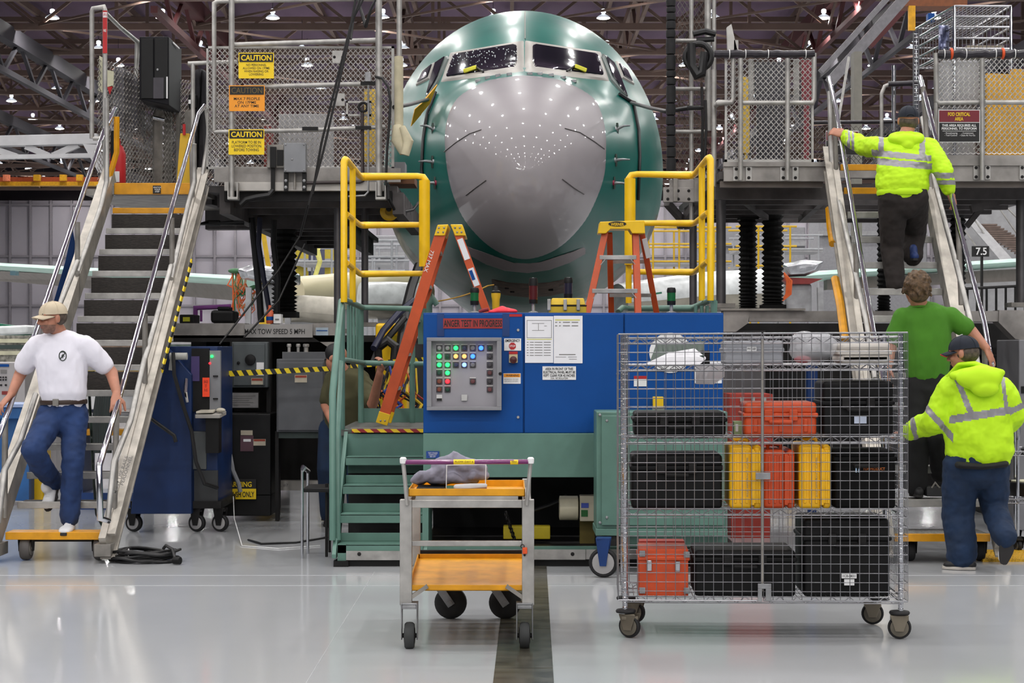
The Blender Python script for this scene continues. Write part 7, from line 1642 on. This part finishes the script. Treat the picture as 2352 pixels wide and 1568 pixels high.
def face(parent, L, R, s=1.0, brow=HAIRG):
    for sx in (-1, 1):
        e = MB().ell(L(sx*.030,.071,.008), (.014*s,.011*s,.0085*s), R, 12, 8).build('eye', EYEW, parent); MB().ell(L(sx*.030,.080,.008), (.0055*s,.003*s,.0055*s), R, 10, 6).build('iris', IRIS, e)
        limb_ = MB(); limb(limb_, [L(sx*.012,.088,.030), L(sx*.032,.086,.035), L(sx*.05,.072,.028)], [.004*s,.005*s,.003*s], 7); limb_.build('eyebrow', brow, parent)
    q = MB(); limb(q, [L(-.022,.086,-.064), L(0,.094,-.0635), L(.022,.086,-.064)], [.003*s,.0042*s,.003*s], 7); q.build('lips', LIPM, parent)
def cap(parent, L, R, mat, s=1.0, brim=True, band=None, brimdir=1, open_back=False, name='cap'):
    q = MB(); vs = []; n = 28; m = 8
    rings = []
    for i in range(m+1):
        th = (pi/2)*i/m
        for j in range(n):
            ph = 2*pi*j/n; vs.append(L(.086*cos(th)*cos(ph), -.010+.108*cos(th)*sin(ph), .030+.096*sin(th)**.9))
    fs = [(i*n+j, i*n+(j+1) % n, (i+1)*n+(j+1) % n, (i+1)*n+j) for i in range(m) for j in range(n)]+[tuple(range(n))[::-1]]
    q.add(vs, fs); c = q.build(name, mat, parent, smooth=50)
    if brim:
        b = MB(); 
        b.grid(lambda u, v: L((u-.5)*.165*(1-.25*v*v), brimdir*(.072+.085*v-.055*(abs(u-.5)*2)**2*(1)), .034-.020*v-.022*(abs(u-.5)*2)**2), 12, 6)
        b.build('cap_brim', mat, c, solid=.004)
    MB().ell(L(0,-.01,.127), (.008,.008,.004), None, 8, 6).build('cap_button', mat, c)
    q2 = MB()
    for k in range(3):
        ph = k*pi/3
        q2.tube([L(.087*cos(t)*cos(ph), -.010+.109*cos(t)*sin(ph), .030+.097*abs(sin(t))**.9) for t in [pi*i/16 for i in range(17)]], .0012, 4)
    q2.build('cap_seam', mat, c)
    return c
def shoe(parent, heel, toe, up, mat, sole, wd=.045, h=.075, name='shoe'):
    heel = Vector(heel); toe = Vector(toe); f = (toe-heel).normalized(); up = Vector(up); up = (up-f*up.dot(f)).normalized(); side = f.cross(up); Ln = (toe-heel).length
    mb = MB()
    limb(mb, [heel+up*.036, heel+f*Ln*.35+up*.036, heel+f*Ln*.72+up*.034, toe+up*.028-f*.02], [(wd*.78,.034),(wd*.84,.036),(wd*1.06,.032),(wd*.85,.024)], 14, flat=side)
    limb(mb, [heel+f*.04+up*.05, heel+f*.06+up*(h+.03)], [(wd*.80,.045),(wd*.76,.05)], 12, flat=side)
    o = blob(name, mb, mat, parent, .009, 4)
    sb = MB(); pts = []
    for k in range(24):
        t = 2*pi*k/24; u = .5-.5*cos(t); w_ = wd*(.86+.26*sin(pi*min(1,u*1.05))**2*(u > .4))*(abs(sin(t))**.55)*(1 if sin(t) > 0 else -1)
        pts.append(heel-f*.028+f*(Ln+.04)*u+side*w_)
    sb.prism(pts, up*.022); sb.build('sole', sole, o, bevel=.004)
    lc = MB()
    for k in range(4): q = heel+f*Ln*(.42+.09*k)+up*(.070-.004*k); lc.tube([q-side*.022, q+up*.006, q+side*.022], .0035, 6)
    lc.build('laces', mat, o)
    return o
V3 = Vector
# ---------- man in white T-shirt coming down the left stairs ----------
PA = thing('person', 'man in white T-shirt, jeans and khaki cap stepping down left stairs holding both rails', 'person', (X(145,13.3), 13.3, .21))
J = dict(head=P(120,731,13.28), neck=P(137,768,13.36), sL=P(80,796,13.36), sR=P(196,794,13.36), eL=P(45,862,13.44), eR=P(256,855,13.44), wL=P(26,905,13.30), wR=P(268,902,13.30), hipL=P(122,955,13.37), hipR=P(171,955,13.37), kL=P(74,1034,13.02), kR=P(168,1058,13.22), aL=P(124,1116,13.42), aR=P(160,1196,13.22))
bm = MB(); fA = V3((-.78,-.62,-.06)); RA, LA_ = head(bm, J['head'], fA, 1.0)
limb(bm, [J['neck']+V3((0,.01,-.05)), J['neck']+V3((-.012,0,.02)), J['head']+V3((.012,.025,-.05))], [.066,.060,.056], 14)
limb(bm, [P(141,800,13.37), P(142,850,13.37), P(146,905,13.36), P(147,945,13.37)], [(.15,.085),(.16,.095),(.145,.1),(.145,.1)], 18, flat=(1,0,0))
limb(bm, [J['sL'], P(138,788,13.36), J['sR']], [.065,.08,.065], 14)
limb(bm, [J['sL'], J['eL'], J['wL']], [.058,.045,.031], 14); limb(bm, [J['sR'], J['eR'], J['wR']], [.058,.047,.032], 14)
limb(bm, [J['hipL'], J['kL'], J['aL']], [.085,.058,.042], 14); limb(bm, [J['hipR'], J['kR'], J['aR']], [.085,.058,.042], 14)
hand(bm, J['wL']+V3((-.01,-.03,-.02)), (-.42,-.5,-.62), (-.35,-.25,.75), 1, 38, 1.06, .10)
hand(bm, J['wR']+V3((.004,-.03,-.02)), (.08,-.52,-.75), (.25,-.55,.45), -1, 42, 1.06, .06)
body = blob('body', bm, [SKINM, STUB], PA, .0065, 3, .4, extra=lambda c: 1 if ((RA.transposed() @ (c-J['head'])).z < -.045 and (RA.transposed() @ (c-J['head'])).z > -.115 and (RA.transposed() @ (c-J['head'])).y > .0 and (c-J['head']).length < .14) else 0)
face(PA, LA_, RA)
gl = MB()
for sx in (-1, 1): gl.tube([LA_(sx*.031+.021*cos(t), .092, .006+.015*sin(t)) for t in [2*pi*i/14 for i in range(14)]], .0016, 5, closed=True); gl.tube([LA_(sx*.052,.09,.01), LA_(sx*.078,.0,.008)], .0016, 5)
gl.tube([LA_(-.010,.093,.008), LA_(.010,.093,.008)], .0016, 5); gl.build('glasses', DARK, PA)
hb = MB(); hb.ell(LA_(0,-.028,.008), (.079,.086,.07), RA); blob('hair', hb, HAIRG, PA, .008, 2)
cap(PA, LA_, RA, KHAKI)
tm = MB(); limb(tm, [P(140,786,13.36), P(140,820,13.36), P(143,865,13.355), P(146,902,13.35), P(146,920,13.355)], [(.175,.10),(.196,.125),(.186,.135),(.176,.14),(.158,.125)], 24, flat=(1,0,0))
limb(tm, [J['sL']+V3((.02,0,.0)), P(138,781,13.36), J['sR']+V3((-.02,0,.0))], [.078,.088,.078], 16)
limb(tm, [J['sL']+V3((.01,0,0)), J['sL'].lerp(J['eL'],.45), J['sL'].lerp(J['eL'],.66)], [.080,.080,.076], 16); limb(tm, [J['sR']+V3((-.01,0,0)), J['sR'].lerp(J['eR'],.45), J['sR'].lerp(J['eR'],.72)], [.082,.080,.076], 16)
tee = blob('t_shirt', tm, WTEE, PA, .011, 5); wrinkle(tee, .008, 11, (1,1,.4)); wrinkle(tee, .004, 26, (1,1,.5))
cl = MB(); 
cl.torus(J['neck']+V3((-.005,-.008,-.018)), (-.12,-.35,1), .070, .009, 26, 8); cl.build('collar', WTEE, tee)
bv = BVHTree.FromPolygons([v.co+ORG[tee.name] for v in tee.data.vertices], [tuple(p.vertices) for p in tee.data.polygons])
def on_tee(px, py):
    dr = (P(px,py,13)-CAMP).normalized(); l, n_, i, ds = bv.ray_cast(CAMP, dr); return (l-dr*.003) if l is not None else P(px,py,13.2)
em_ = MB(); em_.tube([on_tee(144+8.2*cos(t), 817+11*sin(t)) for t in [2*pi*i/24 for i in range(24)]], .0035, 5, closed=True)
em_.tube([on_tee(138,824), on_tee(144,817), on_tee(149,811)], .0035, 5); em_.tube([on_tee(144,822), on_tee(144,813)], .0035, 5); em_.tube([on_tee(141,816), on_tee(148,818)], .0028, 5); em_.tube([on_tee(140,809), on_tee(145,807), on_tee(149,811)], .0025, 5)
em_.build('chest_emblem', M('dark_green_print',(40,50,44),.8), tee)
jm = MB(); limb(jm, [P(146,922,13.37), P(146,945,13.37), P(146,965,13.37)], [(.163,.125),(.175,.135),(.165,.13)], 22, flat=(1,0,0))
limb(jm, [J['hipL']+V3((0,0,.02)), J['hipL'].lerp(J['kL'],.5), J['kL'], J['kL'].lerp(J['aL'],.5), J['aL']+V3((0,0,.03))], [.108,.100,.083,.078,.072], 16); limb(jm, [J['hipR']+V3((0,0,.02)), J['hipR'].lerp(J['kR'],.5), J['kR'], J['kR'].lerp(J['aR'],.5), J['aR']+V3((0,0,.02))], [.104,.094,.082,.078,.074], 16)
jn = blob('jeans', jm, DENIM, PA, .011, 4); wrinkle(jn, .009, 11); wrinkle(jn, .004, 30)
bt_ = MB(); bt_.tube([P(146,923,13.365)+V3((.170*cos(t), .137*sin(t), .004*cos(t))) for t in [2*pi*i/32 for i in range(32)]], [(.018,.006)]*32, 8, closed=True, flat=(0,0,1)); bt_ = bt_.build('belt', LEATH, PA); MB().box(X(126,13.2)-.022, X(126,13.2)+.022, 13.215, 13.235, Z(932,13.23), Z(916,13.23)).build('buckle', ALUD, bt_, bevel=.003)
shoe(PA, J['aR']+V3((.0,.04,-.085)), J['aR']+V3((.005,-.20,-.088)), (0,0,1), SHOEW, SOLE, .05)
shoe(PA, P(127,1122,13.46), P(112,1172,13.33), (-.35,-.75,.45), SHOEW, SOLE, .05)
# ---------- man in hi-vis hoodie climbing the right stairs ----------
PB_ = thing('person', 'man in hi-vis yellow hoodie and navy cap climbing the right stairs, seen from behind', 'person', (X(2075,14.8), 14.8, 2.035))
D_ = 14.75
J = dict(head=P(2086,277,14.98), neck=P(2080,312,14.93), sL=P(2030,340,14.9), sR=P(2134,342,14.88), eL=P(1982,336,15.2), wL=P(1938,310,15.45), eR=P(2168,395,14.72), wR=P(2180,440,14.74), hipL=P(2052,452,14.78), hipR=P(2098,452,14.78), kL=P(2048,570,14.92), aL=P(2058,660,14.84), kR=P(2102,535,15.12), aR=P(2096,598,15.02))
bm = MB(); RB, LB_ = head(bm, J['head'], (.06,1,.12), 1.0)
limb(bm, [J['neck']+V3((0,0,-.06)), J['neck'], J['head']+V3((0,-.02,-.05))], [.065,.058,.055], 14)
limb(bm, [P(2080,350,14.9), P(2076,400,14.83), P(2075,450,14.78)], [(.16,.09),(.15,.1),(.15,.1)], 16, flat=(1,0,0))
for a, b_, c_ in (('sL','eL','wL'),('sR','eR','wR')): limb(bm, [J[a], J[b_], J[c_]], [.055,.045,.031], 12)
for a, b_, c_ in (('hipL','kL','aL'),('hipR','kR','aR')): limb(bm, [J[a], J[b_], J[c_]], [.085,.058,.042], 12)
hand(bm, J['wL'], (-.75,.45,.35), (-.2,-.7,.6), 1, 42, 1.05, .08); hand(bm, J['wR'], (.35,.05,-.85), (.6,-.7,.2), -1, 40, 1.05, .05)
blob('body', bm, SKINM, PB_, .0065, 3, .4)
hb = MB(); hb.ell(LB_(0,-.02,-.01), (.080,.09,.075), RB); blob('hair', hb, HAIRG, PB_, .008, 2)
cp2 = cap(PB_, LB_, RB, NAVY); q = MB(); q.tube([LB_(.035*cos(t), -.117, .034+.018*sin(t)) for t in [pi*i/10 for i in range(11)]], .004, 6); q.build('cap_strap', NAVY, cp2)
hm = MB(); limb(hm, [P(2080,338,14.9), P(2078,370,14.86), P(2073,405,14.82), P(2072,432,14.79), P(2072,443,14.79)], [(.20,.12),(.222,.15),(.218,.16),(.215,.155),(.20,.14)], 26, flat=(1,0,0))
limb(hm, [J['sL']+V3((.03,0,0)), P(2081,326,14.92), J['sR']+V3((-.03,0,0))], [.09,.10,.09], 16)
limb(hm, [J['sL'], J['eL'], J['eL'].lerp(J['wL'],.85)], [.094,.080,.058], 16); limb(hm, [J['sR'], J['eR'], J['eR'].lerp(J['wR'],.85)], [.096,.082,.060], 16)
def hv_b(c):
    py = HY-(c.z-HC)*F/c.y; px = CX+c.x*F/c.y
    if px < 1966 and px > 1940 and abs(px-1953) < 10 and (px-1953) % 9 > 3 - 0: return 1
    if 2003 < px < 2140 and c.y < 15.05:
        o = (px-2070)*.10
        if 350 < py-o < 364 or 368 < py-o < 383: return 1
        if (2018 < px < 2030 or 2112 < px < 2125) and py < 356 and py > 308: return 1
    if px > 2142 and (396 < py < 409 or 413 < py < 424): return 1
    return 0
hd = blob('hoodie', hm, [HIVIS, REFL], PB_, .0095, 4, extra=hv_b); wrinkle(hd, .012, 9, (.7,1,1.2)); wrinkle(hd, .005, 24, (1,1,1.6))
hq = MB(); hq.tube([P(2080,322,14.87)+V3((.11*cos(t), .05*sin(t)-.02, .025*sin(t)+.01)) for t in [2*pi*i/20 for i in range(20)]], .045, 12, closed=True); hq.ell(P(2082,322,14.8), (.105,.055,.06)); hq.ell(P(2084,334,14.78), (.06,.045,.05))
ho = blob('hood', hq, HIVIS, hd, .011, 5); wrinkle(ho, .006, 12)
rb2 = MB(); rb2.tube([P(2072,441,14.79)+V3((.198*cos(t), .142*sin(t), -.005)) for t in [2*pi*i/30 for i in range(30)]], [(.026,.012)]*30, 8, closed=True, flat=(0,0,1)); rb2.build('waistband', HIVIS, hd)
pm = MB(); limb(pm, [P(2074,440,14.8), P(2075,465,14.8)], [(.185,.13),(.19,.14)], 20, flat=(1,0,0))
limb(pm, [J['hipL'], J['hipL'].lerp(J['kL'],.5), J['kL'], J['kL'].lerp(J['aL'],.6), J['aL']+V3((0,0,.02))], [.125,.112,.09,.088,.08], 16); limb(pm, [J['hipR'], J['hipR'].lerp(J['kR'],.6), J['kR'], J['aR']+V3((0,0,.03))], [.125,.11,.092,.08], 16)
tz = blob('trousers', pm, BRN, PB_, .0105, 4); wrinkle(tz, .008, 9); wrinkle(tz, .004, 24)
shoe(PB_, V3((J['aL'].x, 14.82, 2.04)), V3((J['aL'].x, 15.02, 2.04)), (0,0,1), BLKSH, SOLE); shoe(PB_, V3((J['aR'].x, 14.93, 2.268)), V3((J['aR'].x-.01, 15.18, 2.268)), (0,0,1), M('blue_shoe',(30,54,110),.6), SOLE)
# ---------- man in green T-shirt behind him ----------
PC = thing('person', 'brown-haired man in green T-shirt and black trousers on the lower right stairs', 'person', (X(2125,13.25), 13.25, .44))
J = dict(head=P(2103,662,13.22), neck=P(2112,700,13.25), sL=P(2074,728,13.26), sR=P(2180,726,13.26), eL=P(2048,790,13.28), wL=P(2040,845,13.1), eR=P(2232,762,13.26), wR=P(2266,800,13.18), hipL=P(2108,880,13.26), hipR=P(2155,880,13.26), kL=P(2106,1005,13.2), aL=P(2106,1118,13.28), kR=P(2160,1000,13.12), aR=P(2160,1085,13.42))
bm = MB(); RC_, LC_ = head(bm, J['head'], (-.25,1,.05), 1.0)
limb(bm, [J['neck']+V3((0,0,-.06)), J['neck'], J['head']+V3((0,-.02,-.05))], [.065,.060,.056], 14)
limb(bm, [P(2125,740,13.26), P(2130,800,13.26), P(2131,880,13.26)], [(.16,.09),(.145,.1),(.14,.1)], 16, flat=(1,0,0)); limb(bm, [J['sL'], P(2124,720,13.26), J['sR']], [.06,.075,.06], 12)
for a, b_, c_ in (('sL','eL','wL'),('sR','eR','wR')): limb(bm, [J[a], J[b_], J[c_]], [.055,.044,.030], 12)
for a, b_, c_ in (('hipL','kL','aL'),('hipR','kR','aR')): limb(bm, [J[a], J[b_], J[c_]], [.085,.058,.042], 12)
hand(bm, J['wL'], (-.1,-.3,-.9), (-.9,0,.1), -1, 30, 1.0); hand(bm, J['wR']+V3((.004,0,-.012)), (.30,-.15,-.8), (.7,-.6,.2), -1, 46, 1.05, .05)
blob('body', bm, SKINM, PC, .0065, 3, .4)
random.seed(4); hb = MB(); hb.ell(LC_(0,-.02,.025), (.096,.105,.105), RC_); hb.ell(LC_(0,-.055,-.045), (.078,.055,.06), RC_)
for k in range(70):
    a = random.uniform(0,2*pi); b_ = random.uniform(-.5,1.4); v = V3((cos(a)*cos(b_), sin(a)*cos(b_), sin(b_)))
    if v.y > .45 and v.z < .35: continue
    p = LC_(v.x*.094, -.02+v.y*.104, .025+v.z*.105); limb(hb, [p, p+(RC_ @ V3((random.uniform(-.02,.02), random.uniform(-.02,.02), -.03)))], [.015,.009], 6)
hr = blob('hair', hb, HAIRB, PC, .006, 2)
tm = MB(); limb(tm, [P(2124,728,13.26), P(2128,780,13.26), P(2130,840,13.26), P(2130,864,13.26)], [(.19,.115),(.185,.13),(.165,.13),(.158,.125)], 24, flat=(1,0,0)); limb(tm, [J['sL']+V3((.03,0,-.005)), P(2126,716,13.26), J['sR']+V3((-.03,0,-.005))], [.075,.085,.075], 16)
limb(tm, [J['sL'], J['sL'].lerp(J['eL'],.5), J['sL'].lerp(J['eL'],.75)], [.078,.076,.074], 16); limb(tm, [J['sR'], J['sR'].lerp(J['eR'],.4), J['sR'].lerp(J['eR'],.68)], [.078,.074,.070], 16)
te = blob('t_shirt', tm, GTEE, PC, .0105, 5); wrinkle(te, .010, 9, (1,.6,.25)); wrinkle(te, .003, 26, (1,1,.4))
cl = MB(); cl.torus(J['neck']+V3((0,.0,-.024)), (0,.2,1), .068, .008, 24, 8); cl.build('collar', GTEE, te)
pm = MB(); limb(pm, [P(2131,862,13.26), P(2131,895,13.26)], [(.152,.12),(.162,.13)], 20, flat=(1,0,0))
limb(pm, [J['hipL'], J['kL'], J['aL']], [.105,.085,.078], 16); limb(pm, [J['hipR'], J['kR'], J['aR']], [.105,.085,.078], 16)
wrinkle(blob('trousers', pm, BLKP, PC, .0105, 4), .006, 9)
shoe(PC, V3((J['aL'].x, 13.20, .447)), V3((J['aL'].x, 13.42, .447)), (0,0,1), BLKSH, SOLE); shoe(PC, V3((J['aR'].x, 13.40, .672)), V3((J['aR'].x, 13.56, .672)), (0,0,1), BLKSH, SOLE)
# ---------- man in hi-vis jacket walking at the foot of the stairs ----------
PD = thing('person', 'man in hi-vis yellow jacket, jeans and cap walking behind the cage at right', 'person', (X(2215,12.5), 12.5, 0))
J = dict(head=P(2212,812,12.52), neck=P(2228,858,12.54), sL=P(2192,890,12.58), sR=P(2296,900,12.46), eL=P(2150,965,12.62), wL=P(2092,990,12.9), eR=P(2330,950,12.5), wR=P(2305,985,12.75), hipL=P(2210,1060,12.55), hipR=P(2278,1060,12.5), kL=P(2200,1180,12.6), aL=P(2210,1283,12.55), kR=P(2283,1162,12.62), aR=P(2308,1238,12.28))
bm = MB(); RD, LD = head(bm, J['head'], (-.86,.48,-.12), 1.0)
limb(bm, [J['neck']+V3((0,0,-.06)), J['neck'], J['head']+V3((.02,0,-.05))], [.068,.062,.058], 14)
limb(bm, [P(2240,900,12.52), P(2245,980,12.52), P(2244,1060,12.52)], [(.16,.1),(.155,.11),(.15,.11)], 16, flat=(1,-.3,0)); limb(bm, [J['sL'], P(2240,885,12.52), J['sR']], [.06,.075,.06], 12)
for a, b_, c_ in (('sL','eL','wL'),('sR','eR','wR')): limb(bm, [J[a], J[b_], J[c_]], [.055,.044,.031], 12)
for a, b_, c_ in (('hipL','kL','aL'),('hipR','kR','aR')): limb(bm, [J[a], J[b_], J[c_]], [.085,.058,.042], 12)
hand(bm, J['wL'], (-.8,.5,-.1), (0,-.2,1), 1, 35, 1.05); hand(bm, J['wR'], (-.5,.8,0), (.6,.3,.6), -1, 40, 1.05)
blob('body', bm, SKINM, PD, .0065, 3, .4); face(PD, LD, RD)
hb = MB(); hb.ell(LD(0,-.028,.0), (.080,.088,.074), RD); blob('hair', hb, HAIRG, PD, .008, 2)
cpd = cap(PD, LD, RD, NAVY); q = MB(); q.tube([LD((u-.5)*.16*(.75), .157-.055*(abs(u-.5)*2)**2-.002, .012-.022*(abs(u-.5)*2)**2) for u in [i/12 for i in range(13)]], .005, 6); q.build('red_brim_edge', RED, cpd)
q = MB(); q.tube([LD(.089*cos(t), -.010+.110*sin(t)*.05+.104, .032+.10*abs(sin(t))) if False else LD(.05, .10-.10*t, .045+.09*sin(t*pi/2)) for t in [i/10 for i in range(11)]], .0025, 5); q.build('white_piping', WHITE, cpd)
hm = MB(); limb(hm, [P(2240,880,12.52), P(2244,935,12.52), P(2248,1000,12.52), P(2250,1040,12.52)], [(.20,.14),(.222,.165),(.238,.175),(.235,.17)], 28, flat=(1,-.3,0)); limb(hm, [J['sL']+V3((.03,0,-.01)), P(2240,876,12.52), J['sR']+V3((-.03,0,-.01))], [.10,.11,.10], 16)
limb(hm, [J['sL'], J['eL'], J['eL'].lerp(J['wL'],.97)], [.108,.098,.066], 18); limb(hm, [J['sR'], J['eR'], J['eR'].lerp(J['wR'],.9)], [.105,.092,.07], 18)
def hv_d(c):
    py = HY-(c.z-HC)*F/c.y; px = CX+c.x*F/c.y
    if px > 2320 and 928 < py-(2340-px)*.5 < 944: return 1
    if px > 2178 and px < 2320:
        o = (2250-px)*.16
        if 944 < py-o < 962 and px > 2182: return 1
        if py < 955 and 868 < py and (2190+ (py-868)*.42 < px < 2204+(py-868)*.42 and px < 2236): return 1
        if py < 948 and py > 862 and 2298 + (py-862)*.12 < px < 2307+(py-862)*.12: return 1
    if px <= 2190:
        t = (px-2120)*.8+(py-945)*-.62
        if abs((px-2140)*.75-(py-955)*.0-(py-950)*.66*-1*-1) < 7 and py > 915: return 1
        if px < 2112 and abs(px-2098-(py-970)*.18) < 6: return 1
    return 0
jk_ = blob('jacket', hm, [HIVIS, REFL], PD, .0095, 4, extra=hv_d); wrinkle(jk_, .016, 8, (1,1,.7)); wrinkle(jk_, .006, 22)
hq = MB(); hq.ell(P(2250,868,12.36), (.165,.07,.085)); hq.ell(P(2262,892,12.34), (.10,.055,.06)); limb(hq, [P(2192,862,12.42), P(2250,852,12.38), P(2300,856,12.36)], [.035,.05,.03], 12)
ho = blob('hood', hq, HIVIS, jk_, .011, 5); wrinkle(ho, .008, 9)
cq = MB(); limb(cq, [P(2180,868,12.56), P(2208,838,12.5), P(2240,836,12.44), P(2258,842,12.42)], [(.03,.03),(.055,.022),(.055,.022),(.03,.02)], 12); blob('collar', cq, HIVIS, jk_, .01, 4)
q = MB(); limb(q, [P(2196,1066,12.5), P(2248,1069,12.5), P(2306,1063,12.48)], [(.028,.16),(.03,.185),(.028,.16)], 18, flat=(0,0,1)); blob('black_hem', q, BLKP, jk_, .012, 4)
pm = MB(); limb(pm, [P(2245,1048,12.52), P(2244,1075,12.52)], [(.20,.145),(.20,.15)], 20, flat=(1,-.3,0))
limb(pm, [J['hipL'], J['hipL'].lerp(J['kL'],.5), J['kL'], J['kL'].lerp(J['aL'],.6), J['aL']+V3((0,0,.01))], [.13,.125,.112,.108,.105], 18); limb(pm, [J['hipR'], J['hipR'].lerp(J['kR'],.6), J['kR'], J['kR'].lerp(J['aR'],.6), J['aR']+V3((0,0,.02))], [.125,.112,.095,.09,.08], 18)
jd_ = blob('jeans', pm, DENIM2, PD, .0105, 4); wrinkle(jd_, .012, 8); wrinkle(jd_, .005, 24)
shoe(PD, P(2236,1310,12.47)*1 if False else V3((X(2232,12.5), 12.5, .002)), V3((X(2172,12.5), 12.56, .002)), (0,0,1), BLKSH, M('cream_sole',(190,184,176),.7)); shoe(PD, J['aR']+V3((.02,-.045,.03)), J['aR']+V3((-.015,-.03,-.16)), (.1,1,.2), SHOEW, SOLE)
# ---------- worker stooping behind the green rail ----------
PE = thing('person', 'worker in olive T-shirt stooping behind the green railing, gripping the rail', 'person', (X(790,15.45), 15.5, 0))
J = dict(head=P(770,822,15.36), sL=P(765,872,15.5), sR=P(838,885,15.42), eR=P(856,928,15.2), wR=P(872,858,14.98), hip=P(785,985,15.6))
bm = MB(); RE, LE = head(bm, J['head'], (.55,-.1,-.5), 1.0); limb(bm, [P(795,865,15.45), P(782,845,15.4), J['head']+V3((.0,.0,-.03))], [.07,.062,.056], 12)
limb(bm, [P(800,880,15.46), P(795,930,15.52), J['hip']], [(.14,.1),(.14,.1),(.14,.1)], 14, flat=(1,0,0)); limb(bm, [J['sR'], J['eR'], J['wR']], [.056,.047,.033], 12); limb(bm, [J['sL'], P(748,930,15.5), P(770,985,15.2)], [.055,.045,.03], 12)
for sx in (-.1, .1): limb(bm, [J['hip']+V3((sx,0,0)), V3((J['hip'].x+sx*1.2, 15.52, .5)), V3((J['hip'].x+sx*1.2, 15.65, .09))], [.085,.06,.042], 12)
hand(bm, J['wR']+V3((0,0,.015)), (.12,-.25,.85), (.65,.55,.1), -1, 60, 1.05, .03); hand(bm, P(770,985,15.2), (.2,-.4,-.7), (-.5,0,.5), 1, 30)
blob('body', bm, SKINM, PE, .0065, 3, .4); face(PE, LE, RE)
hb = MB(); hb.ell(LE(0,-.02,.03), (.086,.098,.088), RE); blob('hair', hb, BLKSH, PE, .009, 3)
tm = MB(); limb(tm, [P(802,872,15.46), P(800,905,15.48), P(792,950,15.54), P(788,980,15.58)], [(.19,.13),(.2,.14),(.18,.14),(.165,.135)], 22, flat=(1,0,0)); limb(tm, [J['sL'], P(802,862,15.45), J['sR']], [.085,.09,.08], 14); limb(tm, [J['sR']+V3((-.02,0,0)), J['sR'].lerp(J['eR'],.75)], [.082,.074], 14); limb(tm, [J['sL'], J['sL'].lerp(P(748,930,15.5),.75)], [.08,.072], 14)
wrinkle(blob('t_shirt', tm, OLV, PE, .011, 4), .007, 9)
pm = MB(); limb(pm, [P(788,975,15.58), J['hip']+V3((0,0,-.05))], [(.165,.13),(.17,.135)], 18, flat=(1,0,0))
for sx in (-.1, .1): limb(pm, [J['hip']+V3((sx,0,0)), V3((J['hip'].x+sx*1.2, 15.52, .5)), V3((J['hip'].x+sx*1.2, 15.65, .1))], [.105,.085,.075], 14)
blob('jeans', pm, DENIM2, PE, .012, 4)
for sx in (-.12, .12): shoe(PE, V3((J['hip'].x+sx, 15.68, .001)), V3((J['hip'].x+sx+.02, 15.47, .001)), (0,0,1), BLKSH, SOLE)
